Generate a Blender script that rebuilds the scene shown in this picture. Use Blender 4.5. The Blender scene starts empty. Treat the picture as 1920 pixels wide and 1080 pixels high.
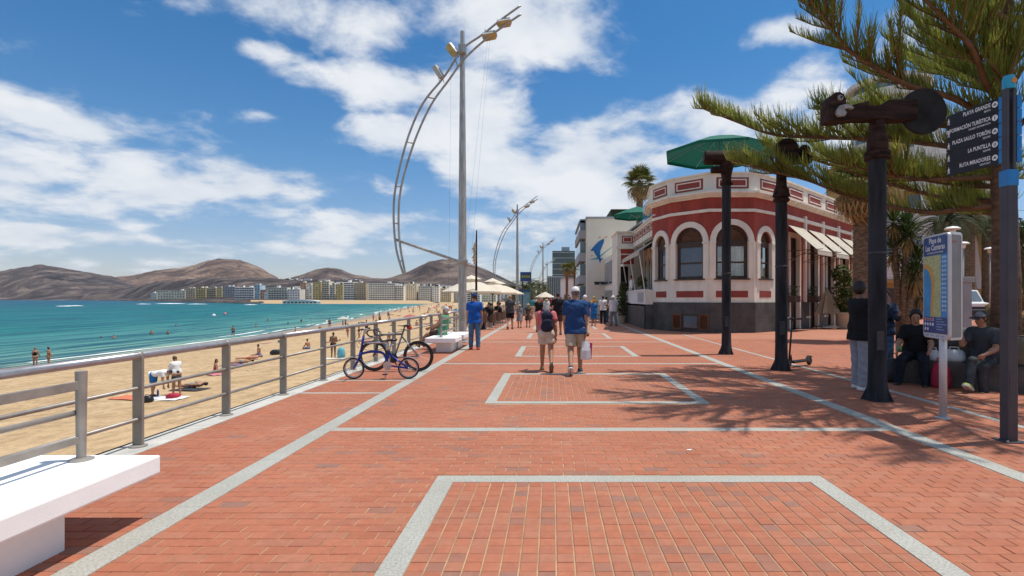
import bpy, bmesh, math, random
import numpy as np
from mathutils import Vector, Matrix
PI = math.pi
R = math.radians
rnd = random.Random(7)
S = bpy.context.scene
COL = S.collection
F = 1000.0            # focal length in pixels of the 1920 wide frame
CX, CY, EYE = 1035.0, 560.0, 1.6

# ------------------------------------------------------------------ camera
cd = bpy.data.cameras.new('camera')
cam = bpy.data.objects.new('camera', cd)
COL.objects.link(cam)
cam.location = (0, 0, EYE)
cam.rotation_euler = (R(90), 0, 0)
cd.sensor_width = 36
cd.lens = 36 * F / 1920
cd.shift_x = -(CX - 960) / 1920
cd.shift_y = (CY - 540) / 1920
cd.clip_end = 20000
cd.clip_start = 0.05
S.camera = cam

# ------------------------------------------------------------------ sun and sky
SUN = Vector((0.33, 0.075, 1.0)).normalized()      # direction towards the sun
ld = bpy.data.lights.new('sun', 'SUN')
ld.energy = 4.05
ld.angle = R(0.53)
ld.color = (1.0, 0.95, 0.87)
lo = bpy.data.objects.new('sun', ld)
COL.objects.link(lo)
lo.rotation_euler = SUN.to_track_quat('Z', 'Y').to_euler()
S.view_settings.view_transform = 'Standard'
S.view_settings.look = 'None'
S.view_settings.gamma = 1
S.view_settings.exposure = 0.2
S.view_settings.use_curve_mapping = False

W = bpy.data.worlds.new('World')
S.world = W
W.use_nodes = True
W.cycles.sampling_method = 'MANUAL'
W.cycles.sample_map_resolution = 1024


class NT:
    """short hand for building node trees"""
    def __init__(s, tree):
        s.t = tree
        s.n = tree.nodes
        s.l = tree.links

    def add(s, kind, **kw):
        n = s.n.new(kind)
        for k, v in kw.items():
            setattr(n, k, v)
        return n

    def link(s, a, b):
        s.l.new(a, b)

    def setin(s, n, i, v):
        if hasattr(v, 'is_output') or isinstance(v, bpy.types.NodeSocket):
            s.l.new(v, n.inputs[i])
        else:
            n.inputs[i].default_value = v

    def math(s, op, a, b=None, c=None, clamp=False):
        n = s.add('ShaderNodeMath', operation=op)
        n.use_clamp = clamp
        s.setin(n, 0, a)
        if b is not None:
            s.setin(n, 1, b)
        if c is not None:
            s.setin(n, 2, c)
        return n.outputs[0]

    def noise(s, vec, scale, detail=4, rough=.55, dist=0):
        n = s.add('ShaderNodeTexNoise')
        if vec is not None:
            s.link(vec, n.inputs['Vector'])
        n.inputs['Scale'].default_value = scale
        n.inputs['Detail'].default_value = detail
        n.inputs['Roughness'].default_value = rough
        n.inputs['Distortion'].default_value = dist
        return n.outputs['Fac']

    def ramp(s, fac, stops, interp='LINEAR'):
        n = s.add('ShaderNodeValToRGB')
        n.color_ramp.interpolation = interp
        e = n.color_ramp.elements
        while len(e) < len(stops):
            e.new(0.5)
        for el, (p, c) in zip(e, stops):
            el.position = p
            el.color = (c[0], c[1], c[2], 1) if not isinstance(c, (int, float)) else (c, c, c, 1)
        s.setin(n, 0, fac)
        return n.outputs[0]

    def mix(s, f, a, b, mode='MIX'):
        n = s.add('ShaderNodeMix', data_type='RGBA', blend_type=mode)
        s.setin(n, 0, f)
        for i, v in ((6, a), (7, b)):
            if isinstance(v, tuple):
                v = (v[0], v[1], v[2], 1)
            s.setin(n, i, v)
        return n.outputs[2]

    def smooth(s, v, a, b):
        n = s.add('ShaderNodeMapRange', interpolation_type='SMOOTHSTEP')
        s.setin(n, 0, v)
        n.inputs[1].default_value = a
        n.inputs[2].default_value = b
        return n.outputs[0]


def make_sky():
    t = NT(W.node_tree)
    t.n.clear()
    out = t.add('ShaderNodeOutputWorld')
    bg = t.add('ShaderNodeBackground')
    sky = t.add('ShaderNodeTexSky', sky_type='NISHITA')
    sky.sun_disc = False
    sky.sun_elevation = math.asin(SUN.z)
    sky.sun_rotation = math.atan2(SUN.x, SUN.y)
    sky.air_density = 1.0
    sky.dust_density = 0.4
    sky.ozone_density = 2.2
    sky.altitude = 0
    geo = t.add('ShaderNodeTexCoord')
    sep = t.add('ShaderNodeSeparateXYZ')
    t.link(geo.outputs['Generated'], sep.inputs[0])
    x, y, z = sep.outputs
    az = t.math('ARCTAN2', x, y)
    el = t.math('ARCSINE', z)
    # cloud layer seen from below: project the ray on a plane high above
    zz = t.math('ADD', t.math('MAXIMUM', z, 0.0), 0.24)
    cv = t.add('ShaderNodeCombineXYZ')
    t.link(t.math('DIVIDE', x, zz), cv.inputs[0])
    t.link(t.math('DIVIDE', y, zz), cv.inputs[1])
    cv.inputs[2].default_value = 3.3
    n1 = t.noise(cv.outputs[0], 1.7, 8, .5, .3)
    # the banks of cloud, each a direction (azimuth, elevation), two half widths and a weight
    banks = [(560, 22, 230, 50, .8), (985, 40, 220, 85, 1.), (495, 92, 75, 20, .7), (690, 165, 130, 38, .9),
             (880, 195, 130, 70, .9), (735, 250, 95, 36, .9), (250, 350, 300, 58, 1.), (500, 360, 150, 40, .9), (90, 228, 120, 30, .85),
             (945, 320, 110, 45, .9), (740, 357, 60, 24, .6), (1200, 280, 130, 55, .9), (1330, 225, 150, 60, .9),
             (1455, 62, 90, 30, .8), (1490, 165, 110, 45, .8), (482, 216, 42, 15, .6), (680, 412, 170, 28, .8),
             (560, 468, 170, 20, .55), (90, 440, 170, 18, .6), (1010, 440, 190, 60, .7), (1110, 345, 170, 85, .95), (640, 440, 260, 45, .6), (240, 8, 60, 20, .4),
             (1620, 240, 170, 110, .7), (1740, 60, 90, 80, .5), (300, 500, 330, 18, .35), (820, 500, 200, 26, .4)]
    tot = None
    for (px, py, rw, rh, w) in banks:
        a0 = math.atan2(px - CX, F)
        e0 = math.atan2(CY - py, math.hypot(F, px - CX))
        ra, re = rw / F, rh / F
        da = t.math('DIVIDE', t.math('SUBTRACT', az, a0), ra)
        de = t.math('DIVIDE', t.math('SUBTRACT', el, e0), re)
        q = t.math('ADD', t.math('MULTIPLY', da, da), t.math('MULTIPLY', de, de))
        g = t.math('MULTIPLY', t.math('EXPONENT', t.math('MULTIPLY', q, -0.9)), w)
        tot = g if tot is None else t.math('MAXIMUM', tot, g)
    # beyond the view the same kind of broken cloud goes on
    side = t.smooth(t.math('ABSOLUTE', az), .95, 1.25)
    high = t.smooth(el, .5, .75)
    away = t.math('MAXIMUM', side, high)
    keep = t.math('SUBTRACT', 1, away)
    tot = t.math('ADD', t.math('MULTIPLY', tot, keep), t.math('MULTIPLY', away, .42))
    n3 = t.noise(cv.outputs[0], 5.2, 9, .6, .2)
    dens = t.math('ADD', t.math('MULTIPLY', t.math('SUBTRACT', n1, .5), 2.2), tot)
    dens = t.math('ADD', dens, t.math('MULTIPLY', t.math('SUBTRACT', n3, .5), 1.5))
    mask = t.smooth(dens, .26, .84)
    n2 = t.noise(cv.outputs[0], 2.6, 6, .6)
    ccol = t.ramp(t.math('ADD', t.math('MULTIPLY', n2, .7), t.math('MULTIPLY', dens, .22)),
                  [(.34, (4.5, 4.95, 5.6)), (.66, (6.4, 6.5, 6.65))])
    hs = t.add('ShaderNodeHueSaturation')
    hs.inputs['Saturation'].default_value = 1.12
    hs.inputs['Value'].default_value = 1.0
    t.link(sky.outputs[0], hs.inputs['Color'])
    grad = t.ramp(t.math('MAXIMUM', z, 0), [(0, (.76, .70, .83)), (.10, (.68, .71, .82)), (.25, (.42, .69, .83)), (.42, (.25, .64, .82))])
    tint = t.mix(1.0, hs.outputs[0], grad, 'MULTIPLY')
    # pale veil near the horizon
    col = t.mix(t.math('MULTIPLY', mask, .93), tint, ccol)
    t.link(col, bg.inputs[0])
    bg.inputs[1].default_value = 0.125
    t.link(bg.outputs[0], out.inputs[0])


make_sky()
# ------------------------------------------------------------------ materials
MATS = {}


def mat(name, col, rough=.6, metal=0, var=.12, scale=8, bump=0, bscale=60, spec=.5, stretch=None, col2=None, trans=0):
    """procedural surface: base colour varied by two noises, optional fine relief"""
    if name in MATS:
        return MATS[name]
    m = bpy.data.materials.new(name)
    m.use_nodes = True
    t = NT(m.node_tree)
    b = t.n['Principled BSDF']
    tc = t.add('ShaderNodeTexCoord')
    vec = tc.outputs['Object']
    if stretch:
        mp = t.add('ShaderNodeMapping')
        mp.inputs['Scale'].default_value = stretch
        t.link(vec, mp.inputs[0])
        vec = mp.outputs[0]
    n = t.noise(vec, scale, 5, .6)
    c2 = col2 if col2 else tuple(c * (1 - var * 2.0) for c in col)
    c1 = tuple(min(1, c * (1 + var * .6)) for c in col) if not col2 else col
    c = t.ramp(n, [(.32, c2), (.66, c1)])
    t.link(c, b.inputs['Base Color'])
    b.inputs['Metallic'].default_value = metal
    b.inputs['Specular IOR Level'].default_value = spec
    rr = t.math('MULTIPLY_ADD', t.noise(vec, scale * 2.3, 3), .3 * rough, rough * .85)
    t.link(rr, b.inputs['Roughness'])
    if bump:
        bn = t.add('ShaderNodeBump')
        bn.inputs['Strength'].default_value = bump
        bn.inputs['Distance'].default_value = .01
        t.link(t.noise(vec, bscale, 4, .6), bn.inputs['Height'])
        t.link(bn.outputs[0], b.inputs['Normal'])
    if trans:
        b.inputs['Transmission Weight'].default_value = trans
    MATS[name] = m
    return m


def leafmat(name, col, col2, scale=1.5, trans=.25):
    """leaves: light and dark clumps of the leaf colour itself, some light passes through"""
    m = bpy.data.materials.new(name)
    m.use_nodes = True
    t = NT(m.node_tree)
    b = t.n['Principled BSDF']
    tc = t.add('ShaderNodeTexCoord')
    c = t.ramp(t.noise(tc.outputs['Object'], scale, 4, .7), [(.3, col2), (.68, col)])
    t.link(c, b.inputs['Base Color'])
    b.inputs['Roughness'].default_value = .62
    b.inputs['Specular IOR Level'].default_value = .3
    tr = t.add('ShaderNodeBsdfTranslucent')
    t.link(c, tr.inputs[0])
    mx = t.add('ShaderNodeMixShader')
    mx.inputs[0].default_value = trans
    t.link(b.outputs[0], mx.inputs[1])
    t.link(tr.outputs[0], mx.inputs[2])
    t.link(mx.outputs[0], t.n['Material Output'].inputs[0])
    MATS[name] = m
    return m


# ------------------------------------------------------------------ mesh building
def rotz(a):
    return Matrix.Rotation(a, 3, 'Z')


class MB:
    def __init__(s):
        s.v = []
        s.f = []
        s.a = []      # tone per face (optional)
        s.smooth = False

    def add(s, vs, fs, tone=0.0):
        o = len(s.v)
        s.v.extend([tuple(p) for p in vs])
        for f in fs:
            s.f.append(tuple(i + o for i in f))
            s.a.append(tone)
        return s

    def box(s, c, d, rot=None, tone=0.0):
        hx, hy, hz = d[0] / 2, d[1] / 2, d[2] / 2
        c = Vector(c)
        vs = []
        for z in (-hz, hz):
            for (x, y) in ((-hx, -hy), (hx, -hy), (hx, hy), (-hx, hy)):
                p = Vector((x, y, z))
                if rot is not None:
                    p = rot @ p
                vs.append(p + c)
        return s.add(vs, [(3, 2, 1, 0), (4, 5, 6, 7), (0, 1, 5, 4), (1, 2, 6, 5), (2, 3, 7, 6), (3, 0, 4, 7)], tone)

    def span(s, a, b, tone=0.0):
        """axis aligned box between two corners"""
        return s.box([(p + q) / 2 for p, q in zip(a, b)], [abs(q - p) for p, q in zip(a, b)], None, tone)

    def tube(s, pts, r, seg=10, cap=True, tone=0.0, flat=1.0):
        pts = [Vector(p) for p in pts]
        n = len(pts)
        rr = r if isinstance(r, (list, tuple)) else [r] * n
        up = Vector((0, 0, 1))
        d0 = (pts[1] - pts[0]).normalized()
        if abs(d0.dot(up)) > .95:
            up = Vector((1, 0, 0))
        u = d0.cross(up).normalized()
        vs = []
        for i, p in enumerate(pts):
            if i == 0:
                d = pts[1] - p
            elif i == n - 1:
                d = p - pts[i - 1]
            else:
                d = (pts[i + 1] - p).normalized() + (p - pts[i - 1]).normalized()
            d.normalize()
            u = (u - d * u.dot(d)).normalized()
            w = d.cross(u)
            for k in range(seg):
                a = 2 * PI * k / seg
                vs.append(p + u * (rr[i] * math.cos(a)) + w * (rr[i] * flat * math.sin(a)))
        fs = []
        for i in range(n - 1):
            for k in range(seg):
                k2 = (k + 1) % seg
                fs.append((i * seg + k, i * seg + k2, (i + 1) * seg + k2, (i + 1) * seg + k))
        if cap:
            fs.append(tuple(range(seg - 1, -1, -1)))
            fs.append(tuple((n - 1) * seg + k for k in range(seg)))
        return s.add(vs, fs, tone)

    def lathe(s, prof, seg=16, c=(0, 0, 0), axis='Z', tone=0.0, cap=True):
        vs = []
        for (r, h) in prof:
            for k in range(seg):
                a = 2 * PI * k / seg
                p = (r * math.cos(a), r * math.sin(a), h)
                if axis == 'X':
                    p = (h, r * math.cos(a), r * math.sin(a))
                elif axis == 'Y':
                    p = (r * math.cos(a), h, r * math.sin(a))
                vs.append((p[0] + c[0], p[1] + c[1], p[2] + c[2]))
        fs = []
        for i in range(len(prof) - 1):
            for k in range(seg):
                k2 = (k + 1) % seg
                fs.append((i * seg + k, i * seg + k2, (i + 1) * seg + k2, (i + 1) * seg + k))
        if cap:
            fs.append(tuple(range(seg - 1, -1, -1)))
            fs.append(tuple((len(prof) - 1) * seg + k for k in range(seg)))
        return s.add(vs, fs, tone)

    def prism(s, poly, d, origin=(0, 0, 0), ux=(1, 0, 0), uy=(0, 0, 1), tone=0.0):
        """polygon (2D) in the plane ux, uy, pushed by vector d"""
        o, ux, uy, d = Vector(origin), Vector(ux), Vector(uy), Vector(d)
        n = len(poly)
        a = [o + ux * p[0] + uy * p[1] for p in poly]
        b = [p + d for p in a]
        fs = [tuple(range(n - 1, -1, -1)), tuple(range(n, 2 * n))]
        for i in range(n):
            j = (i + 1) % n
            fs.append((i, j, n + j, n + i))
        return s.add(a + b, fs, tone)

    def ring(s, outer, inner, d, origin, ux, uy):
        """a flat frame between two outlines with the same number of points, pushed by d"""
        o, ux, uy, d = Vector(origin), Vector(ux), Vector(uy), Vector(d)
        n = len(outer)
        A = [o + ux * p[0] + uy * p[1] for p in outer]
        B = [o + ux * p[0] + uy * p[1] for p in inner]
        vs = A + B + [p + d for p in A] + [p + d for p in B]
        fs = []
        for i in range(n):
            j = (i + 1) % n
            fs += [(i, n + i, n + j, j), (2 * n + i, 2 * n + j, 3 * n + j, 3 * n + i), (i, j, 2 * n + j, 2 * n + i), (n + i, 3 * n + i, 3 * n + j, n + j)]
        return s.add(vs, fs)

    def ball(s, c, r, seg=10, rings=7, tone=0.0):
        if not isinstance(r, (tuple, list)):
            r = (r, r, r)
        prof = []
        vs, fs = [], []
        for i in range(1, rings):
            a = PI * i / rings
            for k in range(seg):
                b = 2 * PI * k / seg
                vs.append((c[0] + r[0] * math.sin(a) * math.cos(b), c[1] + r[1] * math.sin(a) * math.sin(b), c[2] + r[2] * math.cos(a)))
        for i in range(rings - 2):
            for k in range(seg):
                k2 = (k + 1) % seg
                fs.append((i * seg + k, (i + 1) * seg + k, (i + 1) * seg + k2, i * seg + k2))
        t = len(vs)
        vs.append((c[0], c[1], c[2] + r[2]))
        vs.append((c[0], c[1], c[2] - r[2]))
        for k in range(seg):
            k2 = (k + 1) % seg
            fs.append((t, k, k2))
            fs.append((t + 1, (rings - 2) * seg + k2, (rings - 2) * seg + k))
        return s.add(vs, fs, tone)

    def mesh(s, name, m, smooth=False, bevel=0, tone=False, recalc=True):
        me = bpy.data.meshes.new(name)
        me.from_pydata(s.v, [], s.f)
        if recalc or bevel:
            bm = bmesh.new()
            bm.from_mesh(me)
            if bevel:
                bmesh.ops.bevel(bm, geom=list(bm.edges), offset=bevel, segments=2, affect='EDGES', profile=.6)
            bmesh.ops.recalc_face_normals(bm, faces=bm.faces)
            bm.to_mesh(me)
            bm.free()
        if m:
            me.materials.append(m)
        if tone:
            at = me.attributes.new('tone', 'FLOAT', 'FACE')
            at.data.foreach_set('value', s.a)
        if smooth or s.smooth:
            me.polygons.foreach_set('use_smooth', [True] * len(me.polygons))
        return me

    def build(s, name, m, parent=None, smooth=False, bevel=0, kind=None, label=None, cat=None, group=None, loc=None, tone=False, auto=None, recalc=True):
        me = s.mesh(name, m, smooth, bevel, tone, recalc)
        if auto:
            me.polygons.foreach_set('use_smooth', [True] * len(me.polygons))
            me.set_sharp_from_angle(angle=R(auto))
        return obj(name, me, parent, kind, label, cat, group, loc)


def tag(o, kind=None, label=None, cat=None, group=None):
    if kind:
        o['kind'] = kind
    if label:
        o['label'] = label
    if cat:
        o['category'] = cat
    if group:
        o['group'] = group
    return o


def obj(name, me, parent=None, kind=None, label=None, cat=None, group=None, loc=None):
    o = bpy.data.objects.new(name, me)
    COL.objects.link(o)
    if parent is not None:
        o.parent = parent
    if loc is not None:
        o.location = loc
    return tag(o, kind, label, cat, group)


def thing(name, label, cat, loc=(0, 0, 0), rz=0, group=None):
    o = bpy.data.objects.new(name, None)
    COL.objects.link(o)
    o.empty_display_size = .2
    o.location = loc
    o.rotation_euler = (0, 0, rz)
    return tag(o, None, label, cat, group)


def copy_tree(o, parent=None):
    c = o.copy()
    COL.objects.link(c)
    c.parent = parent
    for ch in list(o.children):
        copy_tree(ch, c)
    return c


def dup(o, loc, rz=None, label=None, group=None):
    c = copy_tree(o)
    c.location = loc
    if rz is not None:
        c.rotation_euler = (0, 0, rz)
    return tag(c, None, label, None, group)


def gp(px, py, z=0.0):
    """ground point seen at a pixel of the photograph, at height z"""
    Y = F * (EYE - z) / (py - CY)
    return Vector(((px - CX) * Y / F, Y, z))


def at(px, py, Y):
    """the point at distance Y seen at a pixel"""
    return Vector(((px - CX) * Y / F, Y, EYE - (py - CY) * Y / F))


def interp(x, pts):
    return float(np.interp(x, [p[0] for p in pts], [p[1] for p in pts]))


# common materials
M_steel = mat('steel', (.34, .31, .275), .45, .35, .12, 6)
M_steel2 = mat('brushed_rail', (.42, .41, .42), .32, .6, .10, 10)
M_postgrey = mat('painted_post', (.30, .275, .235), .5, .25, .12, 5)
M_galv = mat('galvanised', (.44, .43, .40), .5, .45, .18, 3, stretch=(4, 4, .6))
M_white = mat('white_plaster', (.90, .895, .875), .75, 0, .04, 1.6, .10, 70)
M_black = mat('black_rubber', (.018, .018, .02), .6, 0, .1)
M_blackmetal = mat('black_metal', (.03, .03, .033), .4, .4, .1)
M_granite = None
# ================================================================== ground, sea, hills
def shore(Y):
    return interp(Y, [(-60, -44), (20, -45), (44, -45.5), (61, -45), (83, -46), (135, -53), (232, -73), (400, -105), (600, -138), (725, -158), (760, -190)])


ZW = -4.2


def vnoise(x, y, seed=0):
    """cheap value noise, numpy arrays or numbers"""
    x = np.asarray(x, float)
    y = np.asarray(y, float)
    xi, yi = np.floor(x), np.floor(y)
    fx, fy = x - xi, y - yi
    fx = fx * fx * (3 - 2 * fx)
    fy = fy * fy * (3 - 2 * fy)

    def h(a, b):
        q = np.sin(a * 127.1 + b * 311.7 + seed * 74.7) * 43758.5453
        return q - np.floor(q)
    return (h(xi, yi) * (1 - fx) + h(xi + 1, yi) * fx) * (1 - fy) + (h(xi, yi + 1) * (1 - fx) + h(xi + 1, yi + 1) * fx) * fy


def fbm(x, y, o=4, seed=0):
    a, s, t = .5, 0, 0
    for i in range(o):
        s = s + a * vnoise(np.asarray(x) * 2 ** i, np.asarray(y) * 2 ** i, seed + i)
        t += a
        a *= .55
    return s / t


def grid_mesh(P, name, m, kind='structure', attr=None, smooth=True, parent=None):
    """P: array (n, m, 3)"""
    n, k = P.shape[:2]
    idx = np.arange(n * k).reshape(n, k)
    q = np.stack([idx[:-1, :-1], idx[:-1, 1:], idx[1:, 1:], idx[1:, :-1]], -1).reshape(-1, 4)
    me = bpy.data.meshes.new(name)
    me.vertices.add(n * k)
    me.vertices.foreach_set('co', P.reshape(-1).astype(np.float32))
    me.loops.add(len(q) * 4)
    me.loops.foreach_set('vertex_index', q.reshape(-1).astype(np.int32))
    me.polygons.add(len(q))
    me.polygons.foreach_set('loop_start', (np.arange(len(q)) * 4).astype(np.int32))
    me.update(calc_edges=True)
    me.validate()
    if attr:
        for nm, arr in attr.items():
            at_ = me.attributes.new(nm, 'FLOAT', 'POINT')
            at_.data.foreach_set('value', arr.reshape(-1).astype(np.float32))
    me.materials.append(m)
    if smooth:
        me.polygons.foreach_set('use_smooth', [True] * len(me.polygons))
    if me.polygons[0].normal.z < 0:
        me.flip_normals()
    return obj(name, me, parent, kind)


def attr_node(t, name):
    n = t.add('ShaderNodeAttribute', attribute_name=name)
    return n.outputs['Fac']


# ---- sand
def sand_material():
    m = bpy.data.materials.new('beach_sand')
    m.use_nodes = True
    t = NT(m.node_tree)
    b = t.n['Principled BSDF']
    tc = t.add('ShaderNodeTexCoord')
    v = tc.outputs['Object']
    dry = t.ramp(t.noise(v, .35, 6, .65), [(.3, (.45, .305, .16)), (.7, (.57, .405, .235))])
    trod = t.ramp(t.noise(v, 1.7, 7, .75), [(.40, (.62, .60, .58)), (.56, (1, 1, 1))])
    dry = t.mix(.75, dry, trod, 'MULTIPLY')
    # small scraps of dark weed lie in drifts
    weed = t.math('MULTIPLY', t.smooth(t.noise(v, .22, 4, .6), .52, .62), t.smooth(t.noise(v, 3.5, 6, .8), .54, .64))
    dry = t.mix(t.math('MULTIPLY', weed, .75), dry, (.10, .065, .03))
    wet = attr_node(t, 'wet')
    col = t.mix(t.math('MULTIPLY', wet, .75), dry, (.27, .19, .115))
    t.link(col, b.inputs['Base Color'])
    t.link(t.math('MULTIPLY_ADD', wet, -.55, .9), b.inputs['Roughness'])
    bn = t.add('ShaderNodeBump')
    bn.inputs['Strength'].default_value = .8
    bn.inputs['Distance'].default_value = .12
    t.link(t.noise(v, 2.4, 6, .65), bn.inputs['Height'])
    t.link(bn.outputs[0], b.inputs['Normal'])
    b.inputs['Specular IOR Level'].default_value = .25
    return m


M_sand = sand_material()
Ys = np.concatenate([np.arange(-8, 70, .8), 70 * 1.035 ** np.arange(0, 69)])
T = np.linspace(0, 1, 70)
P = np.zeros((len(Ys), len(T), 3))
WET = np.zeros((len(Ys), len(T)))
for i, Y in enumerate(Ys):
    xs = shore(Y)
    x = -4.62 + (xs - 26 + 4.62) * T
    frac = np.clip((x + 4.62) / (xs + 4.62), 0, 1.6)
    z = -2.38 - (ZW + 2.38) * -1 * frac ** 1.5
    z = z + (fbm(x * .5, Y * .5 + 0 * x, 4, 3) - .5) * .16 * np.clip(1.1 - frac, 0.1, 1)
    z = z + (fbm(x * .06, Y * .06 + 0 * x, 3, 9) - .5) * .35 * np.clip(1 - frac, 0, 1)
    P[i, :, 0], P[i, :, 1], P[i, :, 2] = x, Y, z
    wl = fbm(Y * .08 + 0 * x, x * 0, 3, 5) * 4
    WET[i] = np.clip(1 - (x - xs - 1.5 - wl) / 3.0, 0, 1)
grid_mesh(P, 'beach', M_sand, attr={'wet': WET})


def sand_z(X, Y):
    xs = shore(Y)
    fr = min(max((X + 4.62) / (xs + 4.62), 0), 1.6)
    z = -2.38 - (ZW + 2.38) * -1 * fr ** 1.5
    z += float(fbm(X * .5, Y * .5, 4, 3) - .5) * .16 * min(max(1.1 - fr, .1), 1)
    z += float(fbm(X * .06, Y * .06, 3, 9) - .5) * .35 * min(max(1 - fr, 0), 1)
    return z


# ---- sea
def sea_material():
    m = bpy.data.materials.new('sea_water')
    m.use_nodes = True
    t = NT(m.node_tree)
    b = t.n['Principled BSDF']
    tc = t.add('ShaderNodeTexCoord')
    v = tc.outputs['Object']
    off = attr_node(t, 'off')
    o2 = t.math('DIVIDE', off, 700, clamp=True)
    mp = t.add('ShaderNodeMapping')
    mp.inputs['Scale'].default_value = (1.25, .08, 1)
    t.link(v, mp.inputs[0])
    o3 = t.math('POWER', o2, .38)
    o4 = t.math('ADD', o3, t.math('MULTIPLY', t.math('SUBTRACT', t.noise(mp.outputs[0], .014, 5, .6), .5), .16))
    # the colour of the water over its deepening bed
    col = t.ramp(o4, [(.02, (.34, .33, .24)), (.10, (.20, .32, .25)), (.22, (.085, .245, .22)), (.36, (.016, .165, .17)), (.60, (.007, .13, .155)), (.90, (.012, .075, .15))])
    reef = t.math('MULTIPLY', t.smooth(t.noise(mp.outputs[0], .05, 5, .65), .52, .68), t.smooth(off, 20, 60))
    col = t.mix(t.math('MULTIPLY', reef, .45), col, (.012, .11, .17))
    rip = t.noise(mp.outputs[0], .42, 5, .72, .6)
    col = t.mix(t.math('MULTIPLY', t.smooth(rip, .47, .56), .9), col, (.008, .070, .11))
    rp2 = t.noise(mp.outputs[0], .2, 5, .7)
    col = t.mix(t.math('MULTIPLY', t.smooth(rp2, .48, .66), .45), col, (.085, .25, .26))
    fl = t.math('MULTIPLY', t.smooth(t.noise(mp.outputs[0], .8, 5, .75), .70, .78), t.smooth(off, 30, 90))
    col = t.mix(t.math('MULTIPLY', fl, .5), col, (.55, .65, .65))
    bn = t.add('ShaderNodeBump')
    bn.inputs['Strength'].default_value = .9
    bn.inputs['Distance'].default_value = .6
    h = t.math('ADD', t.noise(mp.outputs[0], .6, 5, .65), t.math('MULTIPLY', t.noise(mp.outputs[0], .12, 3, .6), 2.5))
    t.link(h, bn.inputs['Height'])
    df = t.add('ShaderNodeBsdfDiffuse')
    t.link(col, df.inputs[0])
    t.link(bn.outputs[0], df.inputs['Normal'])
    gl = t.add('ShaderNodeBsdfGlossy')
    gl.inputs['Roughness'].default_value = .18
    t.link(bn.outputs[0], gl.inputs['Normal'])
    mx = t.add('ShaderNodeMixShader')
    mx.inputs[0].default_value = .10      # broken wave faces mirror only a little of the sky
    t.link(df.outputs[0], mx.inputs[1])
    t.link(gl.outputs[0], mx.inputs[2])
    t.link(mx.outputs[0], t.n['Material Output'].inputs[0])
    return m


Yw = np.concatenate([np.arange(-60, 80, 4), 80 * 1.045 ** np.arange(0, 92)])
U = np.concatenate([np.linspace(-14, 30, 23), 30 * 1.13 ** np.arange(1, 46)])
P = np.zeros((len(Yw), len(U), 3))
OFF = np.zeros((len(Yw), len(U)))
for i, Y in enumerate(Yw):
    xs = shore(Y) if Y < 760 else -190 + (Y - 760) * .4
    P[i, :, 0] = xs - U
    P[i, :, 1] = Y
    P[i, :, 2] = ZW
    fade = max(0.0, min(1.0, (760 - Y) / 400)) if Y > 360 else 1
    OFF[i] = np.clip(U, 0, 700)
    if Y > 800:
        OFF[i] = np.maximum(OFF[i], 300)
grid_mesh(P, 'sea', sea_material(), attr={'off': OFF})

M_foam = mat('sea_foam', (.82, .84, .84), .8, 0, .05, 1.5)
mb = MB()


def foam_strip(y0, y1, off, wid, seed, gap=.0, z=.012, st=1.2):
    n = int((y1 - y0) / st)
    for i in range(n):
        Ya, Yb = y0 + i * st, y0 + (i + 1) * st
        g = float(fbm(Ya * .11, seed * 3.1, 3, seed))
        if g < gap:
            continue
        q = []
        for Y in (Ya, Yb):
            xs = shore(Y) - off + (float(fbm(Y * .05, seed, 3, seed)) - .5) * 5
            w = wid * max(.06, float(fbm(Y * .35, 7.7, 4, seed + 2)) * 2 - .45) * (1 + Y / 220)
            q.append((xs, Y, w))
        mb.add([(q[0][0] - q[0][2], q[0][1], ZW + z), (q[0][0] + q[0][2], q[0][1], ZW + z), (q[1][0] + q[1][2], q[1][1], ZW + z), (q[1][0] - q[1][2], q[1][1], ZW + z)], [(0, 1, 2, 3)])


foam_strip(30, 420, .8, .34, 1, .40, .05)
foam_strip(80, 420, 4.0, .30, 4, .52, .03)
for (px, py, w) in ((138, 573.6, 38), (120, 574.2, 30), (320, 569.6, 60), (370, 570.3, 40), (270, 570.2, 30), (470, 571.5, 26)):
    p = gp(px, py, ZW)
    ww = w * p.y / F / 2
    n = 18
    top, bot = [], []
    for i in range(n + 1):
        u = i / n
        hh = math.sin(PI * u) * (.5 + fbm(u * 7, px, 3, 2)) * max(.35, ww * .035)
        top.append((p.x - ww + 2 * ww * u, p.y + 1.5 + hh * 4, ZW + .02))
        bot.append((p.x - ww + 2 * ww * u, p.y + hh, ZW + .05 + hh))
    fr_ = [(q[0], q[1] - .8 - 2.2 * (q[2] - ZW), ZW + .01) for q in bot]
    mb.add(top + bot + fr_, [(i, i + 1, n + 2 + i, n + 1 + i) for i in range(n)] + [(n + 1 + i, n + 2 + i, 2 * n + 3 + i, 2 * n + 2 + i) for i in range(n)])
mb.build('surf_foam', M_foam, kind='stuff')

# ---- base ground (carries everything on the land side)
mb = MB()
mb.add([(-4.6, -30, -.02), (900, -30, -.02), (900, 900, -.02), (-4.6, 900, -.02)], [(0, 1, 2, 3)])
mb.add([(-4.6, -30, -.02), (-4.6, 900, -.02), (-4.6, 900, -4.6), (-4.6, -30, -4.6)], [(0, 1, 2, 3)])
mb.build('ground', mat('ground', (.30, .24, .19), .9, 0, .15, .3), kind='structure', recalc=False)
mb = MB()
mb.add([(-9000, -400, -7.5), (9000, -400, -7.5), (9000, 9000, -7.5), (-9000, 9000, -7.5)], [(0, 1, 2, 3)])
mb.build('sea_bed', mat('sea_bed', (.2, .22, .18), .9), kind='structure')


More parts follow.
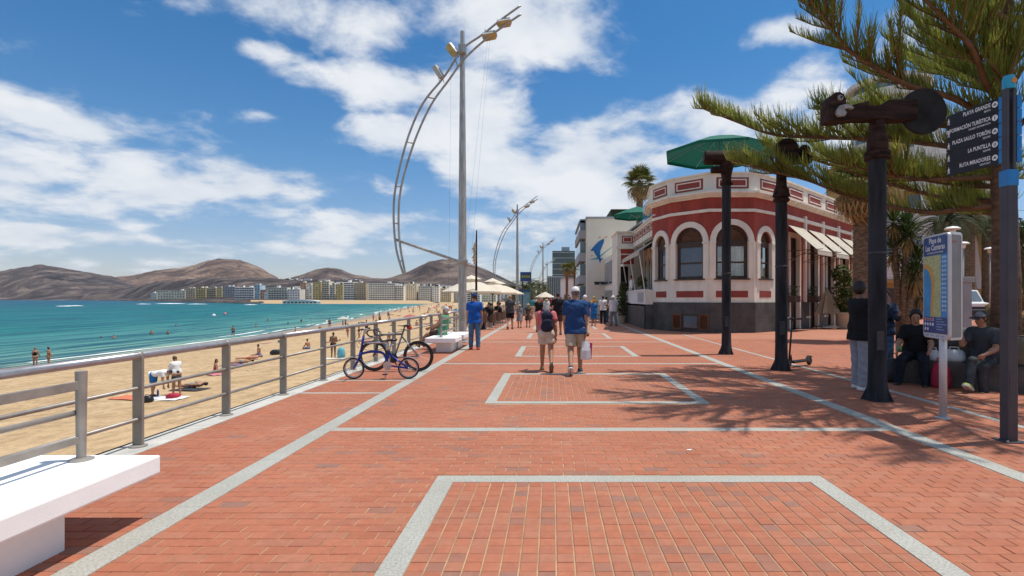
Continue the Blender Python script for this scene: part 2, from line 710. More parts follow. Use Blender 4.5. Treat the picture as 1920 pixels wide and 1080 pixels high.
# ---- hills over the bay
def hill_material():
    m = bpy.data.materials.new('volcanic_hillside')
    m.use_nodes = True
    t = NT(m.node_tree)
    b = t.n['Principled BSDF']
    tc = t.add('ShaderNodeTexCoord')
    v = tc.outputs['Object']
    warm = attr_node(t, 'warm')
    n1 = t.noise(v, .008, 9, .72, .8)
    n2 = t.noise(v, .0016, 5, .6, .3)
    brown = t.ramp(n1, [(.37, (.045, .030, .028)), (.5, (.145, .092, .070)), (.63, (.30, .21, .15))])
    dark = t.ramp(n1, [(.38, (.018, .017, .020)), (.5, (.066, .054, .054)), (.62, (.18, .142, .122))])
    mx = t.math('ADD', warm, t.math('MULTIPLY', t.math('SUBTRACT', n2, .5), 1.2), clamp=True)
    t.link(t.mix(mx, dark, brown), b.inputs['Base Color'])
    b.inputs['Roughness'].default_value = .95
    b.inputs['Specular IOR Level'].default_value = .1
    bn = t.add('ShaderNodeBump')
    bn.inputs['Strength'].default_value = 1
    bn.inputs['Distance'].default_value = 34
    t.link(t.noise(v, .011, 7, .65), bn.inputs['Height'])
    t.link(bn.outputs[0], b.inputs['Normal'])
    return m


def far_shore(px):
    return interp(px, [(-200, 2200), (0, 2150), (150, 1930), (280, 1160), (400, 773), (480, 640), (600, 590), (720, 590), (800, 620), (835, 745), (900, 800), (2300, 850)])


RIDGES = [
    (2950, 620, .22, [(-260, 545), (-100, 520), (0, 509), (40, 502), (75, 496), (100, 500), (130, 505), (165, 511), (210, 518), (250, 530), (300, 545), (350, 560)]),
    (3200, 650, .95, [(140, 548), (210, 521), (250, 516), (300, 506), (340, 502), (365, 497), (390, 488), (415, 485), (450, 488), (480, 498), (510, 515), (540, 530), (570, 560)]),
    (3000, 500, .55, [(490, 556), (540, 522), (560, 517), (590, 506), (615, 502), (640, 505), (665, 515), (700, 521), (740, 522), (790, 535), (830, 560)]),
    (2200, 520, .35, [(660, 556), (700, 530), (730, 521), (760, 512), (780, 504), (800, 493), (830, 486), (860, 487), (890, 496), (920, 510), (950, 525), (990, 545), (1040, 560)]),
    (1450, 340, .05, [(120, 560), (200, 545), (250, 538), (300, 528), (400, 521), (500, 522), (560, 526), (620, 526), (700, 525), (760, 529), (850, 535), (950, 545), (1100, 556), (2200, 556)]),
]
pxs = np.concatenate([np.arange(-260, 1100, 5), np.arange(1100, 2300, 40)])
NT_ = 64
P = np.zeros((len(pxs), NT_, 3))
WARM = np.zeros((len(pxs), NT_))
for i, px in enumerate(pxs):
    y0 = far_shore(px)
    Y = y0 + (5200 - y0) * np.linspace(0, 1, NT_) ** 1.25
    X = (px - CX) * Y / F
    z = np.full(NT_, -6.0)
    wr = np.zeros(NT_)
    for (D, Wd, wm, pts) in RIDGES:
        hpx = CY - interp(px, pts)
        if D == 1450:
            D = max(D, y0 + 760)
        H = max(0, hpx) * D / F + (8 if hpx > 1 else 0)
        gul = (fbm(X * .006, Y * .003, 6, 11) - .5) * .9
        e = np.exp(-((np.abs(Y - D) / Wd) ** 1.7))
        zz = -6 + H * e * (1 + gul * (1 - e) * 1.3) + (fbm(X * .02, Y * .02, 3, 12) - .5) * 10 * np.minimum(1, H * e / 40)
        wr = np.where(zz > z, wm, wr)
        z = np.maximum(z, zz)
    ramp = np.clip((Y - y0) / 60, 0, 1)
    sm = np.clip((Y - y0) / 420, 0, 1)
    z = -6 + (z + 6) * sm * sm * (3 - 2 * sm)
    z = np.maximum(z, -6 + 4.6 * ramp + np.clip((Y - y0 - 60) / 500, 0, 1) * 6)
    P[i, :, 0], P[i, :, 1], P[i, :, 2] = X, Y, z
    WARM[i] = wr
grid_mesh(P, 'hills', hill_material(), attr={'warm': WARM})

# sand strip of the far end of the bay
pz = np.arange(470, 850, 6)
P = np.zeros((len(pz), 5, 3))
for i, px in enumerate(pz):
    y0 = far_shore(px)
    for j, (d, z) in enumerate(((-14, -5.0), (0, -4.1), (22, -3.2), (60, -1.0), (90, -.3))):
        Y = y0 + d
        P[i, j] = ((px - CX) * Y / F, Y, z)
grid_mesh(P, 'far_beach', M_sand, attr={'wet': np.zeros((len(pz), 5))})

# ---- town across the bay
TOWNCOL = {'w': (.84, .80, .72), 'c': (.80, .70, .50), 'y': (.78, .58, .22), 't': (.56, .43, .27), 'b': (.36, .21, .13), 'g': (.46, .46, .44), 'd': (.34, .34, .33), 'p': (.64, .66, .56), 'bl': (.40, .52, .58), 'o': (.64, .36, .20)}
M_win = mat('far_window_glass', (.085, .095, .10), .2, 0, .2, .2)
M_winb = mat('blue_grey_glass', (.10, .14, .17), .15, 0, .2, .2)
tw = {k: mat('town_wall_' + k, v, .85, 0, .08, .08) for k, v in TOWNCOL.items()}
tw['roofwhite'] = mat('town_roof', (.7, .69, .66), .85, 0, .05, .1)
COLNAME = {'w': 'white', 'c': 'cream', 'y': 'yellow', 't': 'tan', 'b': 'brown', 'g': 'grey', 'd': 'dark grey', 'p': 'pale green', 'bl': 'pale blue', 'o': 'orange'}


def far_block(px0, px1, yt, Y, ck, floors, cols, depth=16, mode='win', label=None, rnds=random.Random(3), glass=None):
    x0, x1 = (px0 - CX) * Y / F, (px1 - CX) * Y / F
    zt = EYE + (CY - yt) * Y / F
    zb = -3.0
    h = zt - zb
    w = x1 - x0
    t = thing('apartment_block', label or (COLNAME[ck] + ' apartment block across the bay'), 'apartment block', ((x0 + x1) / 2, Y, zb))
    w2 = w / 2
    m = MB()
    m.span((-w2, 0, 0), (w2, depth, h))
    m.span((-w2 - .2, -.25, h), (w2 + .2, depth, h + .7))
    m.build('wall', tw[ck], t)
    for k in range(rnds.randint(1, 3)):
        r = MB()
        rw = rnds.uniform(2, 5)
        rx = rnds.uniform(-w2 + 2, max(-w2 + 2.1, w2 - rw))
        r.span((rx, 3, h + .7), (rx + rw, 8, h + .7 + rnds.uniform(1.5, 3.2))).build('roof_hut', tw['roofwhite'], t)
    fh = h / floors
    a = MB()
    b = MB()
    cw = w / cols
    for f in range(floors):
        z0 = f * fh
        if mode == 'band':
            a.span((-w2 + .5, -.06, z0 + fh * .40), (w2 - .5, .1, z0 + fh * .84))
            b.span((-w2, -1.2, z0 + fh * .88), (w2, 0, z0 + fh * 1.0))
            b.span((-w2, -1.2, z0 + fh * .0), (w2, -1.08, z0 + fh * .30))
        for c in range(cols):
            xa = -w2 + cw * c
            if mode == 'win':
                if rnds.random() < .93:
                    a.span((xa + cw * .28, -.06, z0 + fh * .38), (xa + cw * .72, .1, z0 + fh * .80))
            elif mode == 'band':
                b.span((xa - .18, -1.15, z0), (xa + .18, 0, z0 + fh))
            elif mode == 'balc':
                a.span((xa + cw * .14, -.06, z0 + fh * .15), (xa + cw * .86, .1, z0 + fh * .88))
                b.span((xa + cw * .08, -1.1, z0 + fh * .0), (xa + cw * .92, 0, z0 + fh * .36))
    if a.v:
        a.build('window', glass or M_win, t, kind='stuff')
    if b.v:
        b.build('balcony', tw['w' if ck in 'wgd' else ck], t, kind='stuff')
    return t


TOWN = [  # px0 px1 top distance colour floors columns mode, what stands out
    (283, 294, 550, 1230, 'p', 4, 3, 'win', 'small pale green house at the left end of the shore town'),
    (295, 347, 545, 1200, 'c', 4, 10, 'win', 'long low cream block at the left end of the shore town'),
    (348, 366, 541, 1150, 't', 6, 4, 'win', 'tan block right beside the long low cream block'),
    (367, 386, 540, 1120, 'y', 6, 4, 'balc', 'ochre yellow block between two tan ones on the left shore'),
    (387, 405, 541, 1080, 't', 6, 4, 'balc', 'tan block with balconies left of the small grey one'),
    (406, 416, 540, 1060, 'y', 6, 2, 'win', 'narrow yellow block between the tan and grey blocks'),
    (417, 440, 538, 1040, 'd', 6, 5, 'win', 'dark grey block left of the white balcony block'),
    (441, 476, 539, 930, 'w', 6, 8, 'band', 'white block with dark window bands above the rocks'),
    (477, 487, 535, 900, 'bl', 6, 2, 'win', 'pale blue narrow block near the water'),
    (488, 502, 544, 860, 'o', 4, 3, 'win', 'low orange house between pale blue and pale green blocks'),
    (503, 538, 540, 800, 'p', 6, 7, 'balc', 'pale green block behind the white pavilion'),
    (539, 562, 543, 800, 'w', 5, 5, 'win', 'plain white block left of the brown tower'),
    (563, 573, 531, 820, 'b', 9, 2, 'win', 'brown tower taller than its white neighbours'),
    (574, 585, 535, 820, 'w', 8, 2, 'win', 'narrow white tower between brown and yellow ones'),
    (586, 602, 530, 800, 'y', 9, 3, 'win', 'first yellow tower right of the narrow white one'),
    (603, 617, 528, 790, 'c', 10, 3, 'balc', 'tall cream tower between the yellow ones'),
    (618, 628, 535, 780, 'w', 8, 2, 'balc', 'white slim block in front of yellow towers'),
    (629, 643, 534, 770, 'y', 8, 3, 'win', 'yellow block left of the white curved balcony block'),
    (645, 664, 530, 700, 'w', 9, 3, 'band', 'white block of deep balconies on the sand'),
    (665, 686, 531, 700, 't', 9, 5, 'win', 'bronze glazed block joined to the white balcony block'),
    (692, 741, 532, 680, 'g', 10, 15, 'band', 'wide grey glazed hotel on the far beach'),
    (742, 757, 536, 680, 'w', 9, 4, 'balc', 'white balcony block right of the wide grey hotel'),
    (758, 781, 533, 690, 'c', 9, 6, 'win', 'cream block right of the white balcony block'),
    (785, 809, 537, 690, 'd', 8, 7, 'band', 'dark block with white balcony bands on the far beach'),
    (810, 823, 538, 690, 'w', 7, 3, 'win', 'white block right of the dark banded one'),
    (824, 846, 541, 700, 'c', 7, 6, 'balc', 'cream balcony block near the first parasol'),
    (847, 872, 544, 720, 'g', 6, 6, 'win', 'grey block behind the lamp mast'),
    (873, 900, 543, 750, 'w', 6, 6, 'band', 'white block showing above the cafe parasols'),
    (901, 930, 546, 780, 'c', 5, 6, 'win', 'low cream block farthest right behind cafe parasols'),
]
for (a0, a1, yt, Y, ck, fl, cl, md, lb) in TOWN:
    far_block(a0, a1, yt, Y, ck, fl, cl, 18, md, lb, glass=M_winb if ck in ('g', 'bl') else None)

# white pavilion on piles at the water
t = thing('pavilion', 'long low white pavilion at the water with an arched roof', 'pavilion', tuple(gp(562, 569.5, -3.4)))
m = MB()
Lp = 17
m.span((-Lp, 0, 0), (Lp, 8, 2.4))
m.build('wall', tw['w'], t)
m = MB()
n = 14
pts = [(-Lp - 1 + (2 * Lp + 2) * i / n, 2.4 + 1.6 * math.sin(PI * i / n) ** .7) for i in range(n + 1)] + [(Lp + 1, 2.3), (-Lp - 1, 2.3)]
m.prism(pts, (0, 9, 0), (0, -.6, 0))
m.build('roof', tw['roofwhite'], t)
m = MB()
for k in range(9):
    m.span((-Lp + 1 + k * 3.7, -.06, .5), (-Lp + 3.4 + k * 3.7, .1, 1.9))
m.build('window', M_win, t, kind='stuff')

# the mass of small houses climbing behind the shore front, nobody could count it
mb = MB()
wn = MB()
hr = random.Random(11)
for k in range(800):
    px = hr.choice([hr.uniform(500, 640), hr.uniform(560, 900), hr.uniform(640, 960), hr.uniform(480, 720)])
    Y = hr.uniform(840, 1180)
    yb = 560 - interp(px, [(480, 8), (560, 14), (620, 22), (700, 20), (760, 17), (860, 15), (960, 10)]) * hr.uniform(.2, 1.0)
    zb = EYE + (CY - yb) * Y / F
    x = (px - CX) * Y / F
    w, h = hr.uniform(5, 13), hr.uniform(4, 10)
    mb.span((x, Y, zb - 8), (x + w, Y + 9, zb + h))
    for q in range(int(w / 3)):
        for fz in range(int(h / 3)):
            wn.span((x + .8 + q * 3, Y - .05, zb + fz * 3 + .8), (x + 2 + q * 3, Y + .05, zb + fz * 3 + 2.2))
for k in range(46):       # the row of white villas on the dark plateau
    px = hr.choice([hr.uniform(495, 580), hr.uniform(640, 665), hr.uniform(455, 600)])
    Y = 1400
    zb = EYE + (CY - interp(px, [(440, 524), (500, 525), (580, 527), (670, 528)])) * Y / F + hr.uniform(-3, 2)
    x = (px - CX) * Y / F
    mb.span((x, Y, zb - 6), (x + hr.uniform(6, 18), Y + 8, zb + hr.uniform(3, 6)))
for k in range(14):
    Y = 1980
    px, yy = 806 + hr.uniform(0, 14), 499 + hr.uniform(0, 4)
    q = at(px, yy, Y)
    mb.span((q.x, q.y - 4, q.z - 8), (q.x + 9, q.y + 5, q.z + 3))
hs_ = mb.build('hillside_houses', tw['w'], kind='stuff')
wn.build('hillside_house_windows', M_win, kind='stuff')
# dark rock ledges under the left of the town
mb = MB()
for k in range(150):
    px = hr.choice([hr.uniform(150, 480), hr.uniform(260, 480)])
    y0 = far_shore(px)
    x = (px - CX) * (y0 - 6) / F
    mb.ball((x, y0 - hr.uniform(-8, 14), ZW - .2), (hr.uniform(4, 14), hr.uniform(4, 9), hr.uniform(1, 3.4)), 7, 5)
mb.build('shore_rocks', mat('shore_rock', (.07, .058, .05), .95, 0, .3, .1), kind='stuff')
# ================================================================== paving
def brick_material():
    m = bpy.data.materials.new('clay_paver')
    m.use_nodes = True
    t = NT(m.node_tree)
    b = t.n['Principled BSDF']
    tc = t.add('ShaderNodeTexCoord')
    geo = t.add('ShaderNodeNewGeometry')
    v = geo.outputs['Position']
    tone = attr_node(t, 'tone')
    base = t.ramp(tone, [(0, (.375, .130, .072)), (.35, (.415, .153, .085)), (.62, (.37, .140, .084)), (.84, (.405, .166, .098)), (.9, (.325, .145, .098)), (1, (.28, .145, .108))])
    mott = t.ramp(t.noise(v, 14, 5, .7), [(.3, (.80, .78, .76)), (.7, (1.08, 1.06, 1.04))])
    base = t.mix(.8, base, mott, 'MULTIPLY')
    spk = t.smooth(t.noise(v, 160, 3, .6), .62, .72)
    base = t.mix(t.math('MULTIPLY', spk, .25), base, (.16, .08, .06))
    worn = t.ramp(t.noise(v, .55, 5, .6), [(.32, (.88, .86, .84)), (.68, (1.05, 1.05, 1.06))])
    base = t.mix(.9, base, worn, 'MULTIPLY')
    dust = t.smooth(t.noise(v, 1.3, 6, .7), .52, .78)
    base = t.mix(t.math('MULTIPLY', dust, .22), base, (.48, .33, .22))
    # trodden-in gum, drips and greasy patches
    vo = t.add('ShaderNodeTexVoronoi')
    vo.inputs['Scale'].default_value = 2.3
    t.link(v, vo.inputs['Vector'])
    gum = t.math('SUBTRACT', 1, t.smooth(vo.outputs['Distance'], .022, .034))
    base = t.mix(t.math('MULTIPLY', gum, .6), base, (.10, .07, .06))
    st_n = t.smooth(t.noise(v, .9, 6, .72, .8), .60, .74)
    base = t.mix(t.math('MULTIPLY', st_n, .40), base, (.21, .095, .065))
    t.link(base, b.inputs['Base Color'])
    b.inputs['Roughness'].default_value = .75
    b.inputs['Specular IOR Level'].default_value = .3
    bn = t.add('ShaderNodeBump')
    bn.inputs['Strength'].default_value = .35
    bn.inputs['Distance'].default_value = .004
    t.link(t.noise(v, 70, 5, .65), bn.inputs['Height'])
    t.link(bn.outputs[0], b.inputs['Normal'])
    return m


M_brick = brick_material()
M_joint = mat('joint_sand', (.43, .29, .17), .95, 0, .2, 3)
M_granite = bpy.data.materials.new('speckled_granite')
M_granite.use_nodes = True
t = NT(M_granite.node_tree)
b = t.n['Principled BSDF']
geo = t.add('ShaderNodeNewGeometry')
v = geo.outputs['Position']
c = t.ramp(t.noise(v, 60, 4, .75), [(.33, (.22, .215, .19)), (.46, (.345, .338, .30)), (.62, (.45, .44, .395))])
c = t.mix(.6, c, t.ramp(t.noise(v, 1.6, 4, .6), [(.3, (.80, .78, .74)), (.7, (1.05, 1.05, 1.05))]), 'MULTIPLY')
t.link(c, b.inputs['Base Color'])
b.inputs['Roughness'].default_value = .7

prom = MB().add([(-4.6, -3, -.006), (60, -3, -.006), (60, 21.0, -.006), (-4.6, 21.0, -.006)], [(0, 1, 2, 3)]).build('promenade', M_joint, kind='structure', recalc=False)

BL, BR = .2152, .1076
XL0, XL1 = -2.90, -2.685
XR0, XR1 = 4.11, 4.32
X20, X21 = 5.82, 5.93
RX0, RX1 = -1.03, 2.42          # outer edges of the framed fields
FW = .165
PER = 6.6
FIELDS = [(1.55 + PER * k, 4.82 + PER * k) for k in range(0, 12)]
LINES = [6.53 + PER * k for k in range(-1, 11)]
LEFTL = [9.05, 10.45, 15.65, 17.05]
REND = 20.9


def brick_mesh(mb, x0, x1, y0, y1, tone, dz):
    e = .004
    zt = dz
    vs = [(x0 + e, y0 + e, zt), (x1 - e, y0 + e, zt), (x1 - e, y1 - e, zt), (x0 + e, y1 - e, zt),
          (x0, y0, zt - .003), (x1, y0, zt - .003), (x1, y1, zt - .003), (x0, y1, zt - .003),
          (x0, y0, -.03), (x1, y0, -.03), (x1, y1, -.03), (x0, y1, -.03)]
    fs = [(0, 1, 2, 3)]
    for i in range(4):
        j = (i + 1) % 4
        fs.append((4 + i, 4 + j, j, i))
        fs.append((8 + i, 8 + j, 4 + j, 4 + i))
    mb.add(vs, fs, tone)


bricks = []
br = random.Random(5)


def newtone():
    u = br.random()
    return br.uniform(0, .84) if u < .93 else br.uniform(.86, 1)


def lay(x0, x1, Y, off, jx=.0045, jy=.0022, L=BL, Rr=BR):
    k0 = math.floor((x0 - off) / L)
    x = off + k0 * L
    while x < x1 - .01:
        a, c = max(x, x0), min(x + L, x1)
        if c - a > .03:
            jit = br.uniform(-.0015, .0015)
            bricks.append((a + jx + jit, c - jx + jit, Y + jy + br.uniform(-.0008, .0008), Y + Rr - jy, newtone(), br.uniform(-.0016, .0012)))
        x += L


row = 0
Y = -1.5
while Y < REND:
    xmin, xmax = -1.08 * (Y + .3) - 3, .93 * max(Y, 0) + 3.6
    zones = [(-4.28, XL0), (XL1, XR0), (XR1, X20), (X21, 30)]
    fld = [f for f in FIELDS if f[0] < Y + BR * .999 and f[1] > Y]
    ln = [l for l in LINES if l - .09 < Y + BR and l + .08 > Y]
    lnl = [l for l in LEFTL if l - .08 < Y + BR and l + .07 > Y]
    for zi, (a, c) in enumerate(zones):
        a, c = max(a, xmin), min(c, xmax)
        if c - a < .05:
            continue
        segs = [(a, c)]
        if zi == 1 and fld:
            segs = [(a, min(c, RX0)), (max(a, RX1), c)]
        for (p, q) in segs:
            if q - p > .04:
                lay(p, q, Y, (row % 2) * BL / 2 + br.uniform(-.004, .004))
    row += 1
    Y += BR
for (f0, f1) in FIELDS:
    if f0 > REND:
        break
    ncol = 28
    cw = (RX1 - RX0 - 2 * FW) / ncol
    nrow = int((f1 - f0 - 2 * FW) / BR)
    rh = (f1 - f0 - 2 * FW) / nrow
    for i in range(ncol):
        for j in range(nrow):
            yy = f0 + FW + j * rh
            if yy > REND or yy < -1.6:
                continue
            x = RX0 + FW + i * cw
            bricks.append((x + .005, x + cw - .005, yy + .0018, yy + rh - .0018, newtone() if br.random() < .72 else br.uniform(.55, 1), br.uniform(-.0016, .0012)))


def seen_big(bk):
    x, y = (bk[0] + bk[1]) / 2, (bk[2] + bk[3]) / 2
    if y < .5:
        return -1
    px, py = CX + F * x / y, CY + F * EYE / y
    if not (10 < px < 1910 and py < 1074):
        return -1
    if x < -2.95 and y < 4.0:
        return -1
    return (bk[1] - bk[0]) / y * (1 / y ** 2)


order = sorted(bricks, key=seen_big, reverse=True)
cache = {}
fld = MB()
for i, bk in enumerate(order):
    if i < 300:
        w, h = bk[1] - bk[0], bk[3] - bk[2]
        key = (round(w, 2), round(h, 2), round(bk[4] * 14))
        if key not in cache:
            q = MB()
            brick_mesh(q, -w / 2, w / 2, -h / 2, h / 2, bk[4], 0)
            cache[key] = q.mesh('brick', M_brick, tone=True, recalc=False)
        obj('brick', cache[key], prom, loc=((bk[0] + bk[1]) / 2, (bk[2] + bk[3]) / 2, bk[5]))
    else:
        brick_mesh(fld, *bk)
fld.build('brick_field', M_brick, prom, kind='stuff', tone=True, recalc=False)


def strip(x0, x1, y0, y1, name='granite_strip', z=.0012):
    q = MB()
    q.span((x0, y0, -.03), (x1, y1, z))
    return q.build(name, M_granite, prom, bevel=.003)


for (a, c) in ((XL0, XL1), (XR0, XR1)):
    y = -1.9
    while y < 24:
        strip(a + .002, c - .002, y, y + 1.197)
        y += 1.2
    strip(a, c, y, 130)
strip(X20, X21, -1.9, 24)
for k, l in enumerate(LINES):
    strip(XL1 + .003, XR0 - .003, l - .08, l + .08)
for l in LEFTL:
    strip(-4.29, XL0 - .003, l - .05, l + .05)
for (f0, f1) in FIELDS[:9]:
    strip(RX0, RX1, f1 - FW, f1)
    strip(RX0, RX1, f0, f0 + FW)
    strip(RX0, RX0 + FW, f0 + FW + .002, f1 - FW - .002)
    strip(RX1 - FW, RX1, f0 + FW + .002, f1 - FW - .002)

# paving too far off to tell the bricks apart
m = bpy.data.materials.new('far_pavers')
m.use_nodes = True
t = NT(m.node_tree)
b = t.n['Principled BSDF']
geo = t.add('ShaderNodeNewGeometry')
v = geo.outputs['Position']
bt = t.add('ShaderNodeTexBrick')
t.link(v, bt.inputs['Vector'])
bt.inputs['Scale'].default_value = 1
bt.inputs['Brick Width'].default_value = BL
bt.inputs['Row Height'].default_value = BR
bt.inputs['Mortar Size'].default_value = .004
bt.inputs['Color1'].default_value = (.405, .15, .084, 1)
bt.inputs['Color2'].default_value = (.37, .14, .083, 1)
bt.inputs['Mortar'].default_value = (.42, .26, .15, 1)
c = t.mix(.9, bt.outputs[0], t.ramp(t.noise(v, .55, 5, .6), [(.32, (.88, .86, .84)), (.68, (1.05, 1.05, 1.06))]), 'MULTIPLY')
t.link(c, b.inputs['Base Color'])
b.inputs['Roughness'].default_value = .8
MB().add([(-4.28, 20.9, -.003), (70, 20.9, -.003), (70, 140, -.003), (-4.28, 140, -.003)], [(0, 1, 2, 3)]).build('far_paving', m, prom, recalc=False)
# pale kerb under the railing, slabs of 1.55 m
M_kerb = mat('kerb_concrete', (.52, .50, .45), .85, 0, .12, 4, .3, 60)
for k in range(-4, 60):
    y = 5.0 + 1.55 * k
    MB().span((-4.66, y + .004, -.35), (-4.285, y + 1.546, .006)).build('kerb_slab', M_kerb, prom, bevel=.006)
MB().span((-4.66, 98.1, -.35), (-4.285, 400, .006)).build('kerb_slab', M_kerb, prom)
# leaf litter and scraps on the bricks
lt = MB()
for k in range(170):
    x, y = br.uniform(-2.6, 7.5), br.uniform(3.3, 15) if br.random() < .8 else br.uniform(8, 12)
    if br.random() < .55:
        x, y = br.uniform(4.3, 7.5), br.uniform(6, 12)
    s_ = br.uniform(.004, .02)
    a = br.uniform(0, PI)
    dx, dy = math.cos(a) * s_, math.sin(a) * s_
    lt.add([(x - dx, y - dy, .004), (x + dy * .3, y - dx * .3, .007), (x + dx, y + dy, .005), (x - dy * .3, y + dx * .3, .007)], [(0, 1, 2, 3)])
lt.build('leaf_litter', mat('dry_leaf', (.16, .10, .05), .9), kind='stuff')
q = MB().add([(1.42, 5.62, .004), (1.46, 5.60, .008), (1.475, 5.63, .012), (1.43, 5.65, .005)], [(0, 1, 2, 3)])
q.build('paper_scrap', mat('paper', (.8, .8, .78), .8), label='tiny white scrap of paper on the bricks before the framed field', cat='paper scrap')

# ================================================================== railing
def railing():
    t = thing('railing', 'grey metal railing of flat posts and round rails above the beach', 'railing', (-4.46, 5.75, 0))
    n0, n1 = -4, 46
    pm = MB()
    pm.box((0, 0, .49), (.105, .035, .97))
    pme = pm.mesh('post', M_postgrey, bevel=.004)
    bp = MB().lathe([(.0, .0), (.085, 0), (.085, .012), (.06, .02), (0, .02)], 16)
    bpm = bp.mesh('base_plate', M_steel)
    cl = MB().lathe([(.043, -.03), (.046, -.03), (.046, .03), (.043, .03)], 14, axis='Y')
    clm = cl.mesh('clamp', M_steel, smooth=True)
    for k in range(n0, n1):
        p = obj('post', pme, t, loc=(0, 1.55 * k, 0))
        if k < 26:
            obj('base_plate', bpm, p, loc=(0, 0, .006))
            obj('clamp', clm, p, loc=(0, 0, .985))
    y0, y1 = 1.55 * n0 - .4, 1.55 * (n1 - 1)
    for k in range(n0, n1 - 1, 3):          # the rails come in lengths of three bays
        ya, yb = 1.55 * k, min(1.55 * (k + 3), y1)
        MB().tube([(0, ya, .985), (0, yb - .006, .985)], .041, 14).build('top_rail', M_steel2, t, smooth=True)
        for z in (.635, .30):
            MB().tube([(0, ya, z), (0, yb - .006, z)], .021, 8).build('lower_rail', M_steel, t, smooth=True)
    MB().tube([(-.09, y0, .04), (-.09, y1, .04)], .007, 6).build('cable', M_blackmetal, t)
    return t


railing()


# ================================================================== benches
def bench(Y0, Y1, label, x0=-3.76, x1=-2.88):
    t = thing('bench', label, 'bench', ((x0 + x1) / 2, (Y0 + Y1) / 2, 0))
    w, l = (x1 - x0) / 2, (Y1 - Y0) / 2
    MB().span((-w, -l, .317), (w, l, .452)).build('seat', M_white, t, bevel=.014)
    for s in (-1, 1):
        ya = s * (l - .53)
        MB().span((-.24, min(ya, ya - s * .8), -.01), (w - .22, max(ya, ya - s * .8), .316)).build('leg', M_white, t, bevel=.006)
    bx = -.03
    for y in (-l + .27, l - .13 - .0):
        p = MB().lathe([(.028, .452), (.030, .60), (.036, 1.085), (.0, 1.09)], 14, (bx, y, 0)).build('back_post', M_steel, t, auto=40)
        MB().lathe([(.0, .452), (.075, .452), (.075, .460), (.05, .470), (.03, .472)], 18, (bx, y, 0)).build('base_plate', M_steel, p, auto=40)
    for z, h in ((.985, .065), (.60, .05)):
        MB().box((bx, .07, z), (.022, 2 * l - .42, h)).build('back_rail', M_steel, t, bevel=.006)
    MB().tube([(bx - .03, -l + .27, .79), (bx - .03, l - .14, .79)], .02, 8).build('back_tube', M_steel, t, smooth=True)
    return t


bench(.85, 3.925, 'white concrete bench with steel back rail close by on the left')
bench(15.5, 18.5, 'white concrete bench with the old man beyond the bicycles', -3.70, -2.80)


# ================================================================== lamp masts
M_lampglass = mat('lamp_glass', (.50, .38, .16), .25, 0, .15, 5)
M_lamphead = mat('lamp_housing', (.46, .45, .42), .5, .3, .1, 5)
YA = 19.6
ARC_O = [(976, 14), (940, 40), (905, 68), (868, 95), (835, 145), (795, 195), (768, 255), (750, 320), (741, 370), (740, 420), (745, 470), (757, 512)]
ARC_I = [(977, 30), (945, 52), (905, 82), (870, 115), (843, 152), (810, 198), (782, 258), (761, 322), (751, 370), (749, 420), (753, 470), (762, 515)]


def smooth_curve(pts, n=5):
    P_ = [Vector(p) for p in pts]
    out = []
    for i in range(len(P_) - 1):
        a, b_, c_, d = P_[max(0, i - 1)], P_[i], P_[i + 1], P_[min(len(P_) - 1, i + 2)]
        for k in range(n):
            u = k / n
            out.append(.5 * ((2 * b_) + (c_ - a) * u + (2 * a - 5 * b_ + 4 * c_ - d) * u * u + (3 * b_ - a - 3 * c_ + d) * u ** 3))
    out.append(P_[-1])
    return out


def loc_(px, py):
    return ((px - 867) * YA / F, -.12, EYE + (CY - py) * YA / F)


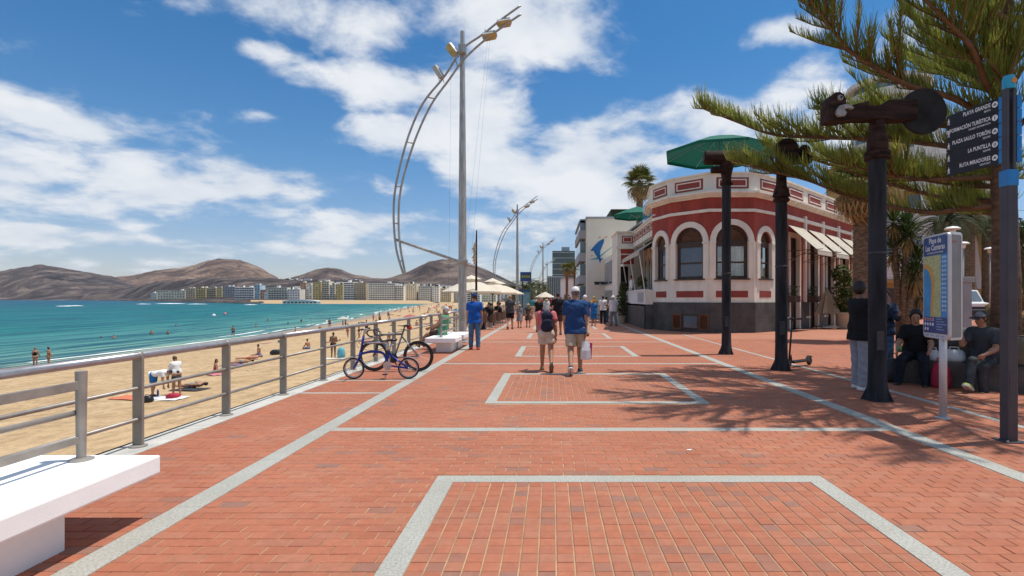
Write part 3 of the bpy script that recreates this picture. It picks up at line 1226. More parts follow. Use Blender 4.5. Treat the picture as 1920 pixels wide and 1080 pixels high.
def lamp_mast():
    t = thing('lamp_mast', 'nearest tall lamp mast with a curved double tube and floodlights', 'lamp post', (-3.29, YA, 0), 0, 'lamp masts along the promenade')
    q = MB().lathe([(.15, 0), (.15, 2.5), (.135, 6), (.095, 10), (.075, 11.42), (.0, 11.43)], 16)
    q.build('mast', M_galv, t, auto=40)
    MB().lathe([(.0, 0), (.28, 0), (.28, .03), (.16, .05)], 16).build('base_plate', M_galv, t, auto=40)
    MB().box((.0, -.152, 1.0), (.14, .012, .42)).build('access_hatch', M_steel, t, bevel=.004)
    for k in range(6):
        MB().lathe([(.0, .03), (.022, .03), (.022, .055), (.0, .055)], 6, (.225 * math.cos(k * 1.047), .225 * math.sin(k * 1.047), 0)).build('bolt', M_steel, t)
    co = smooth_curve([loc_(*p) for p in ARC_O])
    ci = smooth_curve([loc_(*p) for p in ARC_I])
    MB().tube(co, .04, 8).build('curved_tube', M_galv, t, smooth=True)
    MB().tube(ci, .04, 8).build('curved_tube', M_galv, t, smooth=True)
    q = MB()
    for k in (4, 17, 24, 31, 38, 45, 52, 55):
        q.tube([co[k], ci[k]], .025, 6)
    q.build('spacer', M_galv, t)
    MB().tube([loc_(744, 450), loc_(891, 501)], .05, 8).build('strut', M_galv, t, smooth=True)
    q = MB()
    q.box(loc_(868, 490), (.36, .3, .12))
    q.box(loc_(868, 96), (.26, .3, .3))
    q.build('bracket', M_galv, t, bevel=.01)
    for (hx, hy, ang, tilt, arm) in ((821, 141, 58, 20, (829, 156)), (847, 97, 52, -55, (857, 108)), (919, 72, -12, -35, (914, 56)), (946, 48, -10, -35, (943, 40))):
        c = Vector(loc_(hx, hy))
        rot = (Matrix.Rotation(R(ang), 3, 'Y') @ Matrix.Rotation(R(tilt), 3, 'X'))
        h = MB()
        ol = [(-.24, -.13), (.24, -.13), (.28, .02), (.2, .15), (-.2, .15), (-.28, .02)]
        h.prism([(p[0], p[1] + .0) for p in ol], rot @ Vector((0, 0, .16)), c, rot @ Vector((1, 0, 0)), rot @ Vector((0, 1, 0)))
        hd = h.build('floodlight', M_lamphead, t, bevel=.015)
        g = MB()
        g.prism([(p[0] * .86, p[1] * .86) for p in ol], rot @ Vector((0, 0, -.012)), c, rot @ Vector((1, 0, 0)), rot @ Vector((0, 1, 0)))
        g.build('glass', M_lampglass, hd)
        a_ = Vector(loc_(*arm))
        k = MB()
        for sx in (-.16, .16):
            k.tube([a_ + Vector((sx * .5, .06, 0)), c + rot @ Vector((sx * 1.2, 0, .1))], .014, 6)
        k.build('yoke', M_galv, hd)
    # thin stay wires
    q = MB()
    q.tube([loc_(847, 110), (-.5, -.1, 1.2)], .0022, 4)
    q.tube([loc_(919, 76), (.35, -.1, 3.2)], .0022, 4)
    q.tube([loc_(915, 76), (.1, -.1, 3.2)], .0022, 4)
    q.build('stay_wire', M_blackmetal, t)
    return t


mast = lamp_mast()
for (px, top, lb) in ((970, 383, 'second lamp mast along the promenade, behind the cafe parasols'), (1018, 455, 'third lamp mast along the promenade, small in the distance'), (1026, 490, 'fourth lamp mast, farthest of the row over the promenade')):
    d = YA * 502 / (CY - top)
    dup(mast, ((px - CX) * d / F, d, 0), 0, lb, 'lamp masts along the promenade')

# ================================================================== whale-bone posts in wood
M_col = mat('dark_painted_column', (.032, .033, .039), .75, 0, .35, 1.6, .35, 30, spec=.25, stretch=(3, 3, .5))
M_wood = mat('dark_weathered_wood', (.045, .023, .018), .85, 0, .4, 3.5, .8, 22, spec=.2, stretch=(.5, 3, 3))
M_woodend = mat('dark_wood_end', (.045, .028, .026), .7, 0, .2, 6)
M_disc = mat('dark_disc', (.026, .026, .027), .85, 0, .25, 3, spec=.2)
M_beak = mat('grey_beak', (.30, .29, .28), .6, 0, .25, 12)


def column(t, h, r=.14):
    q = MB().lathe([(.19, -.01), (.18, .05), (.16, .14), (r + .008, .26), (r, .55), (r * .97, h - .5), (r * .97, h)], 20)
    q.build('shaft', M_col, t, auto=35)
    for k in range(5):
        a = 2 * PI * k / 5 + .3
        d = Vector((math.cos(a), math.sin(a), 0))
        MB().prism([(.11, -.01), (.24, -.01), (.225, .03), (.13, .24)], (-math.sin(a) * .02, math.cos(a) * .02, 0), d.cross(Vector((0, 0, 1))) * .01, d, (0, 0, 1)).build('base_fin', M_col, t)


def fittings(t, r):
    MB().box((-.03, -r - .004, .95), (.11, .012, .30)).build('access_hatch', M_signfit, t, bevel=.003)
    MB().lathe([(r + .001, 2.30), (r + .008, 2.305), (r + .008, 2.335), (r + .001, 2.34)], 20, cap=False).build('metal_band', M_signfit, t, smooth=True)


M_signfit = mat('hatch_metal', (.055, .055, .06), .5, .3, .2, 8)


def totem_a(px, Y, label, colh, logz, prof):
    """column, wooden capital and a short log laid across it"""
    t = thing('carved_post', label, 'carved post', ((px - CX) * Y / F, Y, 0))
    column(t, colh, .13)
    fittings(t, .128)
    cap = MB().lathe([(.15, colh - .02), (.175, colh), (.175, colh + .05), (.14, colh + .07)] + [(rr, colh + (logz - colh) * u) for rr, u in prof], 16)
    cap.build('capital', M_wood, t, auto=40)
    return t


# post with the log seen from its end (far one)
t = totem_a(1362, 15.38, 'farthest dark carved post topped by a round log', 4.88, 5.55, [(.13, .25), (.15, .45), (.19, .7), (.2, .97)])
lg = MB().lathe([(.0, -.62), (.195, -.62), (.2, -.58), (.2, .9), (.0, .9)], 18, (0, -.0, 5.66), 'X').build('log', M_wood, t, auto=40)
MB().lathe([(.0, -.66), (.10, -.66), (.10, -.621)], 14, (0, 0, 5.66), 'X').build('carved_eye', M_woodend, lg)
MB().lathe([(.0, -.2), (.1, -.2), (.1, .35), (.0, .35)], 14, (-.25, -.05, 5.30), 'X').build('peg', M_wood, t, auto=40)
# middle post with a disc facing the promenade
t = totem_a(1465, 11.94, 'middle dark carved post with a round disc, above the scooter', 3.78, 4.68, [(.19, .12), (.15, .3), (.115, .38), (.105, .7), (.12, .97)])
MB().lathe([(.0, -.3), (.235, -.3), (.25, -.26), (.25, -.14), (.0, -.14)], 24, (.02, 0, 4.87), 'Y').build('disc', M_wood, t, auto=40)
MB().box((.3, .05, 4.74), (.75, .24, .22)).build('beam', M_wood, t, bevel=.03)
MB().ball((.50, -.02, 4.88), (.14, .13, .16), 14, 9).build('carved_head', M_wood, t, smooth=True)
# near post: bird head, beam and big disc
Yp = 8.42
t = totem_a(1645, Yp, 'nearest dark carved post with a bird head and a large disc', 3.82, 4.42, [(.155, .15), (.15, .4), (.115, .8), (.11, .97)])
for dz in (0, .07):
    MB().lathe([(.14, 3.79 + dz), (.185, 3.80 + dz), (.185, 3.84 + dz), (.14, 3.85 + dz)], 20).build('collar', M_wood, t, auto=50)
px_ = lambda x, y: ((x - 1645) * Yp / F, EYE + (CY - y) * Yp / F)
poly = [px_(*p) for p in ((1573, 205), (1600, 199), (1622, 193), (1623, 202), (1650, 202), (1658, 192), (1712, 189), (1712, 227), (1668, 229), (1650, 226), (1625, 227), (1600, 227), (1572, 230))]
MB().prism(poly, (0, .24, 0), (0, -.12, 0)).build('beam', M_wood, t, bevel=.018)
poly = [px_(*p) for p in ((1545, 232), (1546, 203), (1549, 187), (1557, 179), (1566, 178), (1574, 183), (1578, 192), (1578, 231))]
hd = MB().prism(poly, (0, .30, 0), (0, -.15, 0)).build('bird_head', M_wood, t, bevel=.025)
e = px_(1566, 190)
MB().lathe([(.0, -.185), (.03, -.18), (.045, -.16), (.05, -.14)], 14, (e[0], 0, e[1]), 'Y').build('eye', M_beak, hd, smooth=True)
MB().lathe([(.0, -.192), (.018, -.19), (.02, -.18)], 10, (e[0], 0, e[1]), 'Y').build('pupil', M_black, hd)
bk = [px_(*p) for p in ((1557, 214), (1562, 206), (1572, 203), (1582, 204), (1589, 210), (1586, 213), (1578, 210), (1571, 213), (1576, 219), (1572, 225), (1561, 226), (1556, 221))]
MB().prism(bk, (0, .1, 0), (0, -.2, 0)).build('beak', M_beak, hd, bevel=.012)
dc = px_(1733, 208)
MB().lathe([(.0, -.03), (.35, -.03), (.36, -.02), (.36, .03), (.35, .04), (.0, .04)], 40, (dc[0], .02, dc[1]), 'Y').build('disc', M_disc, t, auto=40)
# ================================================================== the red and white restaurant
M_red = mat('red_render', (.34, .053, .034), .8, 0, .16, 1.6, .15, 60, stretch=(1.4, 1.4, .4))
M_redp = mat('red_panel', (.28, .050, .036), .75, 0, .08, 2)
M_cream = mat('cream_render', (.78, .735, .625), .8, 0, .085, 1.5, .15, 50, stretch=(1.6, 1.6, .35))
M_stone = mat('dark_stone', (.072, .068, .063), .6, 0, .22, 1.6, .3, 40)
M_frame = mat('dark_brown_wood', (.055, .028, .016), .5, 0, .2, 3, stretch=(4, 4, .7))
M_shut = mat('brown_shutter', (.15, .06, .025), .5, 0, .2, 3, stretch=(4, 4, .7))
M_glass = mat('window_glass', (.03, .045, .065), .04, 0, .3, .8, spec=1.0)
M_skypane = mat('sky_tinted_pane', (.075, .10, .145), .12, 0, .1, 2, spec=.8)  # blue-grey reflection of sky and sea put into the pane colour
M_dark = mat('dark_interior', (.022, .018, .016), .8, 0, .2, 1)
M_awn = mat('cream_awning', (.50, .45, .36), .85, 0, .1, 3)
M_grey = mat('grey_render', (.34, .34, .35), .8, 0, .1, 1)


M_slat = mat('louvre_wood', (.17, .10, .065), .6, 0, .2, 4)
M_room = mat('room_wall', (.16, .085, .045), .8, 0, .3, 2)
M_curt = mat('curtain', (.50, .47, .42), .9, 0, .1, 6)
M_plant = leafmat('indoor_leaf', (.07, .13, .025), (.02, .04, .01), 4)
M_clear = bpy.data.materials.new('clear_window_glass')
M_clear.use_nodes = True
t = NT(M_clear.node_tree)
gl_, tr_ = t.add('ShaderNodeBsdfGlossy'), t.add('ShaderNodeBsdfTransparent')
gl_.inputs['Roughness'].default_value = .02
tr_.inputs[0].default_value = (.75, .78, .78, 1)
mx_ = t.add('ShaderNodeMixShader')
mx_.inputs[0].default_value = .16
t.link(tr_.outputs[0], mx_.inputs[1])
t.link(gl_.outputs[0], mx_.inputs[2])
t.link(mx_.outputs[0], t.n['Material Output'].inputs[0])


class Wall:
    """wall frame: s along the wall, z up, d outwards"""
    def __init__(s, p0, p1):
        s.p = Vector((p0[0], p0[1], 0))
        e = Vector((p1[0], p1[1], 0)) - s.p
        s.L = e.length
        s.u = e.normalized()
        s.n = Vector((s.u.y, -s.u.x, 0))

    def P(s, a, z, d=0):
        return s.p + s.u * a + s.n * d + Vector((0, 0, z))

    def box(s, mb, a0, a1, z0, z1, d0, d1):
        vs = [s.P(a, z, d) for z in (z0, z1) for (a, d) in ((a0, d1), (a1, d1), (a1, d0), (a0, d0))]
        mb.add(vs, [(3, 2, 1, 0), (4, 5, 6, 7), (0, 1, 5, 4), (1, 2, 6, 5), (2, 3, 7, 6), (3, 0, 4, 7)])
        return mb

    def prism(s, mb, poly, d0, d1):
        mb.prism(poly, s.n * (d1 - d0), s.P(0, 0, d0), s.u, (0, 0, 1))
        return mb

    def ring(s, mb, o, i, d0, d1):
        mb.ring(o, i, s.n * (d1 - d0), s.P(0, 0, d0), s.u, (0, 0, 1))
        return mb


def offset_line(pts, d):
    out = []
    n = len(pts)
    for i in range(n):
        ns = []
        if i > 0:
            e = Vector(pts[i]) - Vector(pts[i - 1])
            ns.append(Vector((e.y, -e.x)).normalized())
        if i < n - 1:
            e = Vector(pts[i + 1]) - Vector(pts[i])
            ns.append(Vector((e.y, -e.x)).normalized())
        if len(ns) == 2:
            b_ = (ns[0] + ns[1]).normalized()
            k = d / max(.3, b_.dot(ns[0]))
        else:
            b_, k = ns[0], d
        out.append(Vector(pts[i]) + b_ * k)
    return out


def band(mb, pts, d0, d1, z0, z1):
    a, c = offset_line(pts, d0), offset_line(pts, d1)
    n = len(pts)
    vs = [(p.x, p.y, z0) for p in a] + [(p.x, p.y, z0) for p in c] + [(p.x, p.y, z1) for p in c] + [(p.x, p.y, z1) for p in a]
    fs = []
    for i in range(n - 1):
        for k in range(4):
            q = (k + 1) % 4
            fs.append((k * n + i, k * n + i + 1, q * n + i + 1, q * n + i))
    fs += [(0, n, 2 * n, 3 * n), (n - 1, 4 * n - 1, 3 * n - 1, 2 * n - 1)]
    return mb.add(vs, fs)


def arch_pts(c, r, z, n=14):
    return [(c + r * math.cos(PI - PI * i / n), z + r * math.sin(PI * i / n)) for i in range(n + 1)]


rest = thing('restaurant', 'red and cream corner restaurant with arched windows and dark stone base', 'restaurant', (0, 0, 0))
PL = [(5.3, 28.2), (5.9, 26.5), (7.4, 25.05), (9.5, 25.05), (11.6, 26.7), (23.2, 38.3)]
walls = [Wall(PL[i], PL[i + 1]) for i in range(5)]
ZB, ZSILL, ZSP = 1.42, 2.55, 4.30
red, cream, arcs, piers = MB(), MB(), MB(), MB()
for wi, w in enumerate(walls[:4]):
    c = w.L / 2
    if wi == 3:
        c = w.L * .36
    hw = {0: .52, 1: .74, 2: .77, 3: .52}[wi]
    # solid parts round the opening
    for (mb, z0, z1) in ((cream, ZB, ZSP), (red, ZSP, 6.36)):
        w.box(mb, 0, c - hw, z0, z1, -.32, 0)
        w.box(mb, c + hw, w.L, z0, z1, -.32, 0)
    w.box(cream, c - hw, c + hw, ZB, ZSILL, -.32, 0)
    ap = arch_pts(c, hw, ZSP)
    for i in range(len(ap) - 1):
        w.prism(red, [ap[i], ap[i + 1], (ap[i + 1][0], 6.36), (ap[i][0], 6.36)], -.32, 0)
    # archivolt and pilaster jambs
    ro = hw + .27
    ao = arch_pts(c, ro, ZSP)
    o = ao
    i_ = ap
    w.ring(arcs, o + [(c + ro, ZSP - .05), (c + hw, ZSP - .05)][:0] + [], i_, -.01, .07) if False else None
    vs = []
    for p in ao:
        vs.append(w.P(p[0], p[1], .07))
    for p in ap:
        vs.append(w.P(p[0], p[1], .07))
    for p in ao:
        vs.append(w.P(p[0], p[1], -.01))
    for p in ap:
        vs.append(w.P(p[0], p[1], -.1))
    n = len(ao)
    fs = []
    for i in range(n - 1):
        fs += [(i, i + 1, n + i + 1, n + i), (i, 2 * n + i, 2 * n + i + 1, i + 1), (n + i, n + i + 1, 3 * n + i + 1, 3 * n + i)]
    arcs.add(vs, fs)
    for (a0, a1) in ((max(0.0, c - ro), c - hw), (c + hw, min(w.L, c + ro))):
        if a1 - a0 > .02:
            pi_ = MB.build(w.box(MB(), a0, a1, ZSILL - .0, ZSP - .1, .0, .06), 'pilaster', M_cream, rest)
            MB.build(w.box(MB(), a0 - .03 if a0 > .1 else a0, a1, ZSP - .1, ZSP, .0, .10), 'impost', M_cream, pi_)
    # red panel under the sill with a cream rim
    pn = MB()
    w.box(pn, c - hw * .98, c + hw * .98, 1.66, 1.97, -.02, .012)
    pn.build('red_panel', M_redp, rest)
    # window: frame, mullions, panes, louvred fan
    fr = MB()
    d0, d1 = -.20, -.12
    w.box(fr, c - hw + .002, c - hw + .13, ZSILL + .002, ZSP, d0, d1)
    w.box(fr, c + hw - .13, c + hw - .002, ZSILL + .002, ZSP, d0, d1)
    w.box(fr, c - hw + .13, c + hw - .13, ZSILL + .002, ZSILL + .13, d0, d1)
    w.box(fr, c - hw + .05, c + hw - .05, ZSP - .22, ZSP + .05, d0, d1 + .01)
    w.box(fr, c - hw + .13, c + hw - .13, 3.28, 3.36, d0, d1 - .01)
    if hw < .6:
        w.box(fr, c - .22, c - .16, ZSILL + .13, ZSP - .22, d0, d1 - .012)
    io, ii = arch_pts(c, hw - .004, ZSP), arch_pts(c, hw - .12, ZSP)
    w.ring(fr, io, ii, d0, d1)
    w.box(fr, c - hw - .06, c + hw + .06, ZSILL - .06, ZSILL, -.1, .09)
    win = fr.build('window', M_frame, rest)
    MB.build(w.box(MB(), c - hw + .1, c + hw - .1, ZSILL + .1, 3.30, -.19, -.17), 'pane', M_skypane if wi < 2 else M_clear, win)
    MB.build(w.box(MB(), c - hw + .1, c + hw - .1, 3.34, ZSP - .1, -.191, -.171), 'pane', M_skypane if wi < 2 else M_clear, win)
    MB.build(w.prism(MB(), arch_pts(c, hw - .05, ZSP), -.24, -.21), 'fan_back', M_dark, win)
    if wi >= 2:
        MB.build(w.box(MB(), c - hw - .1, c + hw + .1, 1.9, 4.4, -1.25, -1.2), 'room_wall', M_room, win)
        MB.build(w.box(MB(), c + hw * .42, c + hw * .72, ZSILL + .1, ZSP, -.42, -.36), 'curtain', M_curt, win)
        pg = random.Random(wi)
        leaf_q = MB()
        for k in range(70):
            p = w.P(c + pg.gauss(.1, .2), ZSILL + .3 + abs(pg.gauss(0, .25)), -.5 + pg.gauss(0, .12))
            e1 = Vector((pg.uniform(-1, 1), pg.uniform(-1, 1), pg.uniform(-.6, 1))).normalized() * .1
            e2 = Vector((pg.uniform(-1, 1), pg.uniform(-1, 1), pg.uniform(-.6, 1))).normalized() * .04
            leaf_q.add([p - e1, p + e2, p + e1, p - e2], [(0, 1, 2, 3)])
        leaf_q.build('house_plant', M_plant, win, kind='stuff', recalc=False)
    for k in range(7):
        z = ZSP + .05 + k * (hw - .16) / 7
        half = math.sqrt(max(.01, (hw - .13) ** 2 - (z + .05 - ZSP) ** 2))
        sl = MB()
        sl.add([w.P(c - half, z, -.20), w.P(c + half, z, -.20), w.P(c + half, z + .012, -.20), w.P(c - half, z + .012, -.20),
                w.P(c - half, z + .055, -.145), w.P(c + half, z + .055, -.145), w.P(c + half, z + .067, -.145), w.P(c - half, z + .067, -.145)],
               [(0, 1, 5, 4), (3, 2, 6, 7), (0, 3, 7, 4), (1, 2, 6, 5), (4, 5, 6, 7)])
        sl.build('slat', M_slat, win)
red.build('red_wall', M_red, rest)
cream.build('cream_wall', M_cream, rest)
arcs.build('archivolt', M_cream, rest)
# string courses, cornice, parapet
PLx = [(5.65, 31.0)] + PL
MB.build(band(MB(), PL, .0, .06, 5.68, 5.82), 'string_course', M_cream, rest)
q = MB()
band(q, PLx, -.32, .10, 6.36, 6.44)
band(q, PLx, -.32, .22, 6.44, 6.52)
band(q, PLx, -.32, .34, 6.52, 6.62)
q.build('cornice', M_cream, rest)
MB.build(band(MB(), PLx, -.16, .08, 6.62, 7.44), 'parapet', M_cream, rest)
MB.build(band(MB(), PLx, -.2, .15, 7.44, 7.53), 'coping', M_cream, rest)
for wi, w in enumerate(walls):
    nb = 1 if wi < 4 else 6
    for k in range(nb):
        seg = w.L / nb
        a0, a1 = seg * k + seg * .14, seg * (k + 1) - seg * .14
        if wi == 0:
            a0, a1 = .25, w.L - .2
        pn = MB.build(w.box(MB(), a0, a1, 6.76, 7.28, .06, .10), 'parapet_panel', M_redp, rest)
        lw = .05
        o = [(a0 + .1, 6.84), (a1 - .1, 6.84), (a1 - .1, 7.20), (a0 + .1, 7.20)]
        i_ = [(a0 + .1 + lw, 6.84 + lw), (a1 - .1 - lw, 6.84 + lw), (a1 - .1 - lw, 7.20 - lw), (a0 + .1 + lw, 7.20 - lw)]
        MB.build(w.ring(MB(), o, i_, .095, .118), 'panel_rim', M_cream, pn)
# dark stone base of slabs
core = MB()
for w in walls[:4]:
    w.box(core, -.05, w.L + .05, -.01, 1.38, -.3, .02)
core.build('base_core', M_dark, rest)
for wi, w in enumerate(walls[:4]):
    n = 3
    for k in range(n):
        for (z0, z1) in ((-.01, .70), (.705, 1.42)):
            if wi == 1 and z0 > .5 and False:
                continue
            a0, a1 = w.L * k / n, w.L * (k + 1) / n
            MB.build(w.box(MB(), a0 + .004 - (.03 if k == 0 else 0), a1 - .004 + (.03 if k == n - 1 else 0), z0, z1 - .004, .0, .075), 'stone_slab', M_stone, rest)
# low window with open shutters in the base
w = walls[1]
c = w.L / 2 + .08
bw = MB()
w.ring(bw, [(c - .46, .12), (c + .46, .12), (c + .46, .86), (c - .46, .86)], [(c - .38, .2), (c + .38, .2), (c + .38, .78), (c - .38, .78)], .05, .11)
bw = bw.build('window', M_frame, rest)
MB.build(w.box(MB(), c - .38, c + .38, .2, .78, .05, .082), 'pane', M_skypane, bw)
for s_ in (-1, 1):
    a0, a1 = (c - .98, c - .47) if s_ < 0 else (c + .47, c + .98)
    sh = MB()
    w.ring(sh, [(a0, .10), (a1, .10), (a1, .88), (a0, .88)], [(a0 + .07, .18), (a1 - .07, .18), (a1 - .07, .80), (a0 + .07, .80)], .085, .125)
    sh = sh.build('shutter', M_shut, bw)
    q = MB()
    for k in range(9):
        q.add([w.P(a0 + .07, .18 + k * .069, .085), w.P(a1 - .07, .18 + k * .069, .085), w.P(a1 - .07, .245 + k * .069, .118), w.P(a0 + .07, .245 + k * .069, .118)], [(0, 1, 2, 3)])
    q.build('shutter_slat', M_shut, sh.parent)
# roof deck closing the volume
MB().prism([(p[0], p[1]) for p in offset_line(PLx, -.2)] + [(16, 46), (5.6, 40)], (0, 0, .12), (0, 0, 6.5), (1, 0, 0), (0, 1, 0)).build('roof', M_grey, rest)

# ---- right hand wall: tall doors and awnings
w = walls[4]
redw, crw = MB(), MB()
nb = 6
bay = w.L / nb
for k in range(nb):
    a0 = bay * k
    ca = a0 + bay * .5
    hw = .62
    w.box(redw, a0, ca - hw - .16, ZB, 6.36, -.3, 0)
    w.box(redw, ca + hw + .16, a0 + bay, ZB, 6.36, -.3, 0)
    w.box(redw, ca - hw - .16, ca + hw + .16, 5.0, 6.36, -.3, 0)
    w.ring(crw, [(ca - hw - .16, .02), (ca + hw + .16, .02), (ca + hw + .16, 5.0), (ca - hw - .16, 5.0)], [(ca - hw, .02), (ca + hw, .02), (ca + hw, 4.8), (ca - hw, 4.8)], -.25, .06)
    w.box(crw, a0 - .12, a0 + .12, ZB, 6.0, 0, .12)
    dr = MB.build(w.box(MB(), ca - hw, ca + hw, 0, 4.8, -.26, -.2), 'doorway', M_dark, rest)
    fr = MB()
    w.box(fr, ca - .05, ca + .05, .05, 4.0, -.2, -.15)
    w.box(fr, ca - hw + .01, ca - hw + .1, .05, 4.75, -.2, -.14)
    w.box(fr, ca + hw - .1, ca + hw - .01, .05, 4.75, -.2, -.14)
    w.box(fr, ca - hw + .1, ca + hw - .1, 3.6, 3.75, -.2, -.145)
    fr.build('door_frame', M_frame, dr)
    # awning: cloth sloping out, valance, two arms
    aw = MB()
    pts = [(.1, 5.3), (1.5, 3.95), (1.51, 3.74)]
    for i in range(2):
        (da, za), (db, zb_) = pts[i], pts[i + 1]
        aw.add([w.P(a0 + .32, za, da), w.P(a0 + bay - .32, za, da), w.P(a0 + bay - .32, zb_, db), w.P(a0 + .32, zb_, db),
                w.P(a0 + .32, za + .02, da), w.P(a0 + bay - .32, za + .02, da), w.P(a0 + bay - .32, zb_ + .02, db + .01), w.P(a0 + .32, zb_ + .02, db + .01)],
               [(0, 1, 2, 3), (4, 7, 6, 5), (0, 4, 5, 1), (1, 5, 6, 2), (2, 6, 7, 3), (3, 7, 4, 0)])
    awo = aw.build('awning', M_awn, rest)
    arm = MB()
    for sa in (.3, bay - .3):
        arm.tube([w.P(a0 + sa, 4.0, .05), w.P(a0 + sa, 4.0, 1.74)], .02, 6)
        arm.tube([w.P(a0 + sa, 3.5, .05), w.P(a0 + sa, 4.0, 1.2)], .015, 6)
    arm.build('awning_arm', M_frame, awo)
    # planter trough with rail in front of each door side
    tr = MB.build(w.box(MB(), a0 + .1, ca - .5, 1.42, 1.75, .1, .5), 'planter_trough', M_frame, rest)
    pl = MB()
    pr = random.Random(k)
    for j in range(90):
        p = w.P(pr.uniform(a0 + .1, ca - .5), 1.75 + pr.uniform(0, .5), pr.uniform(.1, .5))
        a = pr.uniform(0, PI)
        e1 = Vector((math.cos(a), math.sin(a), pr.uniform(-.5, .8))) * .07
        e2 = Vector((-math.sin(a), math.cos(a), pr.uniform(-.3, .6))) * .04
        pl.add([p - e1, p + e2, p + e1, p - e2], [(0, 1, 2, 3)])
    if 'bush_leaf' not in MATS:
        leafmat('bush_leaf', (.11, .14, .03), (.035, .05, .012), 3)
    pl.build('trough_plants', MATS['bush_leaf'], tr, kind='stuff', recalc=False)
    bl = MB()
    w.box(bl, a0 + .12, ca - .62, ZB - .0, 1.50, 0, .1)
    w.box(bl, a0 + .12, ca - .62, .55, .66, .02, .10)
    bl.build('plinth_trim', M_cream, rest)
    MB.build(w.box(MB(), a0, ca - hw - .16, -.01, ZB, -.3, .07), 'stone_base', M_stone, rest)
    MB.build(w.box(MB(), ca + hw + .16, a0 + bay, -.01, ZB, -.3, .07), 'stone_base', M_stone, rest)
redw.build('red_wall', M_red, rest)
crw.build('door_surround', M_cream, rest)
MB.build(band(MB(), PL[4:], .0, .1, 5.66, 5.84), 'string_course', M_cream, rest)

# ---- terrace on the left side
ew = Wall((4.9, 27.98), (5.45, 27.98))
MB.build(ew.box(MB(), 0, ew.L, -.01, 1.30, -.3, 0), 'stone_slab', M_stone, rest)
MB.build(ew.box(MB(), 0, ew.L, 1.30, 2.06, -.2, 0), 'terrace_parapet', M_cream, rest)
tw_ = Wall((4.9, 35.5), (4.9, 28.0))
M_wh = mat('terrace_white', (.74, .73, .70), .8, 0, .05, 1)
for k in range(8):
    a = tw_.L * k / 8
    MB.build(tw_.box(MB(), a + .004, a + tw_.L / 8 - .004, -.01, 1.30, -.3, .0), 'stone_slab', M_stone, rest)
MB.build(tw_.box(MB(), 0, tw_.L, 1.30, 2.02, -.2, -.01), 'terrace_parapet', M_wh, rest)
MB.build(tw_.box(MB(), 0, tw_.L, 2.02, 2.10, -.24, .05), 'parapet_cap', M_wh, rest)
MB.build(tw_.box(MB(), 5.1, 6.9, 1.42, 1.95, -.02, .02), 'menu_board', mat('menu_board', (.45, .44, .43), .6, 0, .1, 4), rest)
vg = MB()
for k in range(7):
    tw_.box(vg, 5.2, 6.8, 1.46 + k * .065, 1.48 + k * .065, .02, .03)
vg.build('board_line', M_grey, rest)
MB().span((4.9, 28.3, 1.2), (6.3, 35.5, 1.3)).build('terrace_floor', M_grey, rest)
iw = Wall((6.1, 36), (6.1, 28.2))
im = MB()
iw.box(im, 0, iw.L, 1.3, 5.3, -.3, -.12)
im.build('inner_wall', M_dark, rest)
cols = MB()
for k in range(6):
    a = .5 + k * 1.4
    iw.box(cols, a - .09, a + .09, 1.3, 3.7, -.1, .08)
    if k < 5:
        ao, ai = arch_pts(a + .7, .70, 3.7), arch_pts(a + .7, .58, 3.7)
        n = len(ao)
        for i in range(n - 1):
            iw.prism(cols, [ai[i], ai[i + 1], (ai[i + 1][0], 4.75), (ai[i][0], 4.75)], -.08, .06)
cols.build('arcade', M_cream, rest)
uw = Wall((5.4, 35.3), (5.4, 28.0))
MB.build(uw.box(MB(), 0, uw.L, 5.0, 5.95, -.3, .0), 'terrace_frieze', M_cream, rest)
for k in range(6):
    a = .2 + k * uw.L / 6
    pn = MB.build(uw.box(MB(), a, a + uw.L / 6 - .25, 5.32, 5.78, -.02, .03), 'parapet_panel', M_redp, rest)
    o = [(a + .08, 5.38), (a + .90, 5.38), (a + .90, 5.72), (a + .08, 5.72)]
    i_ = [(a + .12, 5.42), (a + .86, 5.42), (a + .86, 5.68), (a + .12, 5.68)]
    MB.build(uw.ring(MB(), o, i_, .02, .05), 'panel_rim', M_cream, pn)
MB.build(uw.box(MB(), -.1, uw.L + .1, 5.95, 6.02, -.35, .08), 'coping', M_cream, rest)
# terrace awning
aw = MB()
Y0, Y1 = 28.3, 35.2
pts = [(6.02, 5.05), (4.62, 4.12), (4.60, 3.92)]
for i in range(2):
    (xa, za), (xb, zb_) = pts[i], pts[i + 1]
    aw.add([(xa, Y0, za), (xa, Y1, za), (xb, Y1, zb_), (xb, Y0, zb_), (xa, Y0, za + .025), (xa, Y1, za + .025), (xb - .01, Y1, zb_ + .025), (xb - .01, Y0, zb_ + .025)],
           [(0, 1, 2, 3), (4, 7, 6, 5), (0, 4, 5, 1), (1, 5, 6, 2), (2, 6, 7, 3), (3, 7, 4, 0)])
awo = aw.build('awning', M_awn, rest)
q = MB()
for yy in (28.5, 31.8, 35.0):
    q.tube([(4.95, yy, 2.1), (4.66, yy, 4.0)], .03, 6)
q.build('awning_arm', M_cream, awo)
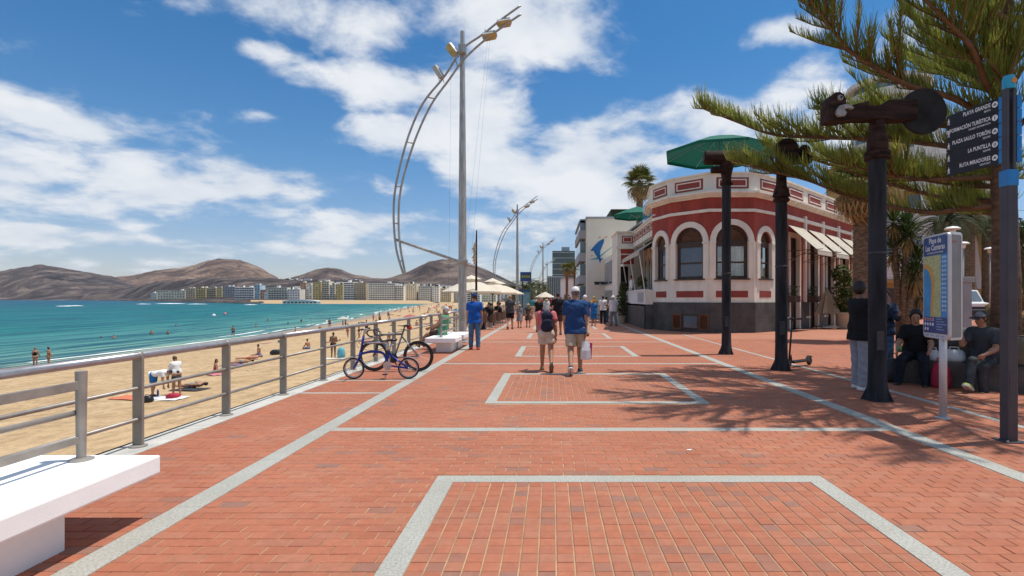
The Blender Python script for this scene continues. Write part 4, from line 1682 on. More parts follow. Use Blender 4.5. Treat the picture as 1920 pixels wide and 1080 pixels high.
# end pavilion facing the walkers
pw = Wall((4.35, 35.5), (5.45, 35.5))
pv = MB()
pw.box(pv, 0, .22, 0, 6.0, -3, 0)
pw.box(pv, .22, pw.L, 4.9, 6.0, -3, 0)
pw.box(pv, .22, pw.L + 1, -.01, 1.3, -3, -.02)
pv.build('pavilion', M_cream, rest)
MB.build(pw.box(MB(), .24, pw.L, 3.9, 4.52, -.06, .02), 'red_wall', M_red, rest)
MB.build(pw.box(MB(), .24, pw.L, 4.58, 4.88, -.06, .02), 'red_wall', M_red, rest)
MB.build(pw.box(MB(), .22, pw.L, 4.52, 4.58, -.06, .04), 'string_course', M_cream, rest)
pn = MB.build(pw.box(MB(), .3, pw.L - .08, 5.28, 5.78, -.02, .03), 'parapet_panel', M_redp, rest)
MB.build(pw.ring(MB(), [(.38, 5.35), (.96, 5.35), (.96, 5.71), (.38, 5.71)], [(.42, 5.39), (.92, 5.39), (.92, 5.67), (.42, 5.67)], .02, .05), 'panel_rim', M_cream, pn)
MB.build(pw.box(MB(), -.1, pw.L + .1, 4.92, 5.08, 0, .12), 'cornice', M_cream, rest)
MB.build(pw.box(MB(), -.08, pw.L + .1, 6.0, 6.08, -3, .1), 'coping', M_cream, rest)
MB.build(pw.box(MB(), .22, pw.L, 1.3, 3.9, -2.9, -2.7), 'doorway', M_dark, rest)
q = MB()
for k in range(4):
    pw.box(q, .28 + k * .07, .30 + k * .07, 0, 3.6, .02, .04)
for k in range(12):
    pw.box(q, .28, .51, .3 * k, .3 * k + .02, .02, .04)
q.build('lattice', M_blackmetal, rest)
# glass wind screens and rail on the roof terrace
M_scr = mat('blue_wind_screen', (.16, .30, .44), .08, 0, .15, 1, spec=.8)
for k in range(3):
    MB().box((5.55 + k * .0, 29.4 + k * 1.3, 6.65), (.03, 1.15, 1.2)).build('wind_screen', M_scr, rest)
q = MB()
w = walls[2]
for k in range(3):
    q.tube([w.P(.3 + k * .75, 7.5, -.3), w.P(.3 + k * .75, 8.2, -.3)], .02, 6)
q.tube([w.P(.3, 8.2, -.3), w.P(1.8, 8.2, -.3)], .02, 6)
q.tube([w.P(.3, 7.95, -.3), w.P(1.8, 7.95, -.3)], .015, 6)
q.build('roof_rail', M_galv, rest)

# ================================================================== parasols
M_green = leafmat('green_canvas', (.004, .14, .085), (.003, .115, .07), .8, .16)
M_canvas = leafmat('cream_canvas', (.80, .74, .62), (.74, .67, .54), .8, .30)
M_pole = mat('parasol_pole', (.55, .54, .52), .4, .4, .1)
M_polew = mat('parasol_pole_wood', (.20, .11, .05), .6, 0, .2)


def parasol(label, loc, Rr, ztop, zedge, zbase, canvas, sides=8, group=None, pole=None, valance=.0, rot0=.2, vent=False):
    t = thing('parasol', label, 'parasol', (loc[0], loc[1], zbase), 0, group)
    zt, ze = ztop - zbase, zedge - zbase
    vs = [(0, 0, zt)]
    fs = []
    n = sides
    rim = []
    for k in range(n):
        a = 2 * PI * k / n + rot0
        rim.append((Rr * math.cos(a), Rr * math.sin(a), ze))
    mid = []
    for k in range(n):
        a = 2 * PI * k / n + rot0
        mid.append((Rr * .5 * math.cos(a), Rr * .5 * math.sin(a), ze + (zt - ze) * .56))
    vs = [(0, 0, zt)] + mid + rim
    for k in range(n):
        j = (k + 1) % n
        fs += [(0, 1 + k, 1 + j), (1 + k, 1 + n + k, 1 + n + j, 1 + j)]
    if valance:
        low = [(p[0], p[1], p[2] - valance) for p in rim]
        vs += low
        for k in range(n):
            j = (k + 1) % n
            fs.append((1 + n + k, 1 + 2 * n + k, 1 + 2 * n + j, 1 + n + j))
    m = MB().add(vs, fs)
    o = m.build('canopy', canvas, t, recalc=False)
    if vent:
        m = MB()
        v2 = [(0, 0, zt + .22)] + [(.6 * math.cos(2 * PI * k / n + rot0), .6 * math.sin(2 * PI * k / n + rot0), zt - .02) for k in range(n)]
        m.add(v2, [(0, 1 + k, 1 + (k + 1) % n) for k in range(n)]).build('vent', canvas, t, recalc=False)
    MB().tube([(0, 0, 0), (0, 0, zt - .02)], .035, 8).build('pole', pole or M_pole, t, smooth=True)
    q = MB()
    for k in range(n):
        a = 2 * PI * k / n + rot0
        q.tube([(0, 0, zt - .06), (Rr * .5 * math.cos(a), Rr * .5 * math.sin(a), ze + (zt - ze) * .56 - .03), (Rr * .99 * math.cos(a), Rr * .99 * math.sin(a), ze - .02)], .014, 5)
        q.tube([(0, 0, zt - (zt - ze) * .9 - .25), (Rr * .5 * math.cos(a), Rr * .5 * math.sin(a), ze + (zt - ze) * .54)], .012, 5)
    q.build('rib', pole or M_pole, t, kind='stuff')
    return t


parasol('large green parasol open on the roof of the red restaurant', (8.55, 27.2), 2.85, 9.95, 9.0, 6.62, M_green, 8, valance=.14, rot0=.16)
parasol('green parasol farther back over the terrace roof', (5.9, 37.0), 1.7, 8.0, 7.35, 5.6, M_green, 8, valance=.12)

# ================================================================== other buildings on the right
M_creamb = mat('cream_facade', (.74, .69, .58), .85, 0, .05, .5)
M_bglass = mat('building_glass', (.10, .15, .19), .08, 0, .2, .5, spec=.9)
M_ggrey = mat('grey_facade', (.36, .38, .40), .8, 0, .08, .3)
M_blue = mat('mural_blue', (.012, .14, .36), .7, 0, .12, 1)
M_teal = mat('mural_teal', (.12, .36, .38), .7, 0, .1, 1)
M_orange = mat('mural_orange', (.60, .20, .08), .7)
cb = thing('building', 'cream building with a blue leaping dolphin mural on its blank wall', 'building', (0, 0, 0))
MB().span((3.6, 55, 0), (12, 68, 9.85)).build('wall', M_creamb, cb)
MB().span((3.5, 54.9, 9.85), (12, 68, 10.05)).build('coping', M_ggrey, cb)
MB().span((5.4, 40, 0), (12, 54.98, 5.6)).build('annex', M_creamb, cb)
for k in range(3):
    for (z0, z1) in ((.4, 2.4), (2.9, 5.1)):
        y = 42.5 + k * 4
        fr = MB().span((5.33, y, z0), (5.41, y + 3.4, z1)).build('window', M_ggrey, cb)
        for j in range(3):
            MB().span((5.30, y + .1 + j * 1.1, z0 + .1), (5.335, y + 1.1 + j * 1.1, z1 - .1)).build('pane', M_bglass, fr)
for k in range(4):
    z = .8 + k * 2.4
    MB().span((2.9, 57, z), (3.59, 67.5, z + .9)).build('balcony', M_ggrey, cb)
    MB().span((3.0, 57, z + .9), (3.59, 67.5, z + 2.1)).build('window', M_bglass, cb)
MB().span((2.9, 57, 9.7), (3.59, 67.5, 9.95)).build('balcony_roof', M_ggrey, cb)
dw = Wall((3.6, 55), (12, 55))


def mural(pts, d, m, name):
    q = MB()
    dw.prism(q, [((p[0] - CX) * .055 - 3.6, EYE + (CY - p[1]) * .055) for p in pts], -.01, d)
    return q.build(name, m, cb)


mural([(1107, 470), (1114, 461), (1122, 453), (1129, 449), (1133, 448), (1132, 455), (1129, 462), (1126, 470), (1125, 478), (1126, 484), (1131, 485), (1127, 488), (1125, 494), (1123, 487), (1119, 481), (1115, 475), (1113, 470), (1109, 471)], .03, M_blue, 'dolphin_mural')
mural([(1118, 484), (1140, 468), (1148, 462), (1147, 464), (1136, 473), (1123, 485)], .02, M_teal, 'mural_wave')
mural([(1104, 487), (1118, 483), (1125, 486), (1112, 487)], .02, M_teal, 'mural_wave')
mural([(1121, 446), (1127, 443), (1125, 446)], .02, M_orange, 'mural_bird')
mural([(1133, 446), (1139, 442), (1137, 446)], .02, M_orange, 'mural_bird')
mural([(1107, 480), (1112, 478), (1110, 481)], .02, M_orange, 'mural_bird')
q = MB()
for k in range(2):
    q.tube([(3.9 + .4, 54.5, 3.3 - k * .05), (6.5, 54.5, 3.3 - k * .05)], .04, 6)
q.box((5.2, 54.4, 3.15), (.5, .3, .25))
q.box((4.6, 54.4, 3.15), (.5, .3, .25))
q.build('lamp_bracket', M_blackmetal, cb)
MB().span((6.2, 56, 10.05), (9.5, 62, 11.0)).build('roof_hedge', leafmat('hedge_leaf', (.05, .07, .02), (.015, .022, .008), 4), cb)

tb = thing('office_tower', 'dark green glass tower block in the far distance', 'tower', (6.5, 300, 0))
MB().span((-6.3, 0, 0), (6.4, 14, 28.5)).build('wall', mat('tower_glass', (.07, .105, .10), .25, 0, .15, .1), tb)
q = MB()
for k in range(9):
    q.span((-6.4, -.15, 2.6 + k * 3.1), (6.5, 0, 3.0 + k * 3.1))
q.build('floor_band', M_ggrey, tb, kind='stuff')
MB().span((-1, 3, 28.5), (3.5, 8, 31)).build('roof_plant', M_ggrey, tb)
gb = thing('building', 'pale grey slab block below the dark glass tower', 'building', (2.2, 210, 0))
MB().span((-4, 0, 0), (3.6, 30, 10.5)).build('wall', M_ggrey, gb)
q = MB()
for k in range(9):
    q.span((-3.9 + k * .84, -.1, .4), (-3.4 + k * .84, .05, 10.0))
q.build('window_strip', M_win, gb, kind='stuff')
wb = thing('building', 'low white building behind the twin palms', 'building', (5.0, 130, 0))
MB().span((-2.6, 0, 0), (3.5, 20, 6.4)).build('wall', mat('white_facade', (.70, .69, .66), .85, 0, .05, .4), wb)
for k in range(2):
    q = MB().span((-2 + k * 1.9, -.08, 1 + 0), (-.8 + k * 1.9, .05, 2.6)).build('window', M_win, wb)
MB().span((-2.7, -.3, 6.4), (3.6, 20, 6.7)).build('coping', M_ggrey, wb)

# hotels behind the trees on the right
M_hw = mat('hotel_white', (.68, .67, .64), .85, 0, .05, .4)
M_och = mat('ochre_render', (.42, .26, .09), .85, 0, .1, .6)
ht = thing('hotel', 'tall white hotel with rounded glass balconies above the pine', 'hotel', (41.6, 66, 0))
MB().lathe([(3.7, 0), (3.7, 27.4)], 28).build('wall', M_hw, ht, auto=30)
for k in range(9):
    z = 1.0 + k * 3.05
    MB().lathe([(3.75, z), (4.5, z), (4.5, z + 1.0), (4.4, z + 1.0), (4.4, z + .15), (3.75, z + .15)], 28, cap=False).build('balcony', M_hw, ht, auto=30)
    MB().lathe([(3.76, z + 1.1), (3.8, z + 1.1), (3.8, z + 2.7), (3.76, z + 2.7)], 28, cap=False).build('window', M_bglass, ht, auto=30)
MB().lathe([(4.6, 27.4), (4.6, 27.9), (0, 27.9)], 28).build('roof', M_hw, ht, auto=30)
h2 = thing('hotel', 'white and ochre apartment house with slanting balconies behind the direction sign', 'hotel', (37.2, 50, 0))
MB().span((-4.3, 0, 0), (5.5, 14, 17)).build('wall', M_och, h2)
for k in range(5):
    z = 3 + k * 2.9
    MB().prism([(-4.3, z), (1.6, z), (1.6, z + .9), (-4.3, z + .9)], (0, -1.3, 0), (0, 0, 0)).build('balcony', M_hw, h2)
    MB().span((-3.8, -.06, z + 1.0), (1.2, .1, z + 2.5)).build('window', M_bglass, h2)
q = MB()
for k in range(4):
    x = -4.4 + k * 1.9
    q.prism([(x, 17.4), (x + .55, 17.4), (x + 2.4, 2.5), (x + 1.85, 2.5)], (0, -.4, 0), (0, -1.35, 0))
q.build('slanting_fin', M_hw, h2)
h3 = thing('house', 'low white house with ochre ground floor behind the yucca', 'house', (27.5, 41, 0))
MB().span((-3, 0, 2.95), (1.6, 10, 8.6)).build('wall', M_hw, h3)
MB().span((-3, .15, 0), (1.6, 10, 2.95)).build('ground_floor', M_och, h3)
MB().span((-3.1, -.12, 2.8), (1.7, .1, 3.1)).build('string_course', M_och, h3)
for k in range(2):
    MB().span((-2.4 + k * 2.1, .05, .6), (-.9 + k * 2.1, .2, 2.4)).build('window', M_frame, h3)
    MB().span((-2.2 + k * 2.1, -.05, 4.6), (-1.2 + k * 2.1, .06, 6.4)).build('window', M_bglass, h3)
h4 = thing('house', 'pinkish far house between the palm trunks on the right', 'house', (62, 78, 0))
MB().span((-6, 0, 0), (7, 12, 11)).build('wall', mat('pink_facade', (.50, .36, .28), .85, 0, .08, .4), h4)
for k in range(4):
    for j in range(3):
        MB().span((-5.4 + k * 3, -.06, 1.2 + j * 3.3), (-3.8 + k * 3, .05, 2.9 + j * 3.3)).build('window', M_win, h4)
h5 = thing('house', 'long pale house closing the view behind the white truck', 'house', (36, 62, 0))
MB().span((-14, 0, 0), (30, 10, 5.2)).build('wall', mat('sand_facade', (.46, .41, .33), .85, 0, .08, .3), h5)
for k in range(9):
    MB().span((-13 + k * 4.6, -.07, .9), (-11 + k * 4.6, .05, 3.0)).build('window', M_win, h5)
# ================================================================== vegetation
def ribbons(name, roots, dirs, ups, lens, wid, m, parent, seg=2, sides=3, bend=.7, seed=0, kind='stuff', loc=None):
    """many thin tapered strands as real 3-sided tubes, numpy"""
    rng = np.random.default_rng(seed)
    n = len(roots)
    roots, dirs, ups = np.asarray(roots, float), np.asarray(dirs, float), np.asarray(ups, float)
    lens = np.asarray(lens, float)
    dirs /= np.linalg.norm(dirs, axis=1, keepdims=True)
    a = np.cross(dirs, ups)
    nn = np.linalg.norm(a, axis=1, keepdims=True)
    a = np.where(nn < 1e-3, np.array([[1., 0, 0]]), a / np.maximum(nn, 1e-6))
    b_ = np.cross(dirs, a)
    if sides == 2:          # flat needle sprays: a ribbon turned at random about its length
        ph = rng.uniform(0, PI, n)[:, None]
        a = a * np.cos(ph) + b_ * np.sin(ph)
    V = np.zeros((n, seg + 1, sides, 3))
    for k in range(seg + 1):
        u = k / seg
        c = roots + dirs * (lens * u * (1 - bend * .35 * u))[:, None] + ups * (lens * bend * u * u * .62)[:, None]
        w = wid * (1 - .75 * u)
        for q in range(sides):
            an = 2 * PI * q / sides
            V[:, k, q] = c + a * (w * math.cos(an)) + b_ * (w * math.sin(an))
    idx = np.arange(n * (seg + 1) * sides).reshape(n, seg + 1, sides)
    quads = []
    for k in range(seg):
        for q in range(1 if sides == 2 else sides):
            q2 = (q + 1) % sides
            quads.append(np.stack([idx[:, k, q], idx[:, k, q2], idx[:, k + 1, q2], idx[:, k + 1, q]], -1))
    Q = np.concatenate(quads)
    return np_mesh(name, V.reshape(-1, 3), Q, m, parent, kind, smooth=True, loc=loc)


def np_mesh(name, V, Q, m, parent=None, kind=None, smooth=False, loc=None, label=None, cat=None):
    me = bpy.data.meshes.new(name)
    me.vertices.add(len(V))
    me.vertices.foreach_set('co', np.asarray(V, np.float32).reshape(-1))
    k = Q.shape[1]
    me.loops.add(len(Q) * k)
    me.loops.foreach_set('vertex_index', Q.reshape(-1).astype(np.int32))
    me.polygons.add(len(Q))
    me.polygons.foreach_set('loop_start', (np.arange(len(Q)) * k).astype(np.int32))
    if smooth:
        me.polygons.foreach_set('use_smooth', np.ones(len(Q), bool))
    me.update(calc_edges=True)
    if m:
        me.materials.append(m)
    return obj(name, me, parent, kind, label, cat, None, loc)


def leaf_cloud(name, centres, n, size, m, parent, seed=0, kind='stuff', flat=.5):
    """leaf sized faces through clumps: centres = [(x,y,z,rx,ry,rz)]"""
    rng = np.random.default_rng(seed)
    C_ = np.array(centres, float)
    pick = rng.integers(0, len(C_), n)
    d = rng.normal(size=(n, 3))
    d /= np.linalg.norm(d, axis=1, keepdims=True)
    r = rng.uniform(.25, 1, n) ** .5
    p = C_[pick, :3] + d * r[:, None] * C_[pick, 3:6]
    e1 = rng.normal(size=(n, 3))
    e1[:, 2] *= flat
    e1 /= np.linalg.norm(e1, axis=1, keepdims=True)
    e2 = np.cross(e1, rng.normal(size=(n, 3)))
    e2 /= np.linalg.norm(e2, axis=1, keepdims=True)
    s = size * rng.uniform(.6, 1.3, n)[:, None]
    V = np.stack([p - e1 * s, p + e2 * s * .45, p + e1 * s, p - e2 * s * .45], 1).reshape(-1, 3)
    return np_mesh(name, V, np.arange(n * 4).reshape(n, 4), m, parent, kind)


M_bark = mat('pine_bark', (.17, .095, .055), .9, 0, .3, 5, .8, 25, stretch=(1, 1, 2.5))
M_limb = mat('pine_limb_bark', (.17, .085, .042), .85, 0, .25, 4, .6, 30)
M_pine = leafmat('pine_foliage', (.36, .385, .072), (.15, .185, .042), 2.2, .55)

pine = thing('pine_tree', 'big island pine with upswept brush foliage reaching over the posts', 'tree', (8.15, 9.6, 0))
O = Vector((8.15, 9.6, 0))
MB().tube([(0, 0, .3), (.03, 0, 2), (-.02, .02, 4), (.02, 0, 7), (0, 0, 12)], [.24, .205, .18, .115, .07], 14).build('trunk', M_bark, pine, smooth=True)
BR_ = [  # pixel path with distances: trunk end first
    [(1895, 255, 9.6), (1800, 190, 9.4), (1700, 158, 9.2), (1640, 125, 9.1), (1590, 92, 9.0), (1545, 35, 8.9), (1510, -15, 8.8)],
    [(1890, 215, 9.6), (1850, 160, 9.1), (1825, 95, 8.7), (1780, 45, 8.4), (1730, -5, 8.2), (1690, -40, 8.0)],
    [(1890, 300, 9.6), (1780, 275, 10.3), (1660, 262, 11), (1540, 258, 11.4), (1450, 252, 11.8), (1380, 228, 12), (1318, 204, 12.2)],
    [(1885, 385, 9.6), (1800, 392, 9.9), (1740, 398, 10.2), (1660, 385, 10.7), (1590, 368, 11.1), (1520, 340, 11.5), (1450, 322, 11.8), (1366, 298, 12.0)],
    [(1890, 330, 9.6), (1800, 335, 9.8), (1720, 335, 9.8), (1650, 325, 9.6), (1575, 305, 9.4)],
    [(1890, 150, 9.6), (1840, 60, 9.9), (1790, 10, 10.4), (1740, -30, 10.8)],
    [(1895, 250, 9.6), (1960, 190, 9.0), (2020, 130, 8.4)],
    [(1885, 378, 9.8), (1780, 372, 10.8), (1680, 348, 11.6), (1600, 322, 12.2), (1500, 292, 12.8), (1430, 272, 13.2)],
    [(1885, 350, 9.7), (1790, 345, 10.6), (1700, 330, 11.4), (1630, 305, 12)],
    [(1890, 90, 9.6), (1830, 30, 10.4), (1760, -10, 11)],
    [(1880, 180, 9.6), (1800, 120, 10.6), (1740, 60, 11.6), (1690, 20, 12)],
    [(1890, 300, 9.6), (1850, 330, 10.6), (1800, 345, 11.6)],
    [(1895, 165, 9.5), (1880, 95, 8.9), (1850, 30, 8.6)],
    [(1900, 265, 9.4), (1880, 205, 9.0), (1895, 140, 8.7), (1915, 80, 8.6)],
    [(1895, 120, 9.6), (1950, 20, 9.6), (1990, -60, 9.6)],
    [(1890, 400, 9.6), (1850, 400, 11.2), (1800, 385, 12.6), (1740, 375, 13.6)],
    [(1890, 200, 9.6), (1830, 150, 11.2), (1740, 130, 12.6), (1670, 80, 13.4)],
    [(1890, 40, 9.6), (1800, -20, 8.6), (1700, -60, 7.8), (1620, -75, 7.2)],
    [(1890, 240, 9.6), (1830, 240, 10.2), (1760, 235, 10.6), (1680, 215, 11), (1600, 205, 11.4), (1530, 215, 11.8)],
]
prn = random.Random(21)
NB0 = len(BR_)
for k_ in range(7):  # lowest whorl out of view, added to shade the planter and seat
    a_ = -3.0 + k_ * .6
    d_b = Vector((math.cos(a_), math.sin(a_), 0))
    BR_.append([(0, 0, 7.2), tuple(d_b * 1.2 + Vector((0, 0, 7.4))), tuple(d_b * 2.4 + Vector((0, 0, 7.5))), tuple(d_b * 3.5 + Vector((0, 0, 7.9)))])
for (z_, n_, L_b, a0_) in ((8.9, 4, 4.2, 2.5), (10.2, 6, 3.6, .3)):      # whorls above the view, they shade the paving
    for k_ in range(n_):
        a_ = a0_ + (k_ * 2 * PI / n_ if z_ > 9.5 else (k_ - 2) * .48 + .6)
        d_b = Vector((math.cos(a_), math.sin(a_), 0))
        BR_.append([(0, 0, z_), tuple(d_b * L_b * .35 + Vector((0, 0, z_ + .25))), tuple(d_b * L_b * .7 + Vector((0, 0, z_ + .3))), tuple(d_b * L_b + Vector((0, 0, z_ + .8)))])
for bi, path in enumerate(BR_):
    pts = smooth_curve([(Vector(p) if bi >= NB0 else at(*p) - O) for p in path], 8)
    n = len(pts)
    br_o = MB().tube(pts, [.050 * (1 - i / n) ** .8 + .009 for i in range(n)], 7).build('branch', M_limb, pine, smooth=True)
    roots, dirs, ups, lens = [], [], [], []
    twm = MB()
    cum = 0
    tot = sum((pts[i + 1] - pts[i]).length for i in range(n - 1))
    nextt = .35 if bi not in (4,) else .2
    for i in range(n - 1):
        seg_ = pts[i + 1] - pts[i]
        L = seg_.length
        d = seg_.normalized()
        side = d.cross(Vector((0, 0, 1))).normalized()
        k = 0
        while nextt < cum + L:
            u = (nextt - cum) / L
            p = pts[i] + seg_ * u
            fr = nextt / tot
            # strands straight from the limb
            for s_ in range(5):
                roots.append(p + Vector((prn.uniform(-.03, .03),) * 3))
                dirs.append(d * prn.uniform(.3, .8) + side * prn.uniform(-.7, .7) + Vector((0, 0, prn.uniform(.4, 1))))
                ups.append((prn.uniform(-.2, .2), prn.uniform(-.2, .2), 1))
                lens.append(prn.uniform(.24, .46))
            nextt += .06
            k += 1
            if prn.random() < .56 and float(fbm(nextt * 1.6 + bi * 9.1, bi * 2.3, 2, 5)) > .30:
                sg = prn.choice((-1, 1))
                tl = prn.uniform(.35, 1.0) * (1 - .55 * fr ** 3) * (.45 + .9 * min(1, fr * 2.2))
                if fr > .9:
                    tl *= .6
                td = (d * prn.uniform(.5, 1.0) + side * sg * prn.uniform(.45, .9) + Vector((0, 0, prn.uniform(-.12, .42)))).normalized()
                te = [p, p + td * tl * .5 + Vector((0, 0, .02)), p + td * tl + Vector((0, 0, .12 * tl))]
                twm.tube(te, [.013, .010, .005], 4, cap=False)
                ts_ = prn.uniform(.65, 1.35)
                m_ = int(tl / .027)
                tside = td.cross(Vector((0, 0, 1))).normalized()
                for q in range(m_):
                    v = q / m_
                    rp = p + td * tl * v + Vector((0, 0, .12 * tl * v * v))
                    for sg2 in (-1, 1):
                        roots.append(rp)
                        dirs.append(td * prn.uniform(.45, .9) + tside * sg2 * prn.uniform(.1, .8) + Vector((0, 0, prn.uniform(.35, 1.1))))
                        ups.append((prn.uniform(-.15, .15), prn.uniform(-.15, .15), 1))
                        lens.append(ts_ * prn.uniform(.22, .46) * (1 - .45 * v))
        cum += L
    twm.build('twig', M_limb, br_o, kind='stuff', recalc=False)
    ribbons('foliage', roots, dirs, ups, lens, .0105, M_pine, br_o, seg=2, sides=2, bend=.9, seed=bi)


# ---- palms
M_palmtrunk = mat('palm_trunk', (.20, .135, .08), .95, 0, .35, 6, .9, 18, stretch=(1, 1, 3))
M_fan = leafmat('fan_palm_leaf', (.20, .19, .035), (.06, .075, .02), 1.2, .2)
M_fandry = leafmat('dry_palm_leaf', (.44, .29, .11), (.20, .125, .05), 1.5, .15)
M_date = leafmat('date_palm_leaf', (.075, .10, .03), (.025, .036, .012), 1.0, .2)
M_yucca = leafmat('yucca_leaf', (.07, .12, .03), (.025, .045, .014), 1.0, .15)


def fan_mesh(stem=.55, blade=.6, n=18, w=.034, droop=.25):
    m = MB()
    m.tube([(0, 0, 0), (stem * .5, 0, .03), (stem, 0, 0)], [.02, .014, .012], 4, cap=False)
    for k in range(n):
        a = (k / (n - 1) - .5) * PI * 1.25
        d = Vector((math.cos(a), math.sin(a), 0))
        s_ = Vector((-math.sin(a), math.cos(a), 0))
        o = Vector((stem, 0, 0))
        L = blade * (1 - .2 * abs(a) / 2)
        p1 = o + d * L * .55 + Vector((0, 0, .05))
        p2 = o + d * L + Vector((0, 0, -droop * L))
        m.add([o, p1 - s_ * w, p2, p1 + s_ * w, p1 + Vector((0, 0, -.02))], [(0, 1, 4), (0, 4, 3), (1, 2, 4), (4, 2, 3)])
    return m


def pinnate_mesh(L=2.2, n=34, lw=.03, ll=.42, sag=.9):
    m = MB()
    pts = [Vector((L * u * (1 - .18 * u * u), 0, L * (.42 * u - sag * u * u))) for u in [i / 8 for i in range(9)]]
    m.tube(pts, [.03 * (1 - i / 9) + .005 for i in range(9)], 4, cap=False)
    for k in range(n):
        u = .12 + .88 * k / n
        i = min(7, int(u * 8))
        f = u * 8 - i
        p = pts[i] * (1 - f) + pts[i + 1] * f
        d = (pts[i + 1] - pts[i]).normalized()
        l = ll * math.sin(PI * min(1, .18 + u * .8)) ** .6
        for s_ in (-1, 1):
            e = (d * .55 + Vector((0, s_ * .8, .18))).normalized()
            q = p + e * l + Vector((0, 0, -.22 * l))
            w_ = d * lw * .5
            m.add([p - w_, p + e * l * .5 - w_ * 1.2, q, p + e * l * .5 + w_ * 1.2], [(0, 1, 2, 3)])
    return m


def crown(parent, me, n, z, e0, e1, sc, seed, name='frond', mat_=None):
    r = random.Random(seed)
    for k in range(n):
        u = k / max(1, n - 1)
        el = e0 + (e1 - e0) * u + r.uniform(-.14, .14)
        az = k * 2.39996 + r.uniform(-.2, .2)
        o = obj(name, me, parent, loc=(0, 0, z))
        s_ = sc * r.uniform(.85, 1.12)
        o.scale = (s_, s_, s_)
        o.rotation_euler = (0, -el, az)
    return parent


def palm_trunk(parent, h, r0, r1, m=M_palmtrunk, lean=(0, 0)):
    q = MB()
    n = int(h / .16)
    prof = []
    for i in range(n + 1):
        u = i / n
        rr = r0 + (r1 - r0) * u
        prof += [(rr * 1.04, h * u), (rr * .95, h * (u + .5 / n))]
    q.lathe(prof, 12)
    return q.build('trunk', m, parent, smooth=False)


def fan_palm(label, loc, h, r, crown_r, seed, skirt=16, fr=26, dry_mesh=None, group=None):
    t = thing('fan_palm', label, 'palm tree', loc, 0, group)
    palm_trunk(t, h, r * 1.15, r)
    k = crown_r / 1.15
    fm = fan_mesh(.55, .62, 18, .034, .25).mesh('frond', M_fan, recalc=False)
    crown(t, fm, fr, h, 1.35, -.25, k, seed)
    dm = fan_mesh(.5, .62, 14, .03, .9).mesh('dry_frond', M_fandry, recalc=False)
    crown(t, dm, skirt, h - .1, -.35, -1.35, k * 1.0, seed + 1, 'dry_frond')
    return t


def date_palm(label, loc, h, r, L, seed, n=34, group=None):
    t = thing('date_palm', label, 'palm tree', loc, 0, group)
    palm_trunk(t, h, r * 1.1, r)
    me = pinnate_mesh(L).mesh('frond', M_date, recalc=False)
    crown(t, me, n, h, 1.2, -.5, 1, seed)
    return t


def yucca(label, loc, heads, seed, name='yucca', blade=.62):
    """heads: (dx, dy, z, n blades); bare stems, dry collars and spiky rosettes"""
    t = thing(name, label, 'plant', loc)
    r = random.Random(seed)
    for (dx, dy, z, n) in heads:
        MB().tube([(dx * .15, dy * .15, 0), (dx * .5, dy * .5, z * .5), (dx, dy, z)], [.13, .10, .09], 8).build('stem', M_palmtrunk, t, smooth=True)
        for (nm, mm, e0, e1, cnt, ln) in (('leaf_rosette', M_yucca, 1.45, -.35, n, blade), ('dry_leaves', M_fandry, -.6, -1.45, n // 2, blade * .8)):
            q = MB()
            for k in range(cnt):
                el = e0 + (e1 - e0) * k / cnt + r.uniform(-.15, .15)
                az = k * 2.39996
                d = Vector((math.cos(el) * math.cos(az), math.cos(el) * math.sin(az), math.sin(el)))
                s_ = Vector((-math.sin(az), math.cos(az), 0)) * .036
                o = Vector((dx, dy, z))
                L = ln * r.uniform(.8, 1.15)
                m1, tip = o + d * L * .5, o + d * L + Vector((0, 0, -.12 * L))
                q.add([o + d * .05, m1 - s_, tip, m1 + s_, m1 + Vector((0, 0, -.015))], [(0, 1, 4), (0, 4, 3), (1, 2, 4), (4, 2, 3)])
            q.build(nm, mm, t, kind='stuff', recalc=False)
    return t


fan_palm('fan palm with a dry brown skirt behind the middle carved post', (11.7, 20.2, 0), 5.9, .25, 1.5, 3, 30, 24)
tall = fan_palm('tall fan palm beyond the red restaurant, rising over the green parasol', (6.9, 42, 0), 10.7, .26, 1.55, 5, 16, 30)
gfar = 'tall palms near the pale grey block'
for i, (px, yt, Y, s) in enumerate(((1063, 505, 90, 0), (1078, 502, 92, 1), (1090, 512, 95, 2))):
    h = EYE + (CY - yt) * Y / F
    fan_palm('tall fan palm in the far row beside the cream dolphin building', ((px - CX) * Y / F, Y, 0), h, .22, 1.5, 7 + i, 8, 22, group=gfar)
for i, (px, yt, Y) in enumerate(((985, 545, 60), (997, 540, 72), (1010, 540, 80), (1021, 543, 90), (963, 545, 75))):
    h = EYE + (CY - yt) * Y / F
    date_palm('low bushy palm at the far end of the cafe row', ((px - CX) * Y / F, Y, 0), h, .25, 2.2, 17 + i, 26, group='low palms beyond the cafe parasols')
yucca('yucca with several spiky heads on bare stems behind the map board', (13.2, 20.2, 0), [(-.25, 0, 4.5, 110), (.35, .2, 4.3, 110), (.05, -.3, 3.9, 110), (.5, -.2, 3.0, 110), (-.1, .2, 3.4, 90), (.35, -.3, 2.4, 90)], 3, blade=.95)
date_palm('date palm with drooping crown between sign and pine trunk', (34.4, 44, 0), 8.2, .40, 3.2, 31, 50)
date_palm('second date palm with dark trunk right of the map board', (38.4, 47, 0), 7.6, .42, 3.2, 37, 46)
yucca('low green spiky plant between the white truck and the pine', (26.3, 30, 0), [(0, 0, 2.0, 60), (.8, .3, 2.6, 60), (-.5, 0, 1.5, 50)], 9, blade=1.0)
date_palm('date palm with pale drooping fronds above the map board', (24.0, 32.5, 0), 6.2, .30, 2.4, 53, 46)
yucca('young yucca with one spiky head just left of the map board', (17.2, 25.5, 0), [(0, 0, 2.6, 110), (.5, .2, 1.7, 90)], 12, blade=1.0)
